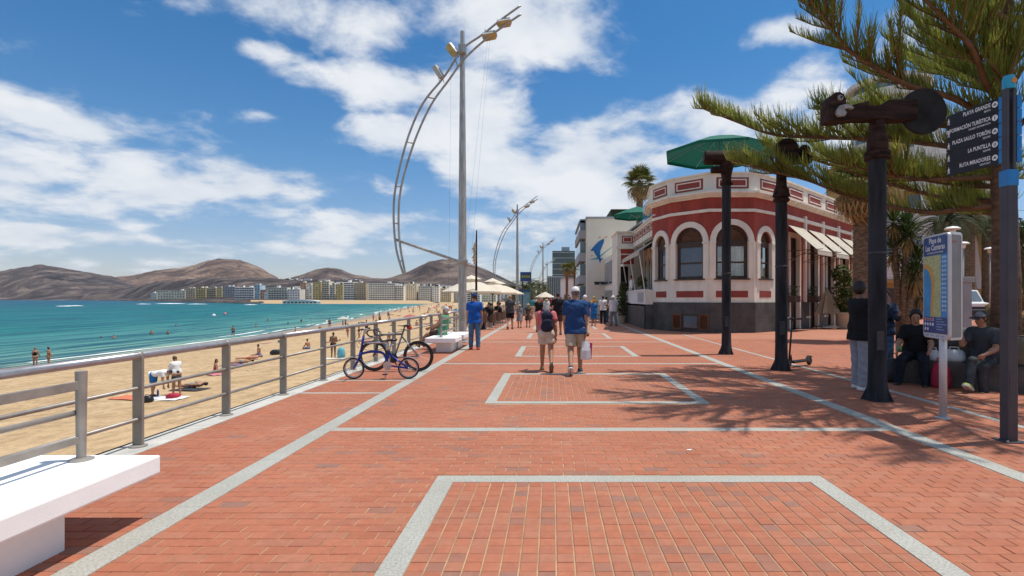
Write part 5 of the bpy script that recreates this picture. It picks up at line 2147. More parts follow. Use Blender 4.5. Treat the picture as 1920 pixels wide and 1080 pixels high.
# dark greenery at the right edge
bt_ = thing('tree', 'dark leafy tree at the right edge behind the signpost', 'tree', (27.5, 31, 0))
MB().tube([(0, 0, 0), (.1, 0, 2), (-.1, .1, 4.5)], [.22, .18, .1], 10).build('trunk', M_palmtrunk, bt_, smooth=True)
leaf_cloud('crown', [(0, 0, 4.6, 1.6, 1.4, 1.2), (1.4, 0, 3.4, 1.2, 1.2, .9), (-.9, 0, 5.5, 1, 1, .9), (1, .5, 5.4, 1.2, 1, 1)], 2600, .13, M_date, bt_, 4)
# hedge behind the plaza
hg = thing('hedge', 'long green hedge in the shade at the back of the plaza', 'hedge', (26, 46, 0))
leaf_cloud('leaves', [(x, 0, .8, 1.3, .7, .9) for x in np.arange(-6, 16, 1.1)], 4200, .12, M_date, hg, 6)
# potted bush by the restaurant
pb = thing('potted_bush', 'tall leafy bush in a beige pot by the restaurant doors', 'potted plant', (15.5, 28.3, 0))
MB().lathe([(.30, 0), (.36, .1), (.42, .75), (.46, .8), (.46, .88), (.38, .88), (.38, .8)], 18, cap=True).build('pot', mat('beige_pot', (.42, .36, .26), .85, 0, .1, 3), pb, auto=40)
MB().tube([(0, 0, .5), (.05, 0, 1.6), (0, .05, 2.9)], [.05, .04, .02], 6).build('stem', M_palmtrunk, pb)
leaf_cloud('foliage', [(0, 0, 1.5, .6, .6, .7), (.1, 0, 2.2, .65, .6, .6), (-.15, 0, 2.9, .5, .5, .5), (.2, .1, 1.1, .5, .5, .35)], 1500, .11, leafmat('glossy_leaf', (.12, .15, .025), (.03, .045, .012), 5), pb, 8)
pb2 = thing('potted_bush', 'smaller potted bush right beside the tall one', 'potted plant', (16.5, 28.8, 0))
MB().lathe([(.28, 0), (.38, .7), (.42, .8), (.34, .8)], 16).build('pot', MATS['beige_pot'], pb2, auto=40)
leaf_cloud('foliage', [(0, 0, 1.2, .5, .5, .5), (0, 0, 1.9, .45, .4, .5)], 800, .1, MATS['glossy_leaf'], pb2, 9)
# plants at the terrace entrance
for i, (x, y, h, lb) in enumerate(((4.55, 34.6, 2.6, 'climbing plant by the terrace entrance behind the man in a white hat'), (5.15, 30.6, 3.0, 'grassy plant on the terrace parapet under the awning'))):
    pt = thing('terrace_plant', lb, 'plant', (x, y, 0 if i == 0 else 2.1))
    if i == 0:
        MB().lathe([(.2, 0), (.28, .5), (.22, .5)], 12).build('pot', MATS['beige_pot'], pt)
        leaf_cloud('leaves', [(0, 0, .9, .35, .3, .5), (0, 0, 1.6, .4, .3, .6), (.1, 0, 2.3, .3, .3, .4)], 700, .09, MATS['bush_leaf'], pt, 3)
    else:
        MB().box((0, 0, .12), (.25, 1.6, .24)).build('trough', M_frame, pt)
        leaf_cloud('leaves', [(0, -.5, .4, .2, .5, .35), (0, .4, .45, .2, .5, .4)], 600, .08, MATS['bush_leaf'], pt, 4)
# ================================================================== planter with seat
M_pstone = mat('planter_stone', (.115, .10, .088), .85, 0, .22, 3, .5, 30)
M_soil = mat('soil', (.10, .07, .045), .95, 0, .3, 4, .6, 20)
pln = thing('planter', 'low stone planter with a seat ledge round the big pine', 'planter', (0, 0, 0))
pw_ = Wall((6.67, 10.2), (10.2, 6.67))
for k in range(5):
    a = k * 1.0
    MB.build(pw_.box(MB(), a + .004, a + .996, -.01, .45, -.46, 0), 'seat_block', M_pstone, pln, bevel=.012)
    MB.build(pw_.box(MB(), a + .304, a + 1.296, .0, .95, -.72, -.47), 'back_block', M_pstone, pln, bevel=.012)
p2 = Wall((8.9, 12.43), (6.67, 10.2))
for k in range(3):
    MB.build(p2.box(MB(), k * 1.03 + .004, k * 1.03 + 1.02, -.01, .45, -.44, 0), 'seat_block', M_pstone, pln, bevel=.012)
    MB.build(p2.box(MB(), k * .9 + .004, k * .9 + .89, .0, .95, -.72, -.47), 'back_block', M_pstone, pln, bevel=.012)
MB().prism([(7.2, 10.3), (10.3, 7.2), (12, 9), (9, 12)], (0, 0, .02), (0, 0, .72), (1, 0, 0), (0, 1, 0)).build('soil', M_soil, pln)
M_rock = mat('ochre_rock', (.36, .20, .075), .9, 0, .4, 7, 1.0, 14)
rr_ = random.Random(3)
for (px, py, Y, s, lb) in ((1863, 596, 10.4, .25, 'pointed ochre rock in the planter above the man in the cap'), (1912, 612, 9.8, .26, 'ochre rock in the planter right of the signpost')):
    c = at(px, py, Y)
    m = MB().ball((0, 0, 0), (s * .75, s * .6, s * 1.1), 12, 9)
    m.v = [(v[0] * (1 + rr_.uniform(-.22, .22)), v[1] * (1 + rr_.uniform(-.22, .22)), v[2] * (1 + rr_.uniform(-.15, .15))) for v in m.v]
    m.build('rock', M_rock, None, label=lb, cat='rock', loc=tuple(c))
    MB().ball((0, 0, 0), (s * .9, s * .8, s * .7), 9, 6).build('rock', M_rock, None, label='low dark base rock under the ' + lb.split(' in')[0], cat='rock', loc=(c.x, c.y, c.z - s * 1.1))

# stone pillar and globe lamps in the background
sp = thing('stone_pillar', 'grey stone pillar between the map board and the white truck', 'pillar', tuple(gp(1808, 668)))
MB().span((-.12, -.12, 0), (.12, .12, 2.05)).build('shaft', M_grey, sp, bevel=.01)
MB().span((-.17, -.17, 2.05), (.17, .17, 2.2)).build('capital', M_grey, sp, bevel=.01)
M_globe = mat('white_lamp_cap', (.78, .77, .72), .4)
for i, (px, py, Y, lb) in enumerate(((1786, 428, 24, 'white capped street lamp just above the map board'), (1836, 478, 60, 'white capped street lamp left of the palm trunks'), (1806, 456, 30, 'white capped street lamp with two tiers beside the stone pillar'), (1856, 466, 34, 'white capped street lamp right of the dark palm trunks'))):
    c = at(px, py, Y)
    sl_ = thing('street_lamp', lb, 'street lamp', (c.x, c.y, 0))
    MB().tube([(0, 0, 0), (0, 0, c.z - .25)], .045, 8).build('pole', M_galv, sl_, smooth=True)
    MB().lathe([(.08, c.z - .3), (.13, c.z - .12), (.12, c.z - .1)], 12).build('lantern', M_globe, sl_, smooth=True)
    MB().lathe([(.30, c.z - .06), (.32, c.z - .02), (.2, c.z + .06), (.0, c.z + .1)], 14).build('lamp_cap', M_globe, sl_, auto=40)


# ================================================================== lettering
M_letter = mat('white_lettering', (.80, .80, .80), .6, 0, .02)


def text_mesh(body, size, m, frame, a, z, d, parent, align='LEFT', bold=.0, xs=1.0, name='lettering'):
    cu = bpy.data.curves.new('txt', 'FONT')
    cu.body = body
    cu.size = size
    cu.align_x = align
    cu.offset = bold
    cu.resolution_u = 2
    o = bpy.data.objects.new('txt', cu)
    COL.objects.link(o)
    dg = bpy.context.evaluated_depsgraph_get()
    dg.update()
    me = bpy.data.meshes.new_from_object(o.evaluated_get(dg))
    bpy.data.objects.remove(o)
    p = frame.P(a, z, d)
    M4 = Matrix.Identity(4)
    for i in range(3):
        M4[i][0], M4[i][1], M4[i][2], M4[i][3] = frame.u[i] * xs, (0, 0, 1)[i], frame.n[i], p[i]
    me.transform(M4)
    me.materials.clear()
    me.materials.append(m)
    return obj(name, me, parent)


M_signblack = mat('sign_black', (.009, .010, .015), .6, 0, .1)
M_signblue = mat('sign_blue', (.012, .20, .52), .4, 0, .05)
M_signcyan = mat('sign_cyan', (.03, .33, .52), .4, 0, .05)
M_signpost = mat('signpost_metal', (.062, .055, .066), .5, .2, .1, 3)
M_oranged = mat('sign_orange', (.65, .25, .03), .5)

sg = thing('direction_sign', 'tall signpost with five black direction boards and blue clips', 'sign', (0, 0, 0))
PX, PY = 5.13, 5.99
MB().span((PX - .058, PY - .058, 0), (PX + .058, PY + .058, 2.95)).build('post', M_signpost, sg, bevel=.012)
MB().span((PX - .11, PY - .11, -.005), (PX + .11, PY + .11, .012)).build('base_plate', M_signpost, sg, bevel=.003)
for (x_, y_) in ((-.085, -.085), (.085, -.085), (.085, .085), (-.085, .085)):
    MB().lathe([(.0, .01), (.013, .01), (.013, .028), (.0, .028)], 6, (PX + x_, PY + y_, 0)).build('bolt', M_galv, sg)
MB().span((PX - .04, PY - .0612, .5), (PX + .04, PY - .057, .78)).build('access_hatch', M_signpost, sg, bevel=.001)
MB().span((PX - .062, PY - .062, 2.86), (PX + .062, PY + .062, 3.04)).build('blue_sleeve', M_signblue, sg, bevel=.006)
for s_ in (-1, 1):
    MB().box((PX + s_ * .038, PY, 3.5), (.034, .07, .93)).build('upper_upright', M_signpost, sg, bevel=.006)
MB().lathe([(.0, 3.95), (.062, 3.95), (.062, 4.06), (.05, 4.10), (.0, 4.11)], 16, (PX, PY, 0)).build('cap', M_signcyan, sg, auto=40)
MB().lathe([(.0, -.066), (.03, -.066), (.03, -.06)], 12, (PX + .01, PY, 4.03), 'Y').build('emblem', M_oranged, sg)
fs_ = Wall((4.965, 6.70), (5.095, 6.02))
for k in range(5):
    z1 = 3.885 - .152 * k
    z0 = z1 - .146
    bo = MB.build(fs_.box(MB(), 0, fs_.L - .04, z0, z1, -.012, .012), 'sign_board', M_signblack, sg, bevel=.002)
    MB.build(fs_.box(MB(), fs_.L - .038, fs_.L + .012, z0 + .002, z1 - .002, -.02, .02), 'blue_clip', M_signblue, sg, bevel=.002)
    for kk in range(1):
        MB().box((PX + .10, PY, (z0 + z1) / 2), (.055, .05, .142)).build('blue_clip', M_signblue, sg, bevel=.002)
    main, sub = (('PLAYA GRANDE', 'BEACH'), ('INFORMACIÓN TURÍSTICA', 'TOURIST INFORMATION'), ('PLAZA SAULO TORÓN', 'SQUARE'), ('LA PUNTILLA', 'SQUARE'), ('RUTA MIRADORES', 'VIEWPOINT'))[k]
    ar = fs_.L - .135
    text_mesh(main, .066, M_letter, fs_, ar, z0 + .072, .0135, bo, 'RIGHT', .0012, .70)
    text_mesh(sub, .030, M_letter, fs_, ar, z0 + .030, .0135, bo, 'RIGHT', .0004, .8)
    # round pictogram
    ic = MB()
    cx_, cz_ = fs_.L - .085, z0 + .082
    ic_o = [(cx_ + .034 * math.cos(2 * PI * i / 18), cz_ + .034 * math.sin(2 * PI * i / 18)) for i in range(18)]
    fs_.prism(ic, ic_o, .011, .0135)
    pic = ic.build('pictogram', M_letter, bo)
    q = MB()
    if k in (0, 2, 4):
        fs_.box(q, cx_ - .02, cx_ + .02, cz_ - .012, cz_ - .004, .0136, .0142)
        fs_.prism(q, [(cx_ - .018, cz_ + .0), (cx_, cz_ + .018), (cx_ + .018, cz_)], .0136, .0142)
    elif k == 1:
        fs_.box(q, cx_ - .005, cx_ + .005, cz_ - .02, cz_ + .006, .0136, .0142)
        fs_.box(q, cx_ - .005, cx_ + .005, cz_ + .011, cz_ + .02, .0136, .0142)
    else:
        fs_.box(q, cx_ - .013, cx_ - .005, cz_ - .02, cz_ + .02, .0136, .0142)
        fs_.box(q, cx_ + .005, cx_ + .013, cz_ - .02, cz_ + .02, .0136, .0142)
    q.build('pictogram_mark', M_signblack, pic.parent)
    # walking figure
    q = MB()
    wx, wz = .032, z0 + .05
    fs_.prism(q, [(wx + .006 * math.cos(i), wz + .05 + .007 * math.sin(i)) for i in (0, 1.05, 2.1, 3.15, 4.2, 5.25)], .011, .0135)
    fs_.prism(q, [(wx - .007, wz + .012), (wx + .007, wz + .012), (wx + .008, wz + .04), (wx - .006, wz + .04)], .011, .0135)
    fs_.prism(q, [(wx - .016, wz - .022), (wx - .009, wz - .024), (wx + .002, wz + .013), (wx - .007, wz + .013)], .011, .0135)
    fs_.prism(q, [(wx + .008, wz - .024), (wx + .015, wz - .022), (wx + .007, wz + .013), (wx - .001, wz + .013)], .011, .0135)
    fs_.prism(q, [(wx - .007, wz + .036), (wx - .018, wz + .018), (wx - .013, wz + .015), (wx - .004, wz + .028)], .011, .0135)
    fs_.prism(q, [(wx + .007, wz + .036), (wx + .018, wz + .02), (wx + .014, wz + .016), (wx + .004, wz + .028)], .011, .0135)
    q.build('walker_mark', M_letter, bo)

# ---- map board
M_frameg = mat('sign_frame', (.62, .62, .63), .4, .3, .06, 4)
M_mapgrey = mat('sign_back_grey', (.20, .195, .20), .5, .2, .08, 3)
M_mapland = mat('map_land', (.52, .54, .25), .5, 0, .16, 26)
M_mapsea = mat('map_sea', (.05, .30, .62), .5, 0, .12, 5)
M_mapsand = mat('map_sand', (.66, .36, .05), .5, 0, .08, 9)
M_header = mat('map_header', (.012, .055, .21), .4)
M_reddot = mat('red_dot', (.6, .03, .04), .5)
ms = thing('map_board', 'beach map board headed Playa de Las Canteras on a pale pole', 'sign', (0, 0, 0))
fm = Wall((5.275, 7.58), (5.135, 6.90))
MB().tube([(5.235, 7.14, 0), (5.235, 7.14, 1.5)], .046, 16).build('pole', M_frameg, ms, smooth=True)
MB().lathe([(.0, 0), (.09, 0), (.09, .012), (.05, .02)], 16, (5.235, 7.14, 0)).build('base_plate', M_frameg, ms)


def round_rect(a0, a1, z0, z1, r, n=5):
    out = []
    for (cx_, cz_, s0) in ((a1 - r, z1 - r, 0), (a0 + r, z1 - r, PI / 2), (a0 + r, z0 + r, PI), (a1 - r, z0 + r, 1.5 * PI)):
        for i in range(n + 1):
            a = s0 + PI / 2 * i / n
            out.append((cx_ + r * math.cos(a), cz_ + r * math.sin(a)))
    return out


L_ = fm.L
MB.build(fm.prism(MB(), round_rect(0, L_, 1.06, 2.47, .07), -.035, .0), 'board', M_frameg, ms, bevel=.004)
d_ = .002
MB.build(fm.prism(MB(), round_rect(.025, L_ - .035, 1.13, 2.445, .05), -.001, d_), 'sea_panel', M_mapsea, ms)
MB.build(fm.prism(MB(), round_rect(.025, L_ - .035, 2.19, 2.446, .045), d_, d_ + .0015), 'header', M_header, ms)
MB.build(fm.box(MB(), .025, L_ - .035, 1.13, 1.35, d_, d_ + .0015), 'legend', M_header, ms)
aL = lambda f: .025 + (L_ - .06) * f
zz = lambda f: 1.352 + (2.188 - 1.352) * f
land = [(aL(.0), zz(1)), (aL(.0), zz(.86)), (aL(.15), zz(.87)), (aL(.3), zz(.8)), (aL(.42), zz(.66)), (aL(.45), zz(.5)), (aL(.42), zz(.35)), (aL(.38), zz(.2)), (aL(.37), zz(0)), (aL(.74), zz(0)), (aL(.74), zz(1))]
MB.build(fm.prism(MB(), land, d_, d_ + .001), 'map_land', M_mapland, ms)
o = [(.0, .86), (.15, .87), (.3, .8), (.42, .66), (.45, .5), (.42, .35), (.38, .2), (.37, 0)]
i_ = [(.0, .78), (.12, .80), (.24, .74), (.33, .62), (.36, .5), (.34, .35), (.31, .2), (.31, 0)]
sand = MB()
for k in range(7):
    fm.prism(sand, [(aL(i_[k][0]), zz(i_[k][1])), (aL(o[k][0] + .04), zz(o[k][1])), (aL(o[k + 1][0] + .04), zz(o[k + 1][1])), (aL(i_[k + 1][0]), zz(i_[k + 1][1]))], d_ + .001, d_ + .0018)
sand.build('map_sand', M_mapsand, ms)
st_ = MB()
mr = random.Random(4)
for k in range(34):
    a, z = mr.uniform(.5, .72), mr.uniform(.04, .95)
    fm.box(st_, aL(a), aL(a) + mr.uniform(.004, .05), zz(z), zz(z) + mr.uniform(.003, .02), d_ + .001, d_ + .0014)
st_.build('map_street', mat('map_street', (.34, .40, .22), .5), ms, kind='stuff')
ic = MB()
for k in range(13):
    for j in range(2):
        fm.box(ic, aL(.79 + .1 * j), aL(.79 + .1 * j) + .04, zz(.95 - k * .07) - .012, zz(.95 - k * .07) + .018, d_, d_ + .0012)
ic.build('map_icon', mat('pale_icon', (.5, .62, .75), .5), ms, kind='stuff')
ic = MB()
for k in range(4):
    for j in range(3):
        if j == 2 and k > 1:
            continue
        fm.prism(ic, [(aL(.08 + .11 * k) + .024 * math.cos(i * PI / 5), 1.315 - j * .066 + .024 * math.sin(i * PI / 5)) for i in range(10)], d_ + .0015, d_ + .0025)
ic.build('legend_icon', mat('icon_white', (.75, .75, .78), .5), ms, kind='stuff')
ic = MB()
for k in range(4):
    fm.prism(ic, [(aL(.08 + .11 * k) + .018 * math.cos(i * PI / 5), 1.315 + .018 * math.sin(i * PI / 5)) for i in range(10)], d_ + .0025, d_ + .003)
ic.build('prohibition_mark', M_reddot, ms, kind='stuff')
lg_ = MB()
for k in range(5):
    fm.box(lg_, aL(.56), aL(.56 + .08 * (3 + k % 3)), 1.32 - k * .035, 1.333 - k * .035, d_ + .0015, d_ + .002)
for k in range(4):
    fm.box(lg_, aL(.08 + .22 * k), aL(.22 + .22 * k), 1.085, 1.105, .0, .0015)
lg_.build('legend_line', mat('legend_line', (.25, .38, .62), .5), ms, kind='stuff')
text_mesh('Playa de', .105, M_letter, fm, aL(.5), 2.355, d_ + .003, ms, 'CENTER', .002, .95)
text_mesh('Las Canteras', .105, M_letter, fm, aL(.5), 2.262, d_ + .003, ms, 'CENTER', .002, .95)
text_mesh('Las Palmas de Gran Canaria', .040, M_letter, fm, aL(.5), 2.215, d_ + .003, ms, 'CENTER', .0004, .95)
f2 = Wall((5.165, 6.93), (5.435, 7.06))
MB.build(f2.prism(MB(), round_rect(0, f2.L, 1.055, 2.475, .05), -.03, 0), 'side_board', M_frameg, ms, bevel=.004)
MB.build(f2.prism(MB(), round_rect(.03, f2.L - .03, 1.09, 2.44, .03), -.001, .002), 'side_panel', M_mapgrey, ms)
MB.build(f2.box(MB(), .06, .16, 2.335, 2.36, .002, .003), 'red_mark', mat('dull_red', (.30, .08, .08), .5), ms)

# ================================================================== bicycles
M_tyre = mat('tyre', (.025, .024, .024), .8)
M_tan = mat('tan_tyre', (.12, .085, .05), .8)
M_rim = mat('alu_rim', (.45, .45, .46), .35, .8, .05)
M_bikeblue = mat('bike_blue', (.010, .022, .26), .3, 0, .08, 4)
M_bikeblack = mat('bike_black', (.02, .02, .022), .35, 0, .1)
M_chrome = mat('bike_silver', (.55, .55, .56), .3, .8, .05)
M_redsad = mat('red_cover', (.45, .03, .02), .6)


def wheel(parent, x, r, tyre=M_tyre, ns=20, tr=.015, rimr=.02):
    w = MB()
    n = 32
    ringpts = [(x + r * math.cos(2 * PI * i / n), 0, r * math.sin(2 * PI * i / n) + r + tr * .0) for i in range(n)]
    vs, fs = [], []
    sg_ = 8
    for i in range(n):
        a = 2 * PI * i / n
        for k in range(sg_):
            b_ = 2 * PI * k / sg_
            rr = r - tr + tr * math.cos(b_)
            vs.append((x + rr * math.cos(a), tr * math.sin(b_), r + rr * math.sin(a)))
    for i in range(n):
        for k in range(sg_):
            fs.append((i * sg_ + k, ((i + 1) % n) * sg_ + k, ((i + 1) % n) * sg_ + (k + 1) % sg_, i * sg_ + (k + 1) % sg_))
    wo = w.add(vs, fs).build('wheel', tyre, parent, smooth=True)
    m = MB()
    ra, rb = r - 2 * tr, r - 2 * tr - rimr
    vs = []
    for i in range(n):
        a = 2 * PI * i / n
        for (rr, y) in ((ra, -.01), (ra, .01), (rb, .008), (rb, -.008)):
            vs.append((x + rr * math.cos(a), y, r + rr * math.sin(a)))
    fs = []
    for i in range(n):
        for k in range(4):
            fs.append((i * 4 + k, ((i + 1) % n) * 4 + k, ((i + 1) % n) * 4 + (k + 1) % 4, i * 4 + (k + 1) % 4))
    m.add(vs, fs).build('rim', M_rim if tyre is not M_bikeblack else M_bikeblack, wo)
    m = MB()
    for i in range(ns):
        a = 2 * PI * i / ns
        sy = .025 if i % 2 else -.025
        m.tube([(x + .015 * math.cos(a + .6), sy, r + .015 * math.sin(a + .6)), (x + rb * math.cos(a), 0, r + rb * math.sin(a))], .0016, 3, cap=False)
    m.build('spoke', M_rim, wo, kind='stuff')
    MB().lathe([(.012, -.045), (.022, -.03), (.022, .03), (.012, .045)], 10, (x, 0, r), 'Y').build('hub', M_rim, wo, smooth=True)
    return wo


def fender(parent, x, r, a0, a1, m=M_chrome):
    q = MB()
    n = 14
    rows = []
    for i in range(n + 1):
        a = a0 + (a1 - a0) * i / n
        rows.append([(x + (r + .018) * math.cos(a), y, r + (r + .018 - abs(y) * .25) * math.sin(a)) for y in (-.024, 0, .024)])
    vs = [p for rw in rows for p in rw]
    fs = []
    for i in range(n):
        for k in range(2):
            fs.append((i * 3 + k, i * 3 + k + 1, i * 3 + 4 + k, i * 3 + 3 + k))
    q.add(vs, fs).build('mudguard', m, parent)


# blue folding bike, front wheel to the left
fb = thing('bicycle', 'small blue folding bicycle with silver mudguards by the railing', 'bicycle', (-3.40, 10.62, 0), R(2))
r = .212
xf, xr_ = -.54, .54
wheel(fb, xf, r)
wheel(fb, xr_, r)
fender(fb, xf, r, R(10), R(140))
fender(fb, xr_, r, R(15), R(150))
q = MB()
q.tube(smooth_curve([(-.40, 0, .50), (-.20, 0, .545), (.02, 0, .52), (.10, 0, .40), (.13, 0, .27)], 5), .026, 10)
q.tube([(-.44, 0, .38), (-.40, 0, .54)], .03, 10)
q.tube([(.09, 0, .25), (.16, 0, .56)], .022, 8)
q.tube([(.13, .02, .27), (xr_, .045, r)], .014, 6)
q.tube([(.13, -.02, .27), (xr_, -.045, r)], .014, 6)
q.tube([(.16, .02, .50), (xr_, .045, r)], .012, 6)
q.tube([(.16, -.02, .50), (xr_, -.045, r)], .012, 6)
q.build('frame', M_bikeblue, fb, smooth=True)
MB().tube([(-.44, .04, .40), (xf, .045, r)], .014, 6).tube([(-.44, -.04, .40), (xf, -.045, r)], .014, 6).build('fork', M_bikeblue, fb, smooth=True)
MB().tube([(-.40, 0, .54), (-.345, 0, .86)], .024, 8).build('stem', M_bikeblue, fb, smooth=True)
MB().tube([(-.345, 0, .86), (-.325, 0, 1.0)], .018, 8).build('stem_top', M_chrome, fb, smooth=True)
hb_ = MB().tube([(-.31, -.25, 1.0), (-.325, 0, .99), (-.31, .25, 1.0)], .014, 8).build('handlebar', M_chrome, fb, smooth=True)
for s_ in (-1, 1):
    MB().tube([(-.31, s_ * .17, 1.0), (-.31, s_ * .27, 1.0)], .019, 8).build('grip', M_bikeblack, hb_, smooth=True)
    MB().tube([(-.35, s_ * .13, .985), (-.42, s_ * .2, .97)], .008, 5).build('brake_lever', M_bikeblack, hb_)
MB().tube([(.16, 0, .54), (.205, 0, .74)], .016, 8).build('seat_post', M_chrome, fb, smooth=True)
MB().tube([(-.02, 0, .755), (.10, 0, .765), (.22, 0, .775), (.30, 0, .78)], [.022, .035, .07, .062], 10, flat=.45).build('saddle', M_bikeblack, fb, smooth=True)
MB().tube([(-.36, 0, .72), (.14, 0, .73)], .018, 8).build('carry_bar', M_chrome, fb, smooth=True)
cr = MB().lathe([(.0, -.035), (.085, -.035), (.085, -.03), (.0, -.03)], 20, (.13, 0, .27), 'Y').build('chainring', M_chrome, fb)
MB().tube([(.13, -.05, .27), (.10, -.055, .11)], .01, 6).build('crank', M_chrome, fb)
MB().tube([(.13, .05, .27), (.16, .055, .43)], .01, 6).build('crank', M_chrome, fb)
MB().box((.10, -.095, .105), (.09, .07, .02)).build('pedal', M_bikeblack, fb)
MB().box((.16, .095, .435), (.09, .07, .02)).build('pedal', M_bikeblack, fb)
MB().tube([(.13, -.033, .35), (xr_, -.033, r + .035)], .004, 4).tube([(.13, -.033, .19), (xr_, -.033, r - .035)], .004, 4).build('chain', M_bikeblack, fb)
MB().tube([(.10, .03, .25), (.06, .06, .02)], .012, 6).build('kickstand', M_chrome, fb)
q = MB()
q.tube([(-.40, -.1, .97), (-.52, -.03, .80), (-.44, 0, .60)], .004, 4)
q.tube([(-.40, .1, .97), (-.50, .04, .76), (-.30, 0, .58), (.05, 0, .56)], .004, 4)
q.build('cable', M_bikeblack, fb)

# road bike behind it
rb_ = thing('bicycle', 'grey and black road bicycle leaning behind the blue one', 'bicycle', (-3.43, 11.75, 0), R(-2))
r = .338
xf, xr_ = -.50, .49
wheel(rb_, xf, r, M_bikeblack, 20, .014, .045)
wheel(rb_, xr_, r, M_bikeblack, 20, .014, .045)
q = MB()
q.tube([(-.36, 0, .80), (.12, 0, .82)], .022, 8)
q.tube([(-.38, 0, .74), (-.05, 0, .29)], .026, 8)
q.tube([(-.05, 0, .29), (.15, 0, .86)], .02, 8)
q.tube([(-.385, 0, .70), (-.35, 0, .86)], .025, 8)
q.build('frame', mat('bike_grey', (.22, .22, .23), .35, .4), rb_, smooth=True)
q = MB()
for y in (-.05, .05):
    q.tube([(-.05, y * .5, .29), (xr_, y, r)], .012, 6)
    q.tube([(.13, y * .5, .76), (xr_, y, r)], .010, 6)
q.build('stays', MATS['bike_grey'], rb_, smooth=True)
q = MB()
for y in (-.045, .045):
    q.tube([(-.39, y, .69), (-.44, y, .5), (xf, y, r)], .013, 6)
q.build('fork', M_bikeblack, rb_, smooth=True)
MB().tube([(-.35, 0, .86), (-.45, 0, .92)], .018, 8).build('stem', M_bikeblack, rb_)
q = MB()
for y in (-.2, .2):
    q.tube(smooth_curve([(-.45, 0, .92), (-.45, y * .8, .92), (-.53, y, .915), (-.58, y, .86), (-.53, y, .79), (-.45, y, .78)], 4), .016, 7)
q.build('handlebar', M_bikeblack, rb_, smooth=True)
MB().tube([(.14, 0, .84), (.185, 0, .985)], .016, 8).build('seat_post', M_bikeblack, rb_)
MB().tube([(.03, 0, 1.005), (.13, 0, 1.00), (.24, 0, 1.01), (.31, 0, 1.015)], [.018, .03, .065, .06], 10, flat=.4).build('saddle', M_bikeblack, rb_, smooth=True)
MB().ball((.29, 0, .965), (.06, .045, .045), 10, 7).build('saddle_bag', M_redsad, rb_, smooth=True)
MB().lathe([(.0, -.05), (.1, -.05), (.1, -.044), (.0, -.044)], 22, (-.05, 0, .29), 'Y').build('chainring', M_bikeblack, rb_)
MB().tube([(-.05, -.06, .29), (.03, -.065, .14)], .011, 6).build('crank', M_bikeblack, rb_)
MB().tube([(-.05, .06, .29), (-.13, .065, .44)], .011, 6).build('crank', M_bikeblack, rb_)
MB().tube([(-.05, -.047, .385), (xr_, -.047, r + .04)], .004, 4).tube([(-.05, -.047, .195), (xr_, -.047, r - .04)], .004, 4).build('chain', M_bikeblack, rb_)
MB().lathe([(.032, -.02), (.036, 0), (.036, .14), (.025, .17)], 10, (-.2, 0, .48)).build('bottle', M_chrome, rb_, smooth=True)

# electric scooter
sc_ = thing('scooter', 'black electric kick scooter standing behind the middle carved post', 'scooter', (5.86, 12.6, 0), R(35))
q = MB().span((-.36, -.07, .10), (.30, .07, .155)).build('deck', M_bikeblack, sc_, bevel=.015)
for x in (-.48, .40):
    w_ = MB().lathe([(.06, -.022), (.095, -.02), (.108, 0), (.095, .02), (.06, .022)], 20, (x, 0, .108), 'Y').build('wheel', M_tyre, sc_, smooth=True)
    MB().lathe([(.0, -.024), (.055, -.024), (.055, .024), (.0, .024)], 14, (x, 0, .108), 'Y').build('rim', M_signpost, w_)
MB().tube([(-.48, 0, .12), (-.40, 0, .30), (-.36, 0, .13)], .026, 8).build('neck', M_bikeblack, sc_, smooth=True)
MB().tube([(-.45, 0, .22), (-.33, 0, 1.12)], .022, 8).build('steering_tube', M_bikeblack, sc_, smooth=True)
MB().tube([(-.43, -.0, .45), (-.365, 0, .92)], .012, 6).build('red_cable', mat('scooter_red', (.45, .05, .02), .5), sc_, smooth=True)
hb_ = MB().tube([(-.36, -.24, 1.14), (-.33, 0, 1.12), (-.36, .24, 1.14)], .016, 8).build('handlebar', M_bikeblack, sc_, smooth=True)
for s_ in (-1, 1):
    MB().tube([(-.355, s_ * .15, 1.135), (-.36, s_ * .26, 1.14)], .021, 8).build('grip', M_black, hb_, smooth=True)
MB().box((-.36, 0, 1.14), (.07, .07, .05)).build('display', M_bikeblack, hb_, bevel=.01)
MB().add([(.30, -.05, .15), (.30, .05, .15), (.40, .05, .235), (.40, -.05, .235), (.50, -.05, .19), (.50, .05, .19)], [(0, 1, 2, 3), (3, 2, 5, 4)]).build('rear_fender', M_bikeblack, sc_)

# ================================================================== cafe on the left
gpar = 'cream parasols of the promenade cafe'
parasol('nearest cream cafe parasol beside the lamp mast', (-4.75, 31.5), 1.75, 2.78, 2.02, 0, M_canvas, 8, None, M_polew, .06, .2, True)
parasol('second cream cafe parasol overlapping the nearest one', (-3.95, 35.5), 1.7, 2.75, 2.0, 0, M_canvas, 8, None, M_polew, .06, .4, True)
parasol('third cream cafe parasol partly hidden by the second', (-4.2, 42), 2.0, 2.8, 2.0, 0, M_canvas, 8, None, M_polew, .06, .1, True)
parasol('white parasol far along the promenade above the walkers', (-.75, 58), 1.15, 2.35, 1.75, 0, M_canvas, 8, None, M_polew, .0, .3)
M_wick = mat('brown_wicker', (.12, .065, .038), .75, 0, .3, 40, .6, 120)
ch = thing('cafe_chair', 'brown wicker cafe chair at the tables under the cream parasols', 'chair', (-3.6, 27.5, 0), .3, 'wicker chairs of the promenade cafe')
MB().span((-.24, -.24, .42), (.24, .24, .48)).build('seat', M_wick, ch, bevel=.02)
q = MB()
n = 10
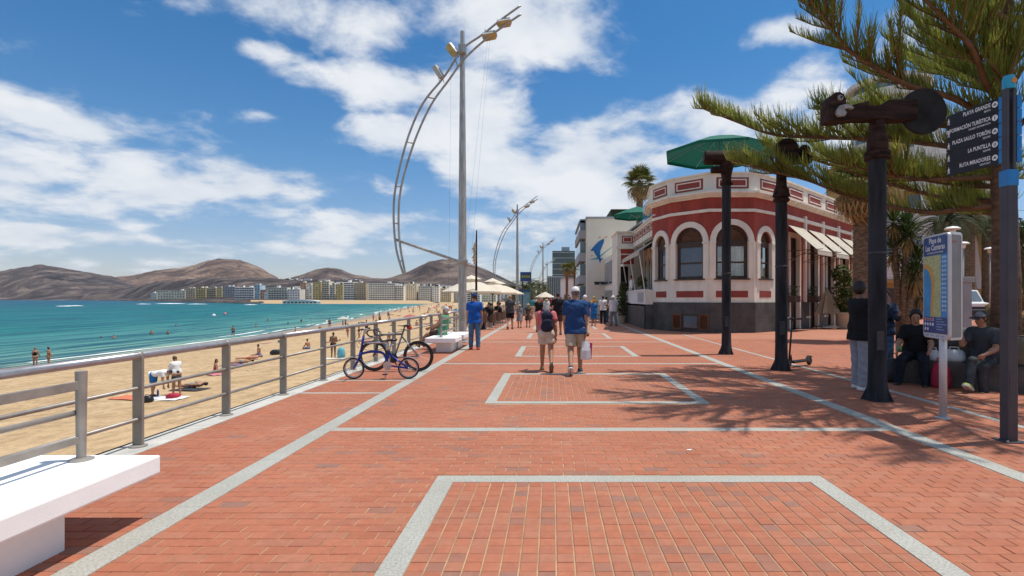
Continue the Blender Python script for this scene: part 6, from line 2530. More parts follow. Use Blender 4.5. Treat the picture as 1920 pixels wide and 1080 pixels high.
for (z0, z1, rr) in ((.46, .86, .27),):
    for i in range(n):
        a0, a1 = PI * 1.0 + PI * i / n, PI * 1.0 + PI * (i + 1) / n
        h0, h1 = z0 + .2 + .2 * math.sin(PI * i / n), z0 + .2 + .2 * math.sin(PI * (i + 1) / n)
        p = [(rr * math.cos(a), rr * math.sin(a)) for a in (a0, a1)]
        p2_ = [((rr - .03) * math.cos(a), (rr - .03) * math.sin(a)) for a in (a0, a1)]
        q.add([(p[0][0], p[0][1], z0 - .1), (p[1][0], p[1][1], z0 - .1), (p[1][0], p[1][1], h1), (p[0][0], p[0][1], h0),
               (p2_[0][0], p2_[0][1], z0 - .1), (p2_[1][0], p2_[1][1], z0 - .1), (p2_[1][0], p2_[1][1], h1), (p2_[0][0], p2_[0][1], h0)],
              [(0, 1, 2, 3), (5, 4, 7, 6), (3, 2, 6, 7)])
q.build('backrest', M_wick, ch)
for (x, y) in ((-.2, -.2), (.2, -.2), (.2, .2), (-.2, .2)):
    MB().tube([(x, y, 0), (x * .95, y * .95, .43)], .018, 6).build('leg', M_galv, ch)
crn = random.Random(2)
for (x, y, rz) in ((-3.2, 27.9, 1.2), (-3.85, 29.0, 2.6), (-3.1, 29.6, .5), (-3.7, 31, 3.3), (-3.1, 31.6, 1.7), (-3.9, 33, .2), (-3.2, 33.6, 2.0), (-3.6, 35.5, 1.0), (-3.2, 37, 2.4), (-3.9, 38.5, .8)):
    dup(ch, (x, y, 0), rz)
tb_ = thing('cafe_table', 'small round cafe table between the wicker chairs', 'table', (-3.6, 28.4, 0), 0, 'tables of the promenade cafe')
MB().lathe([(.0, .70), (.36, .70), (.36, .73), (.0, .73)], 20).build('tabletop', M_galv, tb_)
MB().lathe([(.22, 0), (.2, .03), (.03, .05), (.03, .7)], 12).build('pedestal', M_galv, tb_)
for (x, y) in ((-3.5, 30.4), (-3.5, 32.5), (-3.55, 36.2)):
    dup(tb_, (x, y, 0))

# ragged flag pole, clock board, kiosk
fp = thing('flag_pole', 'dark wooden pole with a ragged pale streamer above the parasols', 'pole', (-4.26, 30, 0))
MB().tube([(0, 0, 0), (0, 0, 4.6), (.02, 0, 5.45)], [.07, .055, .03], 8).build('pole', M_wood, fp)
q = MB()
for k in range(7):
    z = 3.5 + k * .16
    q.add([(-.02, -.06, z), (-.16 - .05 * (k % 3), -.08, z + .05), (-.10, -.05, z + .3), (.0, -.06, z + .26)], [(0, 1, 2, 3)])
q.build('streamer', mat('pale_rag', (.62, .52, .34), .9, 0, .3, 6), fp)
cbd = thing('clock_board', 'blue display board on a post behind the second lamp mast', 'sign', (-2.2, 45, 0))
MB().tube([(-.3, 0, 0), (-.3, 0, 3.6)], .05, 8).build('post', M_signpost, cbd)
MB().span((-.48, -.08, 3.05), (.46, .08, 3.85)).build('board', M_header, cbd, bevel=.02)
MB().span((-.42, -.09, 3.32), (.40, -.08, 3.60)).build('display', mat('clock_face', (.08, .12, .05), .4), cbd)
q = MB()
for k in range(4):
    q.span((-.34 + k * .19, -.095, 3.40), (-.24 + k * .19, -.09, 3.53))
q.build('digit_mark', mat('digit_yellow', (.5, .45, .08), .5), cbd)
kk = thing('kiosk', 'narrow teal advertising kiosk past the cafe', 'kiosk', (-2.55, 50, 0))
MB().span((-.5, -.3, 0), (.5, .3, 2.3)).build('body', mat('teal_panel', (.06, .25, .28), .4, 0, .1, 1), kk, bevel=.05)
MB().span((-.42, -.32, .7), (.42, -.3, 2.1)).build('poster', mat('poster_blue', (.16, .35, .42), .3, 0, .2, 3), kk)
MB().span((-.55, -.35, 2.3), (.55, .35, 2.45)).build('roof', M_header, kk)

# closed parasol by the restaurant
cp = thing('parasol', 'folded beige parasol on a wheeled base by the restaurant', 'parasol', (14.75, 28.6, 0))
q = MB()
n = 16
vs = [(0, 0, 2.2)]
for lv, (rr, z) in enumerate(((.16, 1.9), (.42, 1.35), (.70, .82))):
    for k in range(n):
        a = 2 * PI * k / n
        f = 1.0 if k % 2 == 0 else .62
        dz = -.10 if (k % 4 == 0 and lv == 2) else 0
        vs.append((rr * f * math.cos(a), rr * f * math.sin(a), z + dz))
fs = [(0, 1 + k, 1 + (k + 1) % n) for k in range(n)]
for lv in range(2):
    for k in range(n):
        j = (k + 1) % n
        fs.append((1 + lv * n + k, 1 + (lv + 1) * n + k, 1 + (lv + 1) * n + j, 1 + lv * n + j))
q.add(vs, fs).build('canopy', leafmat('beige_canvas', (.42, .34, .24), (.34, .27, .18), 1, .15), cp, recalc=False)
MB().tube([(0, 0, .1), (0, 0, 2.1)], .03, 8).build('pole', M_galv, cp)
MB().span((-.45, -.45, .05), (.45, .45, .13)).build('base', M_galv, cp, bevel=.01)
for (x, y) in ((-.38, -.38), (.38, -.38), (.38, .38), (-.38, .38)):
    MB().lathe([(.0, -.02), (.05, -.02), (.05, .02), (.0, .02)], 10, (x, y, .05), 'X').build('wheel', M_tyre, cp)

# white truck
tk = thing('delivery_truck', 'white box truck parked behind the plaza', 'truck', (31.9, 40, 0), R(8))
M_tw = mat('truck_white', (.72, .72, .71), .35, 0, .03)
MB().span((-1.05, 1.5, .7), (1.05, 5.5, 3.05)).build('cargo_box', M_tw, tk, bevel=.03)
cab = MB()
cab.prism([(-.1, .55), (-.15, 1.25), (.35, 1.35), (.85, 2.25), (1.5, 2.3), (1.5, .55)], (1.9, 0, 0), (-.95, 0, 0), (0, 1, 0), (0, 0, 1))
cab = cab.build('cab', M_tw, tk, bevel=.04)
MB().add([(-.8, .37, 1.42), (.8, .37, 1.42), (.72, .80, 2.15), (-.72, .80, 2.15)], [(0, 1, 2, 3)]).build('windscreen', M_bglass, cab, loc=(0, -.03, .02))
MB().span((-.95, -.24, .35), (.95, -.1, .75)).build('bumper', M_black, tk, bevel=.03)
MB().span((-.6, -.17, .8), (.6, -.14, 1.0)).build('grille', M_black, cab)
for s_ in (-1, 1):
    MB().ball((s_ * .78, -.14, .92), (.14, .05, .12), 10, 7).build('headlight', M_chrome, cab, smooth=True)
    MB().span((s_ * 1.18 - .1, .3, 1.35), (s_ * 1.18 + .1, .36, 1.75)).build('mirror', M_black, cab, bevel=.02)
    for y in (.5, 4.4):
        w_ = MB().lathe([(.2, -.12), (.36, -.12), (.38, 0), (.36, .12), (.2, .12)], 18, (s_ * .82, y, .37), 'X').build('wheel', M_tyre, tk, smooth=True)
        MB().lathe([(.0, -.125), (.2, -.125), (.2, .125), (.0, .125)], 12, (s_ * .82, y, .37), 'X').build('rim', M_galv, w_)

# bags on and by the seat ledge
def soft_bag(name, label, cat, loc, dim, m, rz=0, handle=True, top=None):
    t = thing(name, label, cat, loc, rz)
    q = MB()
    n = 12
    prof = [(.82, 0), (1.0, .12), (1.03, .4), (.9, .75), (.62, .97), (.3, 1.0)]
    vs, fs = [], []
    bgr = random.Random(len(label))
    for (f, z) in prof:
        for k in range(n):
            a = 2 * PI * k / n
            c_, s_ = math.cos(a), math.sin(a)
            e = f * (1 + bgr.uniform(-.07, .07))
            vs.append((dim[0] / 2 * e * math.copysign(abs(c_) ** .6, c_), dim[1] / 2 * e * math.copysign(abs(s_) ** .6, s_), dim[2] * z))
    for i in range(len(prof) - 1):
        for k in range(n):
            fs.append((i * n + k, i * n + (k + 1) % n, (i + 1) * n + (k + 1) % n, (i + 1) * n + k))
    fs += [tuple(range(n - 1, -1, -1)), tuple((len(prof) - 1) * n + k for k in range(n))]
    q.add(vs, fs).build('body', m, t, smooth=True)
    if handle:
        MB().tube([(-dim[0] * .22, 0, dim[2] * .95), (-dim[0] * .18, 0, dim[2] * 1.2), (dim[0] * .18, 0, dim[2] * 1.2), (dim[0] * .22, 0, dim[2] * .95)], .012, 6).build('handle', m, t, smooth=True)
    return t


M_plas = mat('white_plastic', (.70, .71, .70), .35, 0, .06, 9, .5, 25)
M_pink = mat('crimson_cloth', (.42, .012, .045), .7, 0, .12, 6)
q = pw_.P(.72, 0, .17)
soft_bag('backpack', 'crimson backpack standing on the bricks between the two seated men', 'backpack', tuple(pw_.P(.66, 0, .20)), (.30, .22, .44), M_pink, R(-45))
soft_bag('shopping_bag', 'white plastic shopping bag with green stripes on the seat ledge', 'bag', tuple(pw_.P(.80, .45, -.18)), (.34, .24, .22), M_plas, R(-45))
soft_bag('shopping_bag', 'small white carrier bag with handle beside the man in black', 'bag', tuple(pw_.P(.50, .45, -.12)), (.18, .16, .20), M_plas, R(-45))
soft_bag('backpack', 'black backpack at the left end of the seat ledge', 'backpack', tuple(pw_.P(-.12, 0, .06)), (.3, .24, .46), M_blackmetal, R(-45))
soft_bag('rucksack', 'khaki sack leaning on the planter behind the signpost', 'bag', tuple(pw_.P(1.72, .45, -.24)), (.42, .34, .48), mat('khaki_cloth', (.15, .125, .08), .85, 0, .15, 5), R(-45), False)
# ================================================================== people
def prim(a, b, ra, rb, flat=None, cuts=(), k=None):
    """tapered limb from a to b; flat = (axis, factor) squeezes it along an axis; cuts = planes (point, normal)"""
    return dict(a=np.array(a, float), b=np.array(b, float), ra=ra, rb=rb, flat=flat, cuts=cuts, k=k)


def surf(prims, h, k=.02, fold=0.0, pad=.03):
    lo_ = np.min([np.minimum(p['a'], p['b']) - max(p['ra'], p['rb']) for p in prims], 0) - pad - 2 * h
    hi_ = np.max([np.maximum(p['a'], p['b']) + max(p['ra'], p['rb']) for p in prims], 0) + pad + 2 * h
    n = np.ceil((hi_ - lo_) / h).astype(int) + 1
    D = np.full(n, 1.0, np.float32)
    ax = [lo_[i] + h * np.arange(n[i]) for i in range(3)]
    for p in prims:
        R_ = max(p['ra'], p['rb']) + k * 1.5 + 2.5 * h
        l0 = np.floor((np.minimum(p['a'], p['b']) - R_ - lo_) / h).astype(int).clip(0)
        h0 = np.minimum(np.ceil((np.maximum(p['a'], p['b']) + R_ - lo_) / h).astype(int) + 1, n)
        X = ax[0][l0[0]:h0[0]][:, None, None]
        Y = ax[1][l0[1]:h0[1]][None, :, None]
        Z = ax[2][l0[2]:h0[2]][None, None, :]
        ba = p['b'] - p['a']
        px, py, pz = X - p['a'][0], Y - p['a'][1], Z - p['a'][2]
        fscale = 1.0
        bax = ba
        if p['flat'] is not None:
            fa, ff = np.array(p['flat'][0], float), p['flat'][1]
            dt = px * fa[0] + py * fa[1] + pz * fa[2]
            s_ = (1 / ff - 1)
            px, py, pz = px + fa[0] * dt * s_, py + fa[1] * dt * s_, pz + fa[2] * dt * s_
            bax = ba + fa * np.dot(ba, fa) * s_
            fscale = min(1, ff) if ff < 1 else 1
            fscale = .5 + .5 * fscale
        L2 = np.dot(bax, bax)
        t_ = np.clip((px * bax[0] + py * bax[1] + pz * bax[2]) / max(L2, 1e-9), 0, 1) if L2 > 1e-9 else 0 * (px + py + pz)
        d = np.sqrt((px - bax[0] * t_) ** 2 + (py - bax[1] * t_) ** 2 + (pz - bax[2] * t_) ** 2) - (p['ra'] + (p['rb'] - p['ra']) * t_)
        d = d * fscale
        for (c, nn) in p['cuts']:
            d = np.maximum(d, (X - c[0]) * nn[0] + (Y - c[1]) * nn[1] + (Z - c[2]) * nn[2])
        S_ = D[l0[0]:h0[0], l0[1]:h0[1], l0[2]:h0[2]]
        kk = p['k'] if p['k'] is not None else k
        hh = np.clip(.5 + .5 * (S_ - d) / kk, 0, 1)
        D[l0[0]:h0[0], l0[1]:h0[1], l0[2]:h0[2]] = S_ * (1 - hh) + d * hh - kk * hh * (1 - hh)
    if fold:
        X, Y, Z = ax[0][:, None, None], ax[1][None, :, None], ax[2][None, None, :]
        D = D + fold * (np.sin(31 * X + 9 * Z + 2 * np.sin(23 * Z)) * np.sin(27 * Y + 14 * Z + 1.5 * np.sin(19 * X)) + .6 * np.sin(44 * Z + 20 * X + 3 * np.sin(13 * Y)))
    D = D.astype(np.float32)
    return net(D, lo_, h)


def net(D, lo_, h):
    ins = D < 0
    nx, ny, nz = D.shape
    cnt = np.zeros((nx - 1, ny - 1, nz - 1), np.float32)
    acc = np.zeros((nx - 1, ny - 1, nz - 1, 3), np.float32)
    corners = [(i, j, k) for i in (0, 1) for j in (0, 1) for k in (0, 1)]
    for c0 in corners:
        for d in range(3):
            if c0[d] == 1:
                continue
            c1 = list(c0)
            c1[d] = 1
            A = D[c0[0]:nx - 1 + c0[0], c0[1]:ny - 1 + c0[1], c0[2]:nz - 1 + c0[2]]
            B = D[c1[0]:nx - 1 + c1[0], c1[1]:ny - 1 + c1[1], c1[2]:nz - 1 + c1[2]]
            m = (A < 0) != (B < 0)
            t_ = np.where(m, A / np.where(m, A - B, 1), 0)
            cnt += m
            for q in range(3):
                acc[..., q] += np.where(m, c0[q] + (t_ if q == d else 0), 0)
    act = cnt > 0
    idx = -np.ones(cnt.shape, np.int64)
    idx[act] = np.arange(act.sum())
    g = np.argwhere(act)
    V = lo_ + h * (g + acc[act] / cnt[act][:, None])
    Q = []
    for d in range(3):
        o = [q for q in range(3) if q != d]
        sl0 = [slice(1, -1)] * 3
        sl1 = [slice(1, -1)] * 3
        sl0[d] = slice(0, -1)
        sl1[d] = slice(1, None)
        a, b_ = ins[tuple(sl0)], ins[tuple(sl1)]
        e = np.argwhere(a != b_)
        if len(e) == 0:
            continue
        flip = a[a != b_]
        base = e.copy()
        base[:, o[0]] += 1
        base[:, o[1]] += 1
        cells = []
        for (i, j) in ((0, 0), (1, 0), (1, 1), (0, 1)):
            c = base.copy()
            c[:, o[0]] -= i
            c[:, o[1]] -= j
            cells.append(idx[c[:, 0], c[:, 1], c[:, 2]])
        q = np.stack(cells, -1)
        fl = flip if d != 1 else ~flip
        q[fl] = q[fl][:, ::-1]
        Q.append(q)
    Q = np.concatenate(Q)[:, ::-1]
    Q = Q[(Q >= 0).all(1)]
    return V, Q


def mesh_from(name, VQ, m, parent, kind=None):
    return np_mesh(name, VQ[0], VQ[1], m, parent, kind, smooth=True)


SK = {'light': mat('skin_light', (.50, .28, .19), .55, 0, .06, 9), 'tan': mat('skin_tan', (.38, .19, .11), .55, 0, .06, 9), 'brown': mat('skin_brown', (.22, .105, .06), .5, 0, .06, 9), 'pinkish': mat('skin_pinkish', (.50, .24, .17), .55, 0, .06, 9)}
HAIR = {'dark': mat('hair_dark', (.020, .014, .011), .55, 0, .3, 30), 'brown': mat('hair_brown', (.075, .04, .02), .55, 0, .3, 30), 'blonde': mat('hair_blonde', (.36, .24, .10), .55, 0, .3, 30), 'white': mat('hair_white', (.55, .53, .50), .6, 0, .15, 30), 'grey': mat('hair_grey', (.17, .16, .155), .6, 0, .3, 30)}


def cloth(name, col, var=.10):
    return mat('cloth_' + name, col, .85, 0, var, 11, .35, 90, spec=.2)


def V3(*a):
    return np.array(a, float)


def rot_v(v, axis, a):
    return np.array(Matrix.Rotation(a, 3, Vector(axis)) @ Vector(v))


def person(label, loc, rz, H=1.72, skin='tan', hair='dark', build=1.0, female=False, h=.010,
           lean=0, side=0, twist=0, legs=((0, 0, 0), (0, 0, 0)), arms=((0, .08, .15, 0), (0, .08, .15, 0)),
           head=(0, 0), pelvis_z=None, wear=(), hairstyle='short', hat=None, fingers=True, feet='shoe', shoe=None, shoe2=None, group=None, lift=None, thing_name='person', eyes=False, bare=False):
    """a figure facing +y; legs: (forward swing, spread, knee bend); arms: (forward swing, spread, elbow bend, turn in)"""
    t = thing(thing_name, label, 'person', loc, rz, group)
    H = H * 1.045
    b_ = build
    dn = V3(0, 0, -1)
    up = rot_v((0, 0, 1), (1, 0, 0), -lean)
    up = rot_v(up, (0, 1, 0), side)
    rt = rot_v((1, 0, 0), (0, 0, 1), twist)
    rt = rt - up * np.dot(rt, up)
    rt /= np.linalg.norm(rt)
    fw = np.cross(up, rt)
    pel = V3(0, 0, .52 * H)
    neck = pel + up * .295 * H
    chest = pel + up * .19 * H
    # legs
    J = {}
    for s, (sw, spd, kn) in zip((-1, 1), legs):
        hip = pel + V3(s * .052 * H, 0, -.01 * H)
        d = V3(s * math.sin(spd), math.sin(sw) * math.cos(spd), -math.cos(sw) * math.cos(spd))
        knee = hip + d * .245 * H
        d2 = V3(s * math.sin(spd) * .6, math.sin(sw - kn), -math.cos(sw - kn))
        d2 /= np.linalg.norm(d2)
        ank = knee + d2 * .238 * H
        J['hip', s], J['knee', s], J['ank', s], J['d2', s] = hip, knee, ank, d2
    low = min(J['ank', -1][2], J['ank', 1][2]) - .045 * H
    dz = -low if pelvis_z is None else pelvis_z - pel[2]
    if lift is not None:
        dz += lift
    sh = V3(0, 0, dz)
    pel, neck, chest = pel + sh, neck + sh, chest + sh
    for k_ in list(J):
        if k_[0] != 'd2':
            J[k_] = J[k_] + sh
    hx = rot_v(up, tuple(rt), -head[0])
    hf = np.cross(hx, rt)
    hr = rot_v(rt, tuple(hx), head[1])
    hf = np.cross(hx, hr)
    hc = neck + up * .03 * H + hx * .068 * H + hf * .012 * H
    sw_ = (.092 if not female else .084) * H * (.85 + .15 * b_)
    body = []
    fl = (fw, .66)
    body += [prim(pel - rt * .035 * H, pel + rt * .035 * H, .072 * H * b_, .072 * H * b_, (fw, .82)),
             prim(pel + up * .03 * H, chest, .074 * H * b_, .078 * H * b_, (fw, .74)),
             prim(chest - rt * .03 * H + up * .03 * H, chest + rt * .03 * H + up * .03 * H, .078 * H * (.6 + .4 * b_), .078 * H * (.6 + .4 * b_), (fw, .78)),
             prim(neck - rt * sw_ - up * .028 * H, neck + rt * sw_ - up * .028 * H, .036 * H, .036 * H),
             prim(neck - up * .04 * H, neck + up * .045 * H + hf * .008 * H, .040 * H, .031 * H)]
    if female:
        for s in (-1, 1):
            body.append(prim(chest + rt * s * .04 * H + fw * .045 * H, chest + rt * s * .042 * H + fw * .055 * H, .034 * H, .03 * H))
        body.append(prim(pel - rt * .04 * H - V3(0, .02 * H, .01 * H), pel + rt * .04 * H - V3(0, .02 * H, .01 * H), .066 * H * b_, .066 * H * b_))
    # head
    body += [prim(hc - hx * .0 * H, hc + hx * .012 * H - hf * .008 * H, .050 * H, .050 * H, (hr, .80), k=.01),
             prim(hc - hx * .028 * H + hf * .016 * H, hc - hx * .042 * H + hf * .026 * H, .034 * H, .022 * H, (hr, .95), k=.012),
             prim(hc - hx * .004 * H + hf * .046 * H, hc - hx * .018 * H + hf * .056 * H, .006 * H, .009 * H, k=.006),
             prim(hc - hx * .034 * H + hf * .040 * H - hr * .008 * H, hc - hx * .034 * H + hf * .040 * H + hr * .008 * H, .009 * H, .009 * H, k=.006)]
    for s in (-1, 1):
        body.append(prim(hc + hr * s * .041 * H - hf * .004 * H - hx * .004 * H, hc + hr * s * .046 * H - hf * .008 * H + hx * .010 * H, .008 * H, .009 * H, (hr, .6), k=.004))
    # limbs
    A = {}
    for s, (sw, spd, el, tin) in zip((-1, 1), arms):
        s0 = neck + rt * s * sw_ * 1.06 - up * .034 * H
        d = -up * math.cos(sw) * math.cos(spd) + fw * math.sin(sw) * math.cos(spd) + rt * s * math.sin(spd)
        e0 = s0 + d * .168 * H
        d2 = -up * math.cos(sw + el) * math.cos(spd * .5) + fw * math.sin(sw + el) + rt * s * (math.sin(spd) * .4 - math.sin(tin))
        d2 /= np.linalg.norm(d2)
        w0 = e0 + d2 * .145 * H
        A[s] = (s0, e0, w0, d, d2)
        k_ = .012
        body += [prim(s0, e0, .034 * H * (.7 + .3 * b_), .0255 * H, k=.02), prim(e0, e0 + d2 * .05 * H, .0255 * H, .026 * H, k=k_), prim(e0 + d2 * .04 * H, w0, .026 * H, .0165 * H, k=k_)]
        # hand: palm, four fingers, thumb at the side
        pn = np.cross(d2, rt * s)
        pn = pn / (np.linalg.norm(pn) + 1e-9)
        acr = np.cross(pn, d2)
        body.append(prim(w0, w0 + d2 * .042 * H, .016 * H, .021 * H, (rt, .62), k=.008))
        if fingers:
            fwd = np.cross(d2, rt)
            fwd /= np.linalg.norm(fwd)
            for f in range(4):
                fo = (f - 1.5) * .0115 * H
                base = w0 + d2 * .050 * H + fwd * fo
                ln = (.030, .040, .037, .030)[f] * H
                mid = base + d2 * ln * .6
                tip = mid + d2 * ln * .42 - rt * s * ln * .42
                body += [prim(base - d2 * .014 * H, mid, .0056 * H, .0052 * H, k=.003), prim(mid, tip, .0052 * H, .0045 * H, k=.003)]
            tb0 = w0 + d2 * .014 * H - fwd * -.014 * H * 1
            body += [prim(tb0, tb0 + fwd * .016 * H + d2 * .022 * H, .0075 * H, .0062 * H, k=.004), prim(tb0 + fwd * .016 * H + d2 * .022 * H, tb0 + fwd * .017 * H + d2 * .042 * H, .0062 * H, .005 * H, k=.004)]
        hip, knee, ank, dd2 = J['hip', s], J['knee', s], J['ank', s], J['d2', s]
        th = knee - hip
        thn = th / np.linalg.norm(th)
        bk = np.cross(dd2, (1, 0, 0))
        body += [prim(hip, knee, .053 * H * (.6 + .4 * b_), .034 * H * (.8 + .2 * b_), k=.02), prim(knee, knee + dd2 * .03 * H, .034 * H, .033 * H),
                 prim(knee + dd2 * .02 * H, ank, .035 * H, .0215 * H), prim(knee + dd2 * .06 * H - np.cross((1, 0, 0), dd2) * -.012 * H, knee + dd2 * .11 * H - np.cross((1, 0, 0), dd2) * -.008 * H, .030 * H, .024 * H)]
        # foot
        ff = np.cross((1, 0, 0), dd2) * -1
        ff = V3(0, 1, 0) if abs(ff[2]) < .25 else ff / np.linalg.norm(ff)
        if ff[1] < 0 and abs(ff[2]) < .9:
            ff = -ff
        J['ff', s] = ff
        heel = ank - ff * .018 * H + dd2 * .028 * H
        toe = ank + ff * .10 * H + dd2 * .034 * H
        J['heel', s], J['toe', s] = heel, toe
        body += [prim(ank, heel, .022 * H, .018 * H), prim(heel, toe, .019 * H, .014 * H, ((1, 0, 0), 1.35), k=.015)]
    mesh_from('body', surf(body, h, .018), SK[skin], t)
    c_ = .010 * H / 1.72
    hh = max(h, .011)
    for wv in wear:
        kind, m = wv[0], wv[1]
        o = dict(wv[2]) if len(wv) > 2 else {}
        P_ = []
        if kind in ('tee', 'shirt', 'top', 'jacket', 'long'):
            inf = o.get('loose', .012)
            hem = pel - up * o.get('hem', .055) * H
            cut = [(hem, -up)]
            nk = [(neck + up * .014 * H, up)]
            P_ += [prim(pel - rt * .036 * H - up * .06 * H, pel + rt * .036 * H - up * .06 * H, .076 * H * b_ + inf + .004, .076 * H * b_ + inf + .004, (fw, .95), cut),
                   prim(pel - rt * .036 * H + up * .05 * H, pel + rt * .036 * H + up * .05 * H, .072 * H * b_ + inf, .072 * H * b_ + inf, (fw, .90)),
                   prim(pel - rt * .03 * H, chest, .077 * H * b_ + inf, .080 * H * b_ + inf, (fw, .78), cut),
                   prim(pel + rt * .03 * H, chest, .077 * H * b_ + inf, .080 * H * b_ + inf, (fw, .78), cut),
                   prim(chest - rt * .034 * H + up * .03 * H, chest + rt * .034 * H + up * .03 * H, .081 * H * (.6 + .4 * b_) + inf * .8, .081 * H * (.6 + .4 * b_) + inf * .8, (fw, .8), cut),
                   prim(neck - rt * sw_ - up * .034 * H, neck + rt * sw_ - up * .034 * H, .038 * H + inf * .5, .038 * H + inf * .5, None, nk),
                   prim(neck - up * .03 * H, neck + up * .012 * H, .046 * H, .036 * H, None, nk)]
            if female:
                for s in (-1, 1):
                    P_.append(prim(chest + rt * s * .04 * H + fw * .045 * H, chest + rt * s * .042 * H + fw * .055 * H, .038 * H, .034 * H))
            sl = o.get('sleeve', .62)
            puff = o.get('puff', 0)
            for s in (-1, 1):
                s0, e0, w0, d, d2 = A[s]
                if sl <= 0:
                    continue
                if sl <= 1:
                    ee = s0 + (e0 - s0) * sl
                    P_.append(prim(s0, ee + d * .01, .038 * H * (.7 + .3 * b_) + inf * .7 + puff * .4, .034 * H + inf * .8 + puff, None, [(ee, d)], k=.02))
                else:
                    P_.append(prim(s0, e0, .038 * H * (.7 + .3 * b_) + inf * .7, .032 * H + inf * .6, k=.02))
                    wr = e0 + (w0 - e0) * (sl - 1)
                    P_.append(prim(e0, wr + d2 * .01, .032 * H + inf * .6, .022 * H + inf * .5, None, [(wr, d2)], k=.02))
            mesh_from({'tee': 't_shirt', 'top': 'top', 'shirt': 'shirt', 'jacket': 'jacket', 'long': 'sweater'}[kind], surf(P_, hh, .03, o.get('fold', .0022)), m, t)
        elif kind in ('shorts', 'trousers', 'jeans'):
            inf = o.get('loose', .016)
            top = pel + up * .035 * H
            P_ += [prim(pel - rt * .037 * H, pel + rt * .037 * H, .074 * H * b_ + inf * .6, .074 * H * b_ + inf * .6, (fw, .86), [(top, up)]),
                   prim(pel, pel + up * .05 * H, .076 * H * b_ + inf * .5, .075 * H * b_ + inf * .5, (fw, .8), [(top, up)])]
            if female:
                P_.append(prim(pel - rt * .04 * H - V3(0, .02 * H, .01 * H), pel + rt * .04 * H - V3(0, .02 * H, .01 * H), .07 * H * b_ + inf * .4, .07 * H * b_ + inf * .4))
            for s in (-1, 1):
                hip, knee, ank, dd2 = J['hip', s], J['knee', s], J['ank', s], J['d2', s]
                th = (knee - hip) / np.linalg.norm(knee - hip)
                if kind == 'shorts':
                    f = o.get('len', .8)
                    e_ = hip + (knee - hip) * f
                    P_.append(prim(hip, e_ + th * .01, .056 * H * (.6 + .4 * b_) + inf * .8, .040 * H * (.7 + .3 * b_) + inf * 1.5 + .012 * (1 - f) * 2, None, [(e_, th)], k=.025))
                else:
                    e_ = ank - dd2 * .002
                    P_.append(prim(hip, knee, .056 * H * (.6 + .4 * b_) + inf * .6, .038 * H + inf * .7, None, (), k=.025))
                    P_.append(prim(knee, e_ + dd2 * .02, .038 * H + inf * .7, .027 * H + inf * 1.0, None, [(e_ + dd2 * .012, dd2)], k=.02))
            mesh_from('shorts' if kind == 'shorts' else 'trousers', surf(P_, hh, .028, o.get('fold', .0022)), m, t)
        elif kind in ('skirt', 'dress'):
            ln = o.get('len', .26)
            fr = o.get('flare', .05)
            e_ = pel - V3(0, 0, ln * H)
            P_ += [prim(pel + up * .06 * H, e_ - V3(0, 0, .01), .08 * H * b_ + .012, .086 * H * b_ + fr + .02, (fw, .95), [(e_, -V3(0, 0, 1)), (pel + up * .075 * H, up)] if kind == 'skirt' else [(e_, -V3(0, 0, 1))])]
            if kind == 'dress':
                P_ += [prim(pel, chest, .076 * H * b_, .080 * H * b_, (fw, .78)), prim(chest - rt * .034 * H + up * .02 * H, chest + rt * .034 * H + up * .02 * H, .082 * H, .082 * H, (fw, .8), [(neck - up * .03 * H, up)])]
                if o.get('sleeve'):
                    P_.append(prim(neck - rt * sw_ - up * .028 * H, neck + rt * sw_ - up * .028 * H, .044 * H, .044 * H, None, [(neck + up * .012 * H, up)]))
                    for s in (-1, 1):
                        s0, e0, w0, d, d2 = A[s]
                        ee = s0 + (e0 - s0) * o['sleeve']
                        P_.append(prim(s0, ee, .042 * H, .042 * H, None, [(ee, d)]))
            mesh_from(kind, surf(P_, hh, .03, .003), m, t)
        elif kind in ('trunks', 'bikini', 'swimsuit'):
            P_ = [prim(pel - rt * .037 * H, pel + rt * .037 * H, .076 * H * b_ + .004, .076 * H * b_ + .004, (fw, .86), [(pel + up * .03 * H, up)])]
            for s in (-1, 1):
                hip, knee = J['hip', s], J['knee', s]
                th = (knee - hip) / np.linalg.norm(knee - hip)
                f = .45 if kind == 'trunks' else .10
                P_.append(prim(hip, hip + (knee - hip) * f, .058 * H, .055 * H, None, [(hip + (knee - hip) * f, th)]))
            if kind == 'swimsuit':
                P_ += [prim(pel, chest + up * .03 * H, .08 * H * b_, .084 * H * b_, (fw, .78), [(neck - up * .06 * H, up)])]
            mesh_from('swimwear', surf(P_, hh, .02), m, t)
            if kind == 'bikini':
                mesh_from('bikini_top', surf([prim(chest - rt * .045 * H + up * .015 * H, chest + rt * .045 * H + up * .015 * H, .080 * H, .080 * H, (fw, .82), [(chest + up * .035 * H, up), (chest - up * .0 * H, -up)])], hh, .02), m, t)
    # hair
    if hairstyle:
        hp = []
        face = (hc + hf * .020 * H + hx * .02 * H, hf * .86 - hx * .5)
        hp.append(prim(hc + hx * .004 * H, hc + hx * .018 * H - hf * .010 * H, .0535 * H, .0535 * H, (hr, .83), [face, (hc - hx * .030 * H, -hx)]))
        if hairstyle == 'curly':
            hp.append(prim(hc + hx * .02 * H - hf * .012 * H, hc + hx * .035 * H - hf * .012 * H, .062 * H, .055 * H, None, [face]))
        if hairstyle in ('long', 'pony', 'bob'):
            ln = {'long': .13, 'pony': .10, 'bob': .07}[hairstyle]
            w_ = {'long': .046, 'pony': .02, 'bob': .05}[hairstyle]
            hp.append(prim(hc - hf * .030 * H + hx * .01 * H, hc - hf * .045 * H - up * ln * H, w_ * H, w_ * .75 * H, (hf, .6) if hairstyle != 'pony' else None))
        if hairstyle == 'bun':
            hp.append(prim(hc - hf * .03 * H + hx * .055 * H, hc - hf * .035 * H + hx * .06 * H, .026 * H, .026 * H))
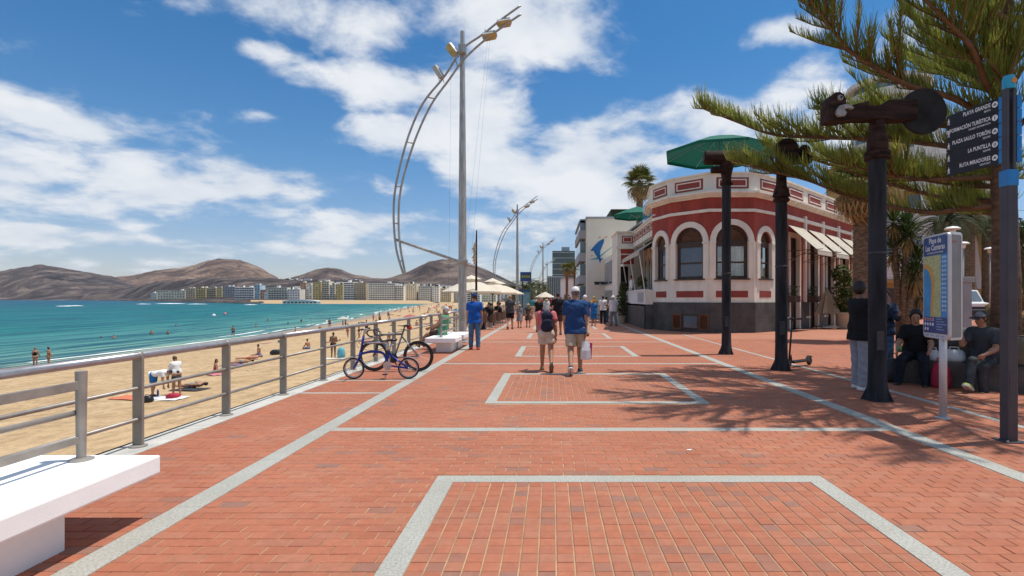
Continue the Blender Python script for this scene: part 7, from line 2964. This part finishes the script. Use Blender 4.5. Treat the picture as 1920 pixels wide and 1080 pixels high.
        mesh_from('hair', surf(hp, min(hh, .012), .012, .0016), HAIR[hair], t)
    if eyes:
        for s in (-1, 1):
            e_ = hc + hf * .0405 * H + hr * s * .0165 * H + hx * .002 * H
            MB().ball(tuple(e_), .0075 * H, 8, 6).build('eye', HAIR['dark'], t, smooth=True)
    if hat:
        hm = hat[1]
        if hat[0] == 'cap':
            cp_ = [prim(hc + hx * .012 * H, hc + hx * .022 * H - hf * .008 * H, .0560 * H, .0560 * H, (hr, .86), [(hc + hx * .018 * H, -hx)])]
            bc = hc + hx * .019 * H + hf * .06 * H * (1 if len(hat) < 3 else hat[2])
            cp_.append(prim(bc - hr * .018 * H, bc + hr * .018 * H, .038 * H, .038 * H, (hx, .16), k=.006))
            mesh_from('cap', surf(cp_, .009 if h < .02 else .016, .008), hm, t)
        else:
            cp_ = [prim(hc + hx * .02 * H, hc + hx * .034 * H, .056 * H, .05 * H, (hr, .92), [(hc + hx * .018 * H, -hx)]),
                   prim(hc + hx * .024 * H - hf * .01 * H, hc + hx * .024 * H + hf * .01 * H, .095 * H, .095 * H, (hx, .10), k=.008)]
            mesh_from('sun_hat', surf(cp_, .010 if h < .02 else .016, .01), hm, t)
    if feet == 'shoe' and shoe:
        for s in (-1, 1):
            heel, toe, ank, ff, dd2 = J['heel', s], J['toe', s], J['ank', s], J['ff', s], J['d2', s]
            nrm = dd2 - ff * np.dot(dd2, ff)
            nrm /= np.linalg.norm(nrm)
            so = [prim(heel, toe, .026 * H, .021 * H, ((1, 0, 0), 1.25)), prim(ank + dd2 * .004 * H, heel + ff * .02 * H, .027 * H, .027 * H), prim(ank + ff * .03 * H + dd2 * .018 * H, toe, .024 * H, .018 * H, ((1, 0, 0), 1.2))]
            cutb = [(heel + nrm * .014 * H, nrm)]
            for p in so:
                p['cuts'] = [(heel + nrm * .016 * H, nrm), (ank - dd2 * .010 * H, -dd2)]
            sh_ = mesh_from('shoe', surf(so, min(hh, .011), .012), shoe, t)
            if shoe2:
                so2 = [prim(heel + nrm * .012 * H, toe + nrm * .012 * H, .028 * H, .023 * H, ((1, 0, 0), 1.25))]
                so2[0]['cuts'] = [(heel + nrm * .019 * H, nrm), (heel + nrm * .006 * H, -nrm)]
                mesh_from('sole', surf(so2, .008, .004), shoe2, sh_)
    return t, dict(pel=pel, neck=neck, chest=chest, hc=hc, A=A, J=J, up=up, fw=fw, rt=rt)
C_navy = cloth('navy', (.020, .060, .17))
C_royal = cloth('royal_blue', (.012, .085, .36))
C_beige = cloth('beige', (.50, .41, .29))
C_pink = cloth('pink', (.62, .16, .18))
C_jeans = cloth('denim', (.085, .16, .27), .2)
C_darkjeans = cloth('dark_denim', (.018, .022, .035), .2)
C_black = cloth('black', (.014, .014, .016))
C_charcoal = cloth('charcoal', (.055, .06, .068))
C_sweat = cloth('grey_sweat', (.30, .31, .35))
C_green = cloth('sea_green', (.10, .30, .17))
C_white = cloth('white', (.74, .74, .73), .05)
C_greyjean = cloth('grey_denim', (.055, .06, .065), .2)
C_brown = cloth('brown', (.085, .055, .045))
C_blue = cloth('bright_blue', (.025, .16, .42))
C_yellow = cloth('yellow', (.65, .50, .04))
C_orange = cloth('orange', (.50, .15, .03))
C_straw = cloth('straw', (.52, .38, .20))
C_grey = cloth('mid_grey', (.22, .22, .23))
C_flannel = cloth('blue_check', (.05, .07, .12), .5)
C_red = cloth('red', (.45, .03, .05))
C_teal = cloth('teal', (.04, .25, .28))
S_white = mat('white_shoe', (.70, .70, .70), .6)
S_black = mat('black_shoe', (.02, .02, .022), .6)
S_lime = mat('lime_shoe', (.50, .56, .16), .6, 0, .3, 30)
S_red = mat('red_shoe', (.45, .08, .04), .6)
S_tan = mat('tan_shoe', (.20, .11, .05), .6)

# ---- the couple in the middle
m1, k1 = person('man in blue t-shirt, beige shorts and pale cap walking away with a bag', (.50, 11.4, 0), R(-1), 1.79, 'tan', 'grey', 1.02, h=.009,
                lean=.05, legs=((-.24, .015, .50), (.25, .015, .10)), arms=((.22, .12, .30, .05), (-.08, .11, .16, .05)), head=(.0, .15),
                wear=(('shorts', C_beige, dict(len=.86, loose=.022, fold=.004)), ('tee', C_navy, dict(loose=.024, hem=.075, sleeve=.72, fold=.0045))), hat=('cap', C_white), shoe=S_black, shoe2=S_white)
w1, k2 = person('woman in pink puff-sleeve top and cream shorts walking with a backpack', (-.12, 11.85, 0), R(2), 1.52, 'tan', 'white', 1.10, True, h=.009,
                lean=.06, legs=((.24, .02, .08), (-.22, .02, .48)), arms=((.30, .14, .65, .1), (-.22, .18, .25, 0)), head=(.1, 0),
                wear=(('shorts', cloth('cream', (.60, .50, .40)), dict(len=.58, loose=.020, fold=.0035)), ('top', C_pink, dict(loose=.010, hem=.03, sleeve=.55, puff=.022))), hairstyle='bob', shoe=S_tan)
mesh_from('hair_bun', surf([prim(k2['hc'] + V3(0, -.04, .085), k2['hc'] + V3(0, -.045, .10), .042, .042)], .01, .01, .002), HAIR['blonde'], w1)
bp_loc = Vector(w1.location) + Vector((.01, -.165, 0))
bpk = thing('backpack', 'navy backpack on the back of the woman in pink', 'backpack', tuple(bp_loc), R(2))
zc = k2['chest'][2]
VQ = surf([prim((-.05, 0, zc - .17), (.05, 0, zc - .17), .085, .085, ((0, 1, 0), .85)), prim((-.035, 0, zc + .08), (.035, 0, zc + .08), .085, .085, ((0, 1, 0), .75)), prim((0, -.01, zc - .14), (0, -.01, zc + .08), .115, .105, ((0, 1, 0), .7))], .010, .05, .0015)
mesh_from('body', VQ, cloth('navy_pack', (.022, .028, .05)), bpk)
VQ = surf([prim((-.06, -.085, zc - .15), (.06, -.085, zc - .15), .075, .075, ((0, 1, 0), .5)), prim((-.05, -.085, zc - .05), (.05, -.085, zc - .05), .06, .06, ((0, 1, 0), .5))], .010, .04, .001)
mesh_from('front_pocket', VQ, MATS['cloth_navy_pack'], bpk)
for s in (-1, 1):
    MB().tube(smooth_curve([(s * .08, .02, zc + .19), (s * .095, .10, zc + .235), (s * .11, .21, zc + .18), (s * .12, .27, zc + .02), (s * .13, .20, zc - .14), (s * .10, .04, zc - .20)], 4), .020, 6, flat=.5).build('strap', MATS['cloth_navy_pack'], bpk, smooth=True)
wr = m1.matrix_basis @ Vector(k1['A'][1][2] + k1['A'][1][4] * .075 * 1.84)
sb = thing('shopping_bag', 'white and magenta shopping bag in the hand of the man in blue', 'bag', (wr.x, wr.y, wr.z - .46), R(12))
q = MB()
vs, fs = [], []
for (z, wx, wy) in ((0, .095, .045), (.05, .105, .055), (.2, .10, .05), (.36, .085, .02), (.40, .07, .012)):
    for (x, y) in ((-1, -1), (0, -1.25), (1, -1), (1, 1), (0, 1.2), (-1, 1)):
        vs.append((x * wx, y * wy, z))
for i in range(4):
    for k in range(6):
        fs.append((i * 6 + k, i * 6 + (k + 1) % 6, i * 6 + 6 + (k + 1) % 6, i * 6 + 6 + k))
fs.append((5, 4, 3, 2, 1, 0))
q.add(vs, fs).build('body', M_plas, sb)
MB().box((.112, .0, .19), (.035, .085, .34), Matrix.Rotation(.06, 3, 'Y')).build('magenta_side', mat('magenta_print', (.55, .02, .16), .5), sb)
MB().tube([(-.05, 0, .39), (-.02, 0, .46), (.02, 0, .46), (.05, 0, .39)], .006, 5).build('handle', M_plas, sb)

# ---- man in royal blue, man on the far bench
person('man in royal blue t-shirt, jeans and dark cap standing by the bench', (-2.44, 16.8, 0), R(8), 1.70, 'tan', 'dark', 1.02, h=.011,
       legs=((.03, .03, .05), (-.04, .03, .08)), arms=((.05, .14, .12, 0), (.02, .14, .2, 0)), wear=(('jeans', C_jeans, dict(loose=.018)), ('tee', C_royal, dict(loose=.018, hem=.07))), hat=('cap', C_navy), shoe=S_red)
person('white-haired man in green top and brown shorts seated on the far bench', (-3.48, 16.9, 0), R(80), 1.70, 'tan', 'white', 1.1, h=.012, pelvis_z=.545,
       lean=-.22, legs=((1.45, .10, .75), (1.5, .05, .9)), arms=((.5, .15, .5, .1), (.45, .1, .5, .1)), head=(.1, 0), wear=(('shorts', C_brown, dict(len=.8)), ('tee', C_green, dict(sleeve=.3, loose=.018))), shoe=S_tan)

# ---- people under the pine
person('man in black sweater and grey sweatpants standing behind the near carved post', (5.44, 9.41, 0), R(-80), 1.80, 'brown', 'dark', 1.0, h=.009,
       legs=((.05, .03, .06), (-.05, .03, .05)), arms=((.75, .1, 1.75, .25), (.85, .1, 1.7, .25)), head=(-.12, 0), wear=(('trousers', C_sweat, dict(loose=.026, fold=.004)), ('long', C_black, dict(sleeve=1.85, loose=.034, hem=.075, fold=.003))), hairstyle='curly', shoe=S_white, eyes=True)
p6, k6 = person('person in blue check shirt and face mask facing the near carved post', (7.28, 11.7, 0), R(165), 1.72, 'tan', 'brown', 1.0, h=.011,
       legs=((.03, .03, .03), (-.03, .03, .03)), arms=((.6, .1, 1.3, .2), (.1, .1, .3, 0)), wear=(('jeans', C_jeans), ('shirt', C_flannel, dict(sleeve=1.8, loose=.02, hem=.09))), hairstyle='curly', shoe=S_red)
mesh_from('face_mask', surf([prim(k6['hc'] + V3(-.015, .068, -.055), k6['hc'] + V3(.015, .068, -.055), .045, .045, None), prim(k6['hc'] + V3(-.05, .02, -.05), k6['hc'] + V3(.05, .02, -.05), .042, .042, None)], .011, .02), cloth('mask_blue', (.10, .25, .34)), p6)
s7 = pw_.P(.22, 0, -.17)
person('man in black t-shirt and dark jeans sitting at the left end of the ledge', (s7.x, s7.y, 0), R(140), 1.74, 'tan', 'dark', 1.12, h=.009, pelvis_z=.45 + .10,
       lean=.14, legs=((1.42, .12, 1.50), (1.42, .22, 1.38)), arms=((.62, .22, .75, .1), (.62, .25, .55, .1)), head=(.02, .1), wear=(('jeans', C_darkjeans, dict(loose=.02)), ('tee', C_black, dict(loose=.02, hem=.05, sleeve=.75))), hairstyle='curly', shoe=S_black, shoe2=S_white, eyes=True)
s8 = pw_.P(1.24, 0, -.16)
p8, k8 = person('man in grey t-shirt and two-tone cap sitting on the ledge with crossed leg', (s8.x, s8.y, 0), R(124), 1.74, 'tan', 'dark', 1.0, h=.009, pelvis_z=.45 + .095,
       lean=.16, legs=((1.36, .02, 1.42), (1.55, -.10, 1.12)), arms=((.55, .1, .85, .3), (.8, .25, 2.3, .1)), head=(.05, -.6), wear=(('jeans', C_greyjean, dict(loose=.018)), ('tee', C_charcoal, dict(loose=.02, hem=.05, sleeve=.75))), hat=('cap', C_charcoal), shoe=S_lime, shoe2=S_white, eyes=True)
hc8 = k8['hc']
mesh_from('cap_front', surf([prim(hc8 + V3(0, .0, .03), hc8 + V3(0, .006, .036), .103, .103, ((1, 0, 0), .86), [(hc8 + V3(0, 0, .035), (0, 0, -1)), (hc8 + V3(0, .02, 0), (0, -1, 0))])], .009, .006), C_grey, p8)
can = pw_.P(.05, .60, .30)
MB().lathe([(.02, 0), (.033, .008), (.033, .105), (.026, .118), (.0, .118)], 14).build('drink_can', mat('green_can', (.16, .34, .12), .3, .5), None, smooth=True, label='green drink can held on the knee of the man in black', cat='can', loc=tuple(can))

# ---- walkers farther on
person('man in dark t-shirt and black shorts walking beside the cafe chairs', (-2.2, 28, 0), R(3), 1.72, 'light', 'blonde', 1.05, h=.015, fingers=False, legs=((-.18, .03, .35), (.18, .03, .1)), arms=((.15, .12, .25, 0), (-.15, .12, .2, 0)), wear=(('shorts', C_black, dict(len=.85)), ('tee', C_charcoal, dict(loose=.02))), shoe=S_black)
for i, (x, y, lb, c, hh_) in enumerate(((-1.78, 29.3, 'small figure in grey dress and straw hat, nearer the cafe', C_grey, 1.22), (-1.33, 29.8, 'small figure in dark patterned dress and straw hat, nearer the middle', C_brown, 1.26))):
    person(lb, (x, y, 0), R(i * 6), hh_, 'pinkish', 'blonde', 1.15, True, h=.016, fingers=False, legs=((.12, .02, .1), (-.12, .02, .3)), arms=((.1, .12, .3, 0), (-.1, .12, .2, 0)), wear=(('dress', c, dict(len=.24, flare=.05, sleeve=.4)),), hairstyle='bob', hat=('hat', C_straw), shoe=S_tan)
person('woman in black top with fair hair ahead of the couple', (-.62, 25.5, 0), 0, 1.64, 'tan', 'blonde', 1.0, True, h=.016, fingers=False, legs=((.15, .02, .1), (-.15, .02, .3)), wear=(('shorts', C_beige, dict(len=.6)), ('top', C_black, dict(sleeve=.4))), hairstyle='long', shoe=S_tan)
person('man in black t-shirt and brown shorts just beyond the couple', (.26, 23.5, 0), R(-4), 1.80, 'tan', 'dark', 1.05, h=.015, fingers=False, legs=((-.15, .02, .35), (.15, .02, .1)), wear=(('shorts', C_brown, dict(len=.85)), ('tee', C_black, dict(loose=.02))), shoe=S_black)
person('man in white cap and dark shirt half hidden by the man in blue', (1.42, 23, 0), R(2), 1.68, 'pinkish', 'white', 1.1, h=.016, fingers=False, legs=((.15, .02, .1), (-.15, .02, .3)), wear=(('trousers', C_beige), ('tee', C_navy, dict(loose=.02))), hat=('cap', C_white), shoe=S_tan)
person('person in bright blue shirt and long blue shorts with orange hair', (2.42, 31, 0), R(175), 1.50, 'light', 'blonde', 1.15, h=.017, fingers=False, legs=((.05, .02, .05), (-.05, .02, .1)), wear=(('shorts', C_blue, dict(len=1.05, loose=.03)), ('tee', C_blue, dict(loose=.03, hem=.09))), hairstyle='bob', hat=('cap', C_orange), shoe=S_tan)
person('person in yellow shirt behind the one in bright blue', (2.80, 35.5, 0), R(10), 1.66, 'tan', 'grey', 1.0, h=.02, fingers=False, wear=(('trousers', C_charcoal), ('tee', C_yellow)), hat=('cap', C_yellow), shoe=S_black)
person('man in white shirt and black trousers walking by the terrace', (3.25, 34, 0), R(-3), 1.72, 'tan', 'dark', 1.0, h=.017, fingers=False, legs=((.14, .02, .1), (-.14, .02, .25)), wear=(('trousers', C_black), ('shirt', C_white, dict(sleeve=.8, loose=.02))), shoe=S_black)
person('man in white shirt, grey trousers and white hat near the restaurant corner', (3.62, 31.5, 0), R(20), 1.70, 'light', 'white', 1.15, h=.017, fingers=False, legs=((.12, .03, .1), (-.12, .03, .2)), arms=((.4, .15, .9, .1), (.1, .15, .2, 0)), wear=(('trousers', C_grey, dict(loose=.03)), ('shirt', C_white, dict(sleeve=.8, loose=.03))), hat=('hat', C_white), shoe=S_tan)
person('person in orange red shirt between the two men in white', (3.72, 36.5, 0), R(30), 1.66, 'tan', 'dark', 1.0, h=.02, fingers=False, wear=(('jeans', C_jeans), ('tee', C_orange)), shoe=S_black)
person('waiter in white shirt at the terrace entrance', (5.05, 33.9, 1.3), R(100), 1.70, 'tan', 'dark', 1.0, h=.02, fingers=False, wear=(('trousers', C_black), ('shirt', C_white, dict(sleeve=1.8))), shoe=S_black)
person('guest in dark clothes on the terrace behind the parapet', (5.35, 31.9, 1.3), R(200), 1.66, 'tan', 'brown', 1.0, True, h=.02, fingers=False, wear=(('trousers', C_black), ('tee', C_brown)), hairstyle='long', shoe=S_black)
base = []
far_t = [((-.4, 40), C_teal, C_beige, 'dark'), ((.5, 46), C_white, C_navy, 'brown'), ((-1.1, 48), C_red, C_black, 'blonde'), ((1.6, 52), C_charcoal, C_beige, 'grey')]
for i, ((x, y), a, c, hr_) in enumerate(far_t):
    pp, _ = person('distant walker on the promenade past the second lamp mast', (x, y, 0), R(180 if i % 2 else 0), 1.66 + .03 * i, 'tan', hr_, 1.05, i % 2 == 0, h=.024, fingers=False, legs=((.14, .02, .1), (-.14, .02, .25)), wear=(('shorts', c), ('tee', a)), shoe=S_black, group='distant walkers on the promenade')
    base.append(pp)
for i, (x, y) in enumerate(((-1.6, 43), (1.0, 60), (-.2, 66), (2.1, 62), (2.6, 48), (-1.9, 62), (.4, 75), (1.7, 80), (-1.0, 85), (2.3, 72))):
    dup(base[i % 4], (x, y, 0), R((i * 67) % 40 - 20))
# guests sitting under the cafe parasols
cg, _ = person('guest in dark shirt sitting on a wicker chair under the cream parasols', (-3.2, 27.9, 0), 1.2, 1.68, 'tan', 'dark', 1.0, h=.022, fingers=False, pelvis_z=.58, legs=((1.45, .08, 1.5), (1.45, .08, 1.45)), arms=((.7, .1, .8, .1), (.7, .1, .8, .1)), wear=(('trousers', C_brown), ('tee', C_black)), shoe=S_black, group='guests of the promenade cafe')
for (x, y, rz) in ((-3.1, 31.6, 1.7), (-3.9, 33, .2), (-3.6, 35.5, 1.0), (-3.85, 29.0, 2.6)):
    dup(cg, (x, y, 0), rz)

# ================================================================== people on the beach
def onsand(px, py_or_none, Y):
    X = (px - CX) * Y / F
    return (X, Y, sand_z(X, Y))


person('man in white t-shirt and blue shorts bending over a towel', onsand(288, 0, 23.0), R(-85), 1.74, 'tan', 'dark', 1.0, h=.013, lean=1.42, legs=((-.12, .03, .05), (.05, .03, .02)), arms=((1.35, .1, .15, 0), (1.5, .1, .1, 0)), head=(.2, 0), wear=(('shorts', C_blue, dict(len=.75)), ('tee', C_white)), shoe=S_black)
person('woman in white blouse and short dark skirt standing over a towel', onsand(331, 0, 23.2), R(60), 1.66, 'tan', 'brown', 1.0, True, h=.013, lean=.15, legs=((.05, .03, .02), (-.08, .03, .05)), arms=((.5, .1, 1.6, .3), (.55, .1, 1.5, .3)), head=(.45, 0), wear=(('skirt', C_charcoal, dict(len=.14, flare=.03)), ('shirt', C_white, dict(sleeve=1.7, loose=.02, hem=-.01))), hairstyle='long', shoe=None)
for (px, Y, rz, lb, kind, hr_, m_) in ((66, 46.0, 30, 'fair woman in black swimsuit wading at the water edge', 'swimsuit', 'blonde', C_black), (91, 46.2, -20, 'dark-haired woman in pale bikini wading at the water edge', 'bikini', 'dark', C_straw)):
    X = (px - CX) * Y / F
    person(lb, (X, Y, min(sand_z(X, Y), ZW - .12)), R(rz), 1.66, 'tan', hr_, 1.0, True, h=.016, fingers=False, legs=((.12, .03, .1), (-.08, .03, .05)), arms=((.3, .2, .6, .1), (.1, .3, .5, 0)), wear=((kind, m_),), hairstyle='bun', shoe=None)
X, Y = (625 - CX) * .038, 38
person('man in dark trunks standing on the sand beyond the railing', onsand(625, 0, 38), R(20), 1.74, 'brown', 'dark', 1.05, h=.015, fingers=False, legs=((.02, .02, .02), (.05, .02, .1)), arms=((.4, .15, 1.8, .4), (.5, .15, 1.7, .4)), wear=(('trunks', C_black),), shoe=None)
person('girl in red swimwear sitting on a towel near the railing', onsand(403, 0, 31), R(-60), 1.55, 'tan', 'brown', .9, True, h=.015, fingers=False, pelvis_z=.10, lean=.1, legs=((1.5, .06, .7), (1.5, .06, .5)), arms=((.3, .2, .3, 0), (.3, .2, .3, 0)), wear=(('swimsuit', C_red),), hairstyle='long', shoe=None)

M_tow = [cloth('towel_%s' % n, c) for n, c in (('rose', (.55, .20, .22)), ('white', (.70, .69, .66)), ('violet', (.20, .12, .28)), ('cyan', (.10, .38, .45)), ('dark', (.05, .05, .06)), ('coral', (.60, .18, .10)))]


def towel(px, Y, ti, label=None, group=None, rz=0, dims=(.8, 1.7), obj_=None):
    X = (px - CX) * Y / F
    m = MB()
    vs, fs = [], []
    for i in range(5):
        for j in range(7):
            lx, ly = (i / 4 - .5) * dims[0], (j / 6 - .5) * dims[1]
            gx, gy = X + lx * math.cos(rz) - ly * math.sin(rz), Y + lx * math.sin(rz) + ly * math.cos(rz)
            vs.append((gx - X, gy - Y, sand_z(gx, gy) - sand_z(X, Y) + .035 + .012 * math.sin(i * 2 + j)))
    for i in range(4):
        for j in range(6):
            fs.append((i * 7 + j, (i + 1) * 7 + j, (i + 1) * 7 + j + 1, i * 7 + j + 1))
    return m.add(vs, fs).build('towel', M_tow[ti], None, label=label, cat='towel', group=group, loc=(X, Y, sand_z(X, Y)), smooth=True)


towel(310, 22.4, 1, 'white towel with bags at the feet of the bending man', rz=1.4)
towel(243, 22.9, 5, 'coral towel left of the second railing post', rz=1.2)
towel(402, 30.6, 0, 'rose towel under the sitting girl', rz=1.0)
towel(356, 24.6, 4, 'dark towel behind the woman in the white blouse', rz=1.3)
towel(437, 35.5, 2, 'violet towel beside the sunbathers past the third post', rz=1.3)
towel(625, 37.2, 1, 'pale towel at the feet of the man in dark trunks', rz=1.5)
bl = onsand(296, 0, 22.3)
MB().lathe([(.028, 0), (.04, .02), (.04, .2), (.022, .26), (.022, .3), (.0, .3)], 12).build('bottle', mat('blue_bottle', (.02, .06, .22), .3), None, smooth=True, label='blue bottle under the hand of the bending man', cat='bottle', loc=(bl[0], bl[1], bl[2] + .15))
soft_bag('beach_bag', 'black beach bag beside the white towel', 'bag', (bl[0] - .05, bl[1] - .5, bl[2] + .02), (.4, .3, .25), M_blackmetal, 0)
soft_bag('beach_bag', 'magenta beach bag on the white towel', 'bag', onsand(325, 0, 22.5), (.5, .3, .22), M_pink, .3, False)
soft_bag('beach_bag', 'light blue beach bag standing next to the man in dark trunks', 'bag', onsand(640, 0, 38.0), (.5, .4, .75), mat('cyan_bag', (.12, .42, .52), .6), 0)
soft_bag('beach_bag', 'dark heap of clothes on the sand behind the fourth post', 'clothes', onsand(520, 0, 43), (1.1, .6, .4), M_blackmetal, .3, False)

# templates for the crowd, then copies
tpl = {}
for nm, kw in {
    'stand_m': dict(H=1.75, skin='tan', hair='dark', legs=((.06, .03, .05), (-.08, .03, .12)), arms=((.1, .12, .2, 0), (-.1, .12, .3, 0)), wear=(('trunks', C_black),)),
    'stand_b': dict(H=1.76, skin='brown', hair='dark', legs=((.16, .03, .1), (-.14, .03, .25)), arms=((.3, .15, .6, 0), (-.2, .15, .3, 0)), wear=(('trunks', C_navy),)),
    'stand_w': dict(H=1.64, skin='pinkish', hair='brown', female=True, legs=((.12, .03, .08), (-.1, .03, .2)), arms=((.2, .15, .4, 0), (-.1, .15, .3, 0)), wear=(('bikini', C_red),), hairstyle='long'),
    'sit_m': dict(H=1.72, skin='tan', hair='dark', pelvis_z=.11, lean=.15, legs=((1.5, .1, .9), (1.55, .1, .6)), arms=((.6, .15, .3, 0), (.2, .2, .2, 0)), wear=(('trunks', C_blue),)),
    'sit_w': dict(H=1.62, skin='light', hair='blonde', female=True, pelvis_z=.11, lean=-.2, legs=((1.45, .06, .4), (1.5, .06, .7)), arms=((-.5, .2, .1, 0), (-.5, .2, .1, 0)), wear=(('swimsuit', C_black),), hairstyle='bob'),
    'lie_w': dict(H=1.64, skin='tan', hair='dark', female=True, pelvis_z=.14, lean=-1.45, legs=((1.55, .07, .02), (1.6, .07, .35)), arms=((.1, .3, .1, 0), (.1, .35, .2, 0)), wear=(('bikini', C_teal),)),
    'lie_m': dict(H=1.74, skin='pinkish', hair='grey', pelvis_z=.14, lean=-1.42, legs=((1.6, .09, .02), (1.6, .09, .05)), arms=((.1, .25, .1, 0), (.2, .4, .1, 0)), wear=(('trunks', C_orange),), build=1.15),
}.items():
    tp, _ = person('x', (0, -50, 0), 0, h=.030, fingers=False, **kw)
    tpl[nm] = tp
used = set()


def place(nm, X, Y, rz, label, group, z=None):
    src = tpl[nm]
    if nm in used:
        o = copy_tree(src)
    else:
        o = src
        used.add(nm)
    o.location = (X, Y, sand_z(X, Y) - .01 if z is None else z)
    o.rotation_euler = (0, 0, rz)
    tag(o, None, label, 'person', group)
    return o


g_st, g_si, g_ly, g_sw = 'people standing on the beach', 'people sitting on the sand', 'people lying on the sand', 'bathers in the sea'
cr_ = random.Random(13)
# those one can pick out in the photograph: kind, pixel, distance, facing
for (nm, px, Y, rz, lb) in (('lie_w', 452, 36, 1.9, 'sunbather lying on the violet towel past the third post'), ('lie_m', 470, 39, 1.7, 'sunbather lying behind the one on the violet towel'), ('sit_m', 487, 43, 2.4, 'person sitting with crossed legs beyond the lying pair'),
                            ('lie_w', 362, 25.0, 1.4, 'sunbather lying behind the woman in the white blouse'), ('sit_m', 578, 48, 1.2, 'person sitting on a pale towel left of the man in dark trunks'), ('lie_m', 690, 52, 1.2, 'sunbather lying behind the road bicycle'),
                            ('stand_w', 652, 62, 2.8, 'woman standing at the back of the bicycles near the rail'), ('stand_b', 618, 96, .4, 'person standing by the water edge left of the bicycles'), ('stand_m', 643, 88, 2, 'left of two people walking at the water edge'), ('stand_b', 648, 88.5, 2.3, 'right of two people walking at the water edge'),
                            ('stand_m', 712, 105, .2, 'dark figure standing on the open sand above the bicycles'), ('stand_w', 700, 120, 0, 'woman walking on the open sand above the bicycles'), ('stand_b', 437, 84, 1.1, 'bather standing knee deep straight above the fourth post')):
    X = (px - CX) * Y / F
    place(nm, X, Y, rz, lb, None, min(sand_z(X, Y), 99))
# bathers
for (px, py) in ((189, 632), (213, 632), (284, 625), (315, 625), (502, 600), (565, 602), (583, 600), (602, 598), (480, 612), (330, 610), (540, 606), (600, 588), (655, 585)):
    Y = 5800 / (py - 560) * .97
    X = (px - CX) * Y / F
    place(cr_.choice(['stand_m', 'stand_w', 'stand_b']), X, Y, cr_.uniform(0, 6), 'bather in the sea with only head and shoulders above water', g_sw, ZW - cr_.uniform(1.0, 1.45))
n_c = 0
tw_src = towel(500, 60, 0, 'beach towel in the crowded far part of the beach', 'towels on the crowded sand')
tows = [tw_src]
while n_c < 185:
    Y = 52 + 330 * cr_.random() ** 1.15
    xs = shore(Y)
    X = cr_.uniform(xs + 5, -6.5)
    px = CX + X * F / Y
    if Y < 110 and cr_.random() < .35 and px < 640:
        continue
    if px < 520 and cr_.random() < .6:
        continue
    nm = cr_.choice(['stand_m', 'stand_w', 'stand_b', 'sit_m', 'sit_w', 'sit_m', 'lie_w', 'lie_m', 'lie_w', 'lie_m'])
    lb, g = {'s': ('person standing in the crowd on the far sand', g_st), 'i': ('person sitting in the crowd on the far sand', g_si), 'l': ('person lying in the crowd on the far sand', g_ly)}['i' if nm.startswith('sit') else nm[0]]
    place(nm, X, Y, cr_.uniform(0, 6.28), lb, g)
    n_c += 1
    if nm[0] != 's' or nm.startswith('sit'):
        if Y < 150 and cr_.random() < .7:
            c = tw_src.copy()
            COL.objects.link(c)
            c.location = (X, Y, sand_z(X, Y) + .01)
            c.rotation_euler = (0, 0, cr_.uniform(0, 6))
            c.material_slots[0].link = 'OBJECT'
            c.material_slots[0].material = cr_.choice(M_tow)
# parasols on the sand
bps = {}
M_bp = [leafmat('beach_parasol_%s' % n, c, tuple(v * .8 for v in c), 2, .3) for n, c in (('red', (.45, .05, .05)), ('white', (.65, .63, .58)), ('coral', (.55, .16, .14)), ('blue', (.06, .16, .35)))]
for k in range(20):
    Y = cr_.uniform(75, 330)
    X = cr_.uniform(shore(Y) + 8, -9) * .9
    mi = k % 4
    g = 'beach parasols on the far sand'
    z = sand_z(X, Y)
    if mi not in bps:
        bps[mi] = parasol('%s beach parasol in the crowd on the far sand' % ('red', 'white', 'coral', 'blue')[mi], (X, Y), 1.0, z + 2.2, z + 1.8, z, M_bp[mi], 8, g)
    else:
        dup(bps[mi], (X, Y, z), 0)
# floating buoys
for (px, py, c, lb) in ((401, 593, (.8, .8, .8), 'white float on the water'), (422, 590, (.6, .2, .2), 'pinkish float on the water beside the white one')):
    p = gp(px, py, ZW)
    MB().ball((0, 0, .25), .55, 10, 7).build('float', mat('float_%d' % px, c, .4), None, smooth=True, label=lb, cat='float', loc=tuple(p))
# a few gulls' worth of weed and marks stay in the sand material

# ================================================================== thin sea air
hz = MB().span((-4300, -60, -9), (4600, 5600, 560)).build('haze', None, kind='stuff')
m = bpy.data.materials.new('sea_air')
m.use_nodes = True
m.node_tree.nodes.clear()
t = NT(m.node_tree)
vol = t.add('ShaderNodeVolumePrincipled')
vol.inputs['Color'].default_value = (.86, .92, 1, 1)
vol.inputs['Density'].default_value = .000034
vol.inputs['Anisotropy'].default_value = .2
mo = t.add('ShaderNodeOutputMaterial')
t.link(vol.outputs[0], mo.inputs['Volume'])
hz.data.materials.append(m)
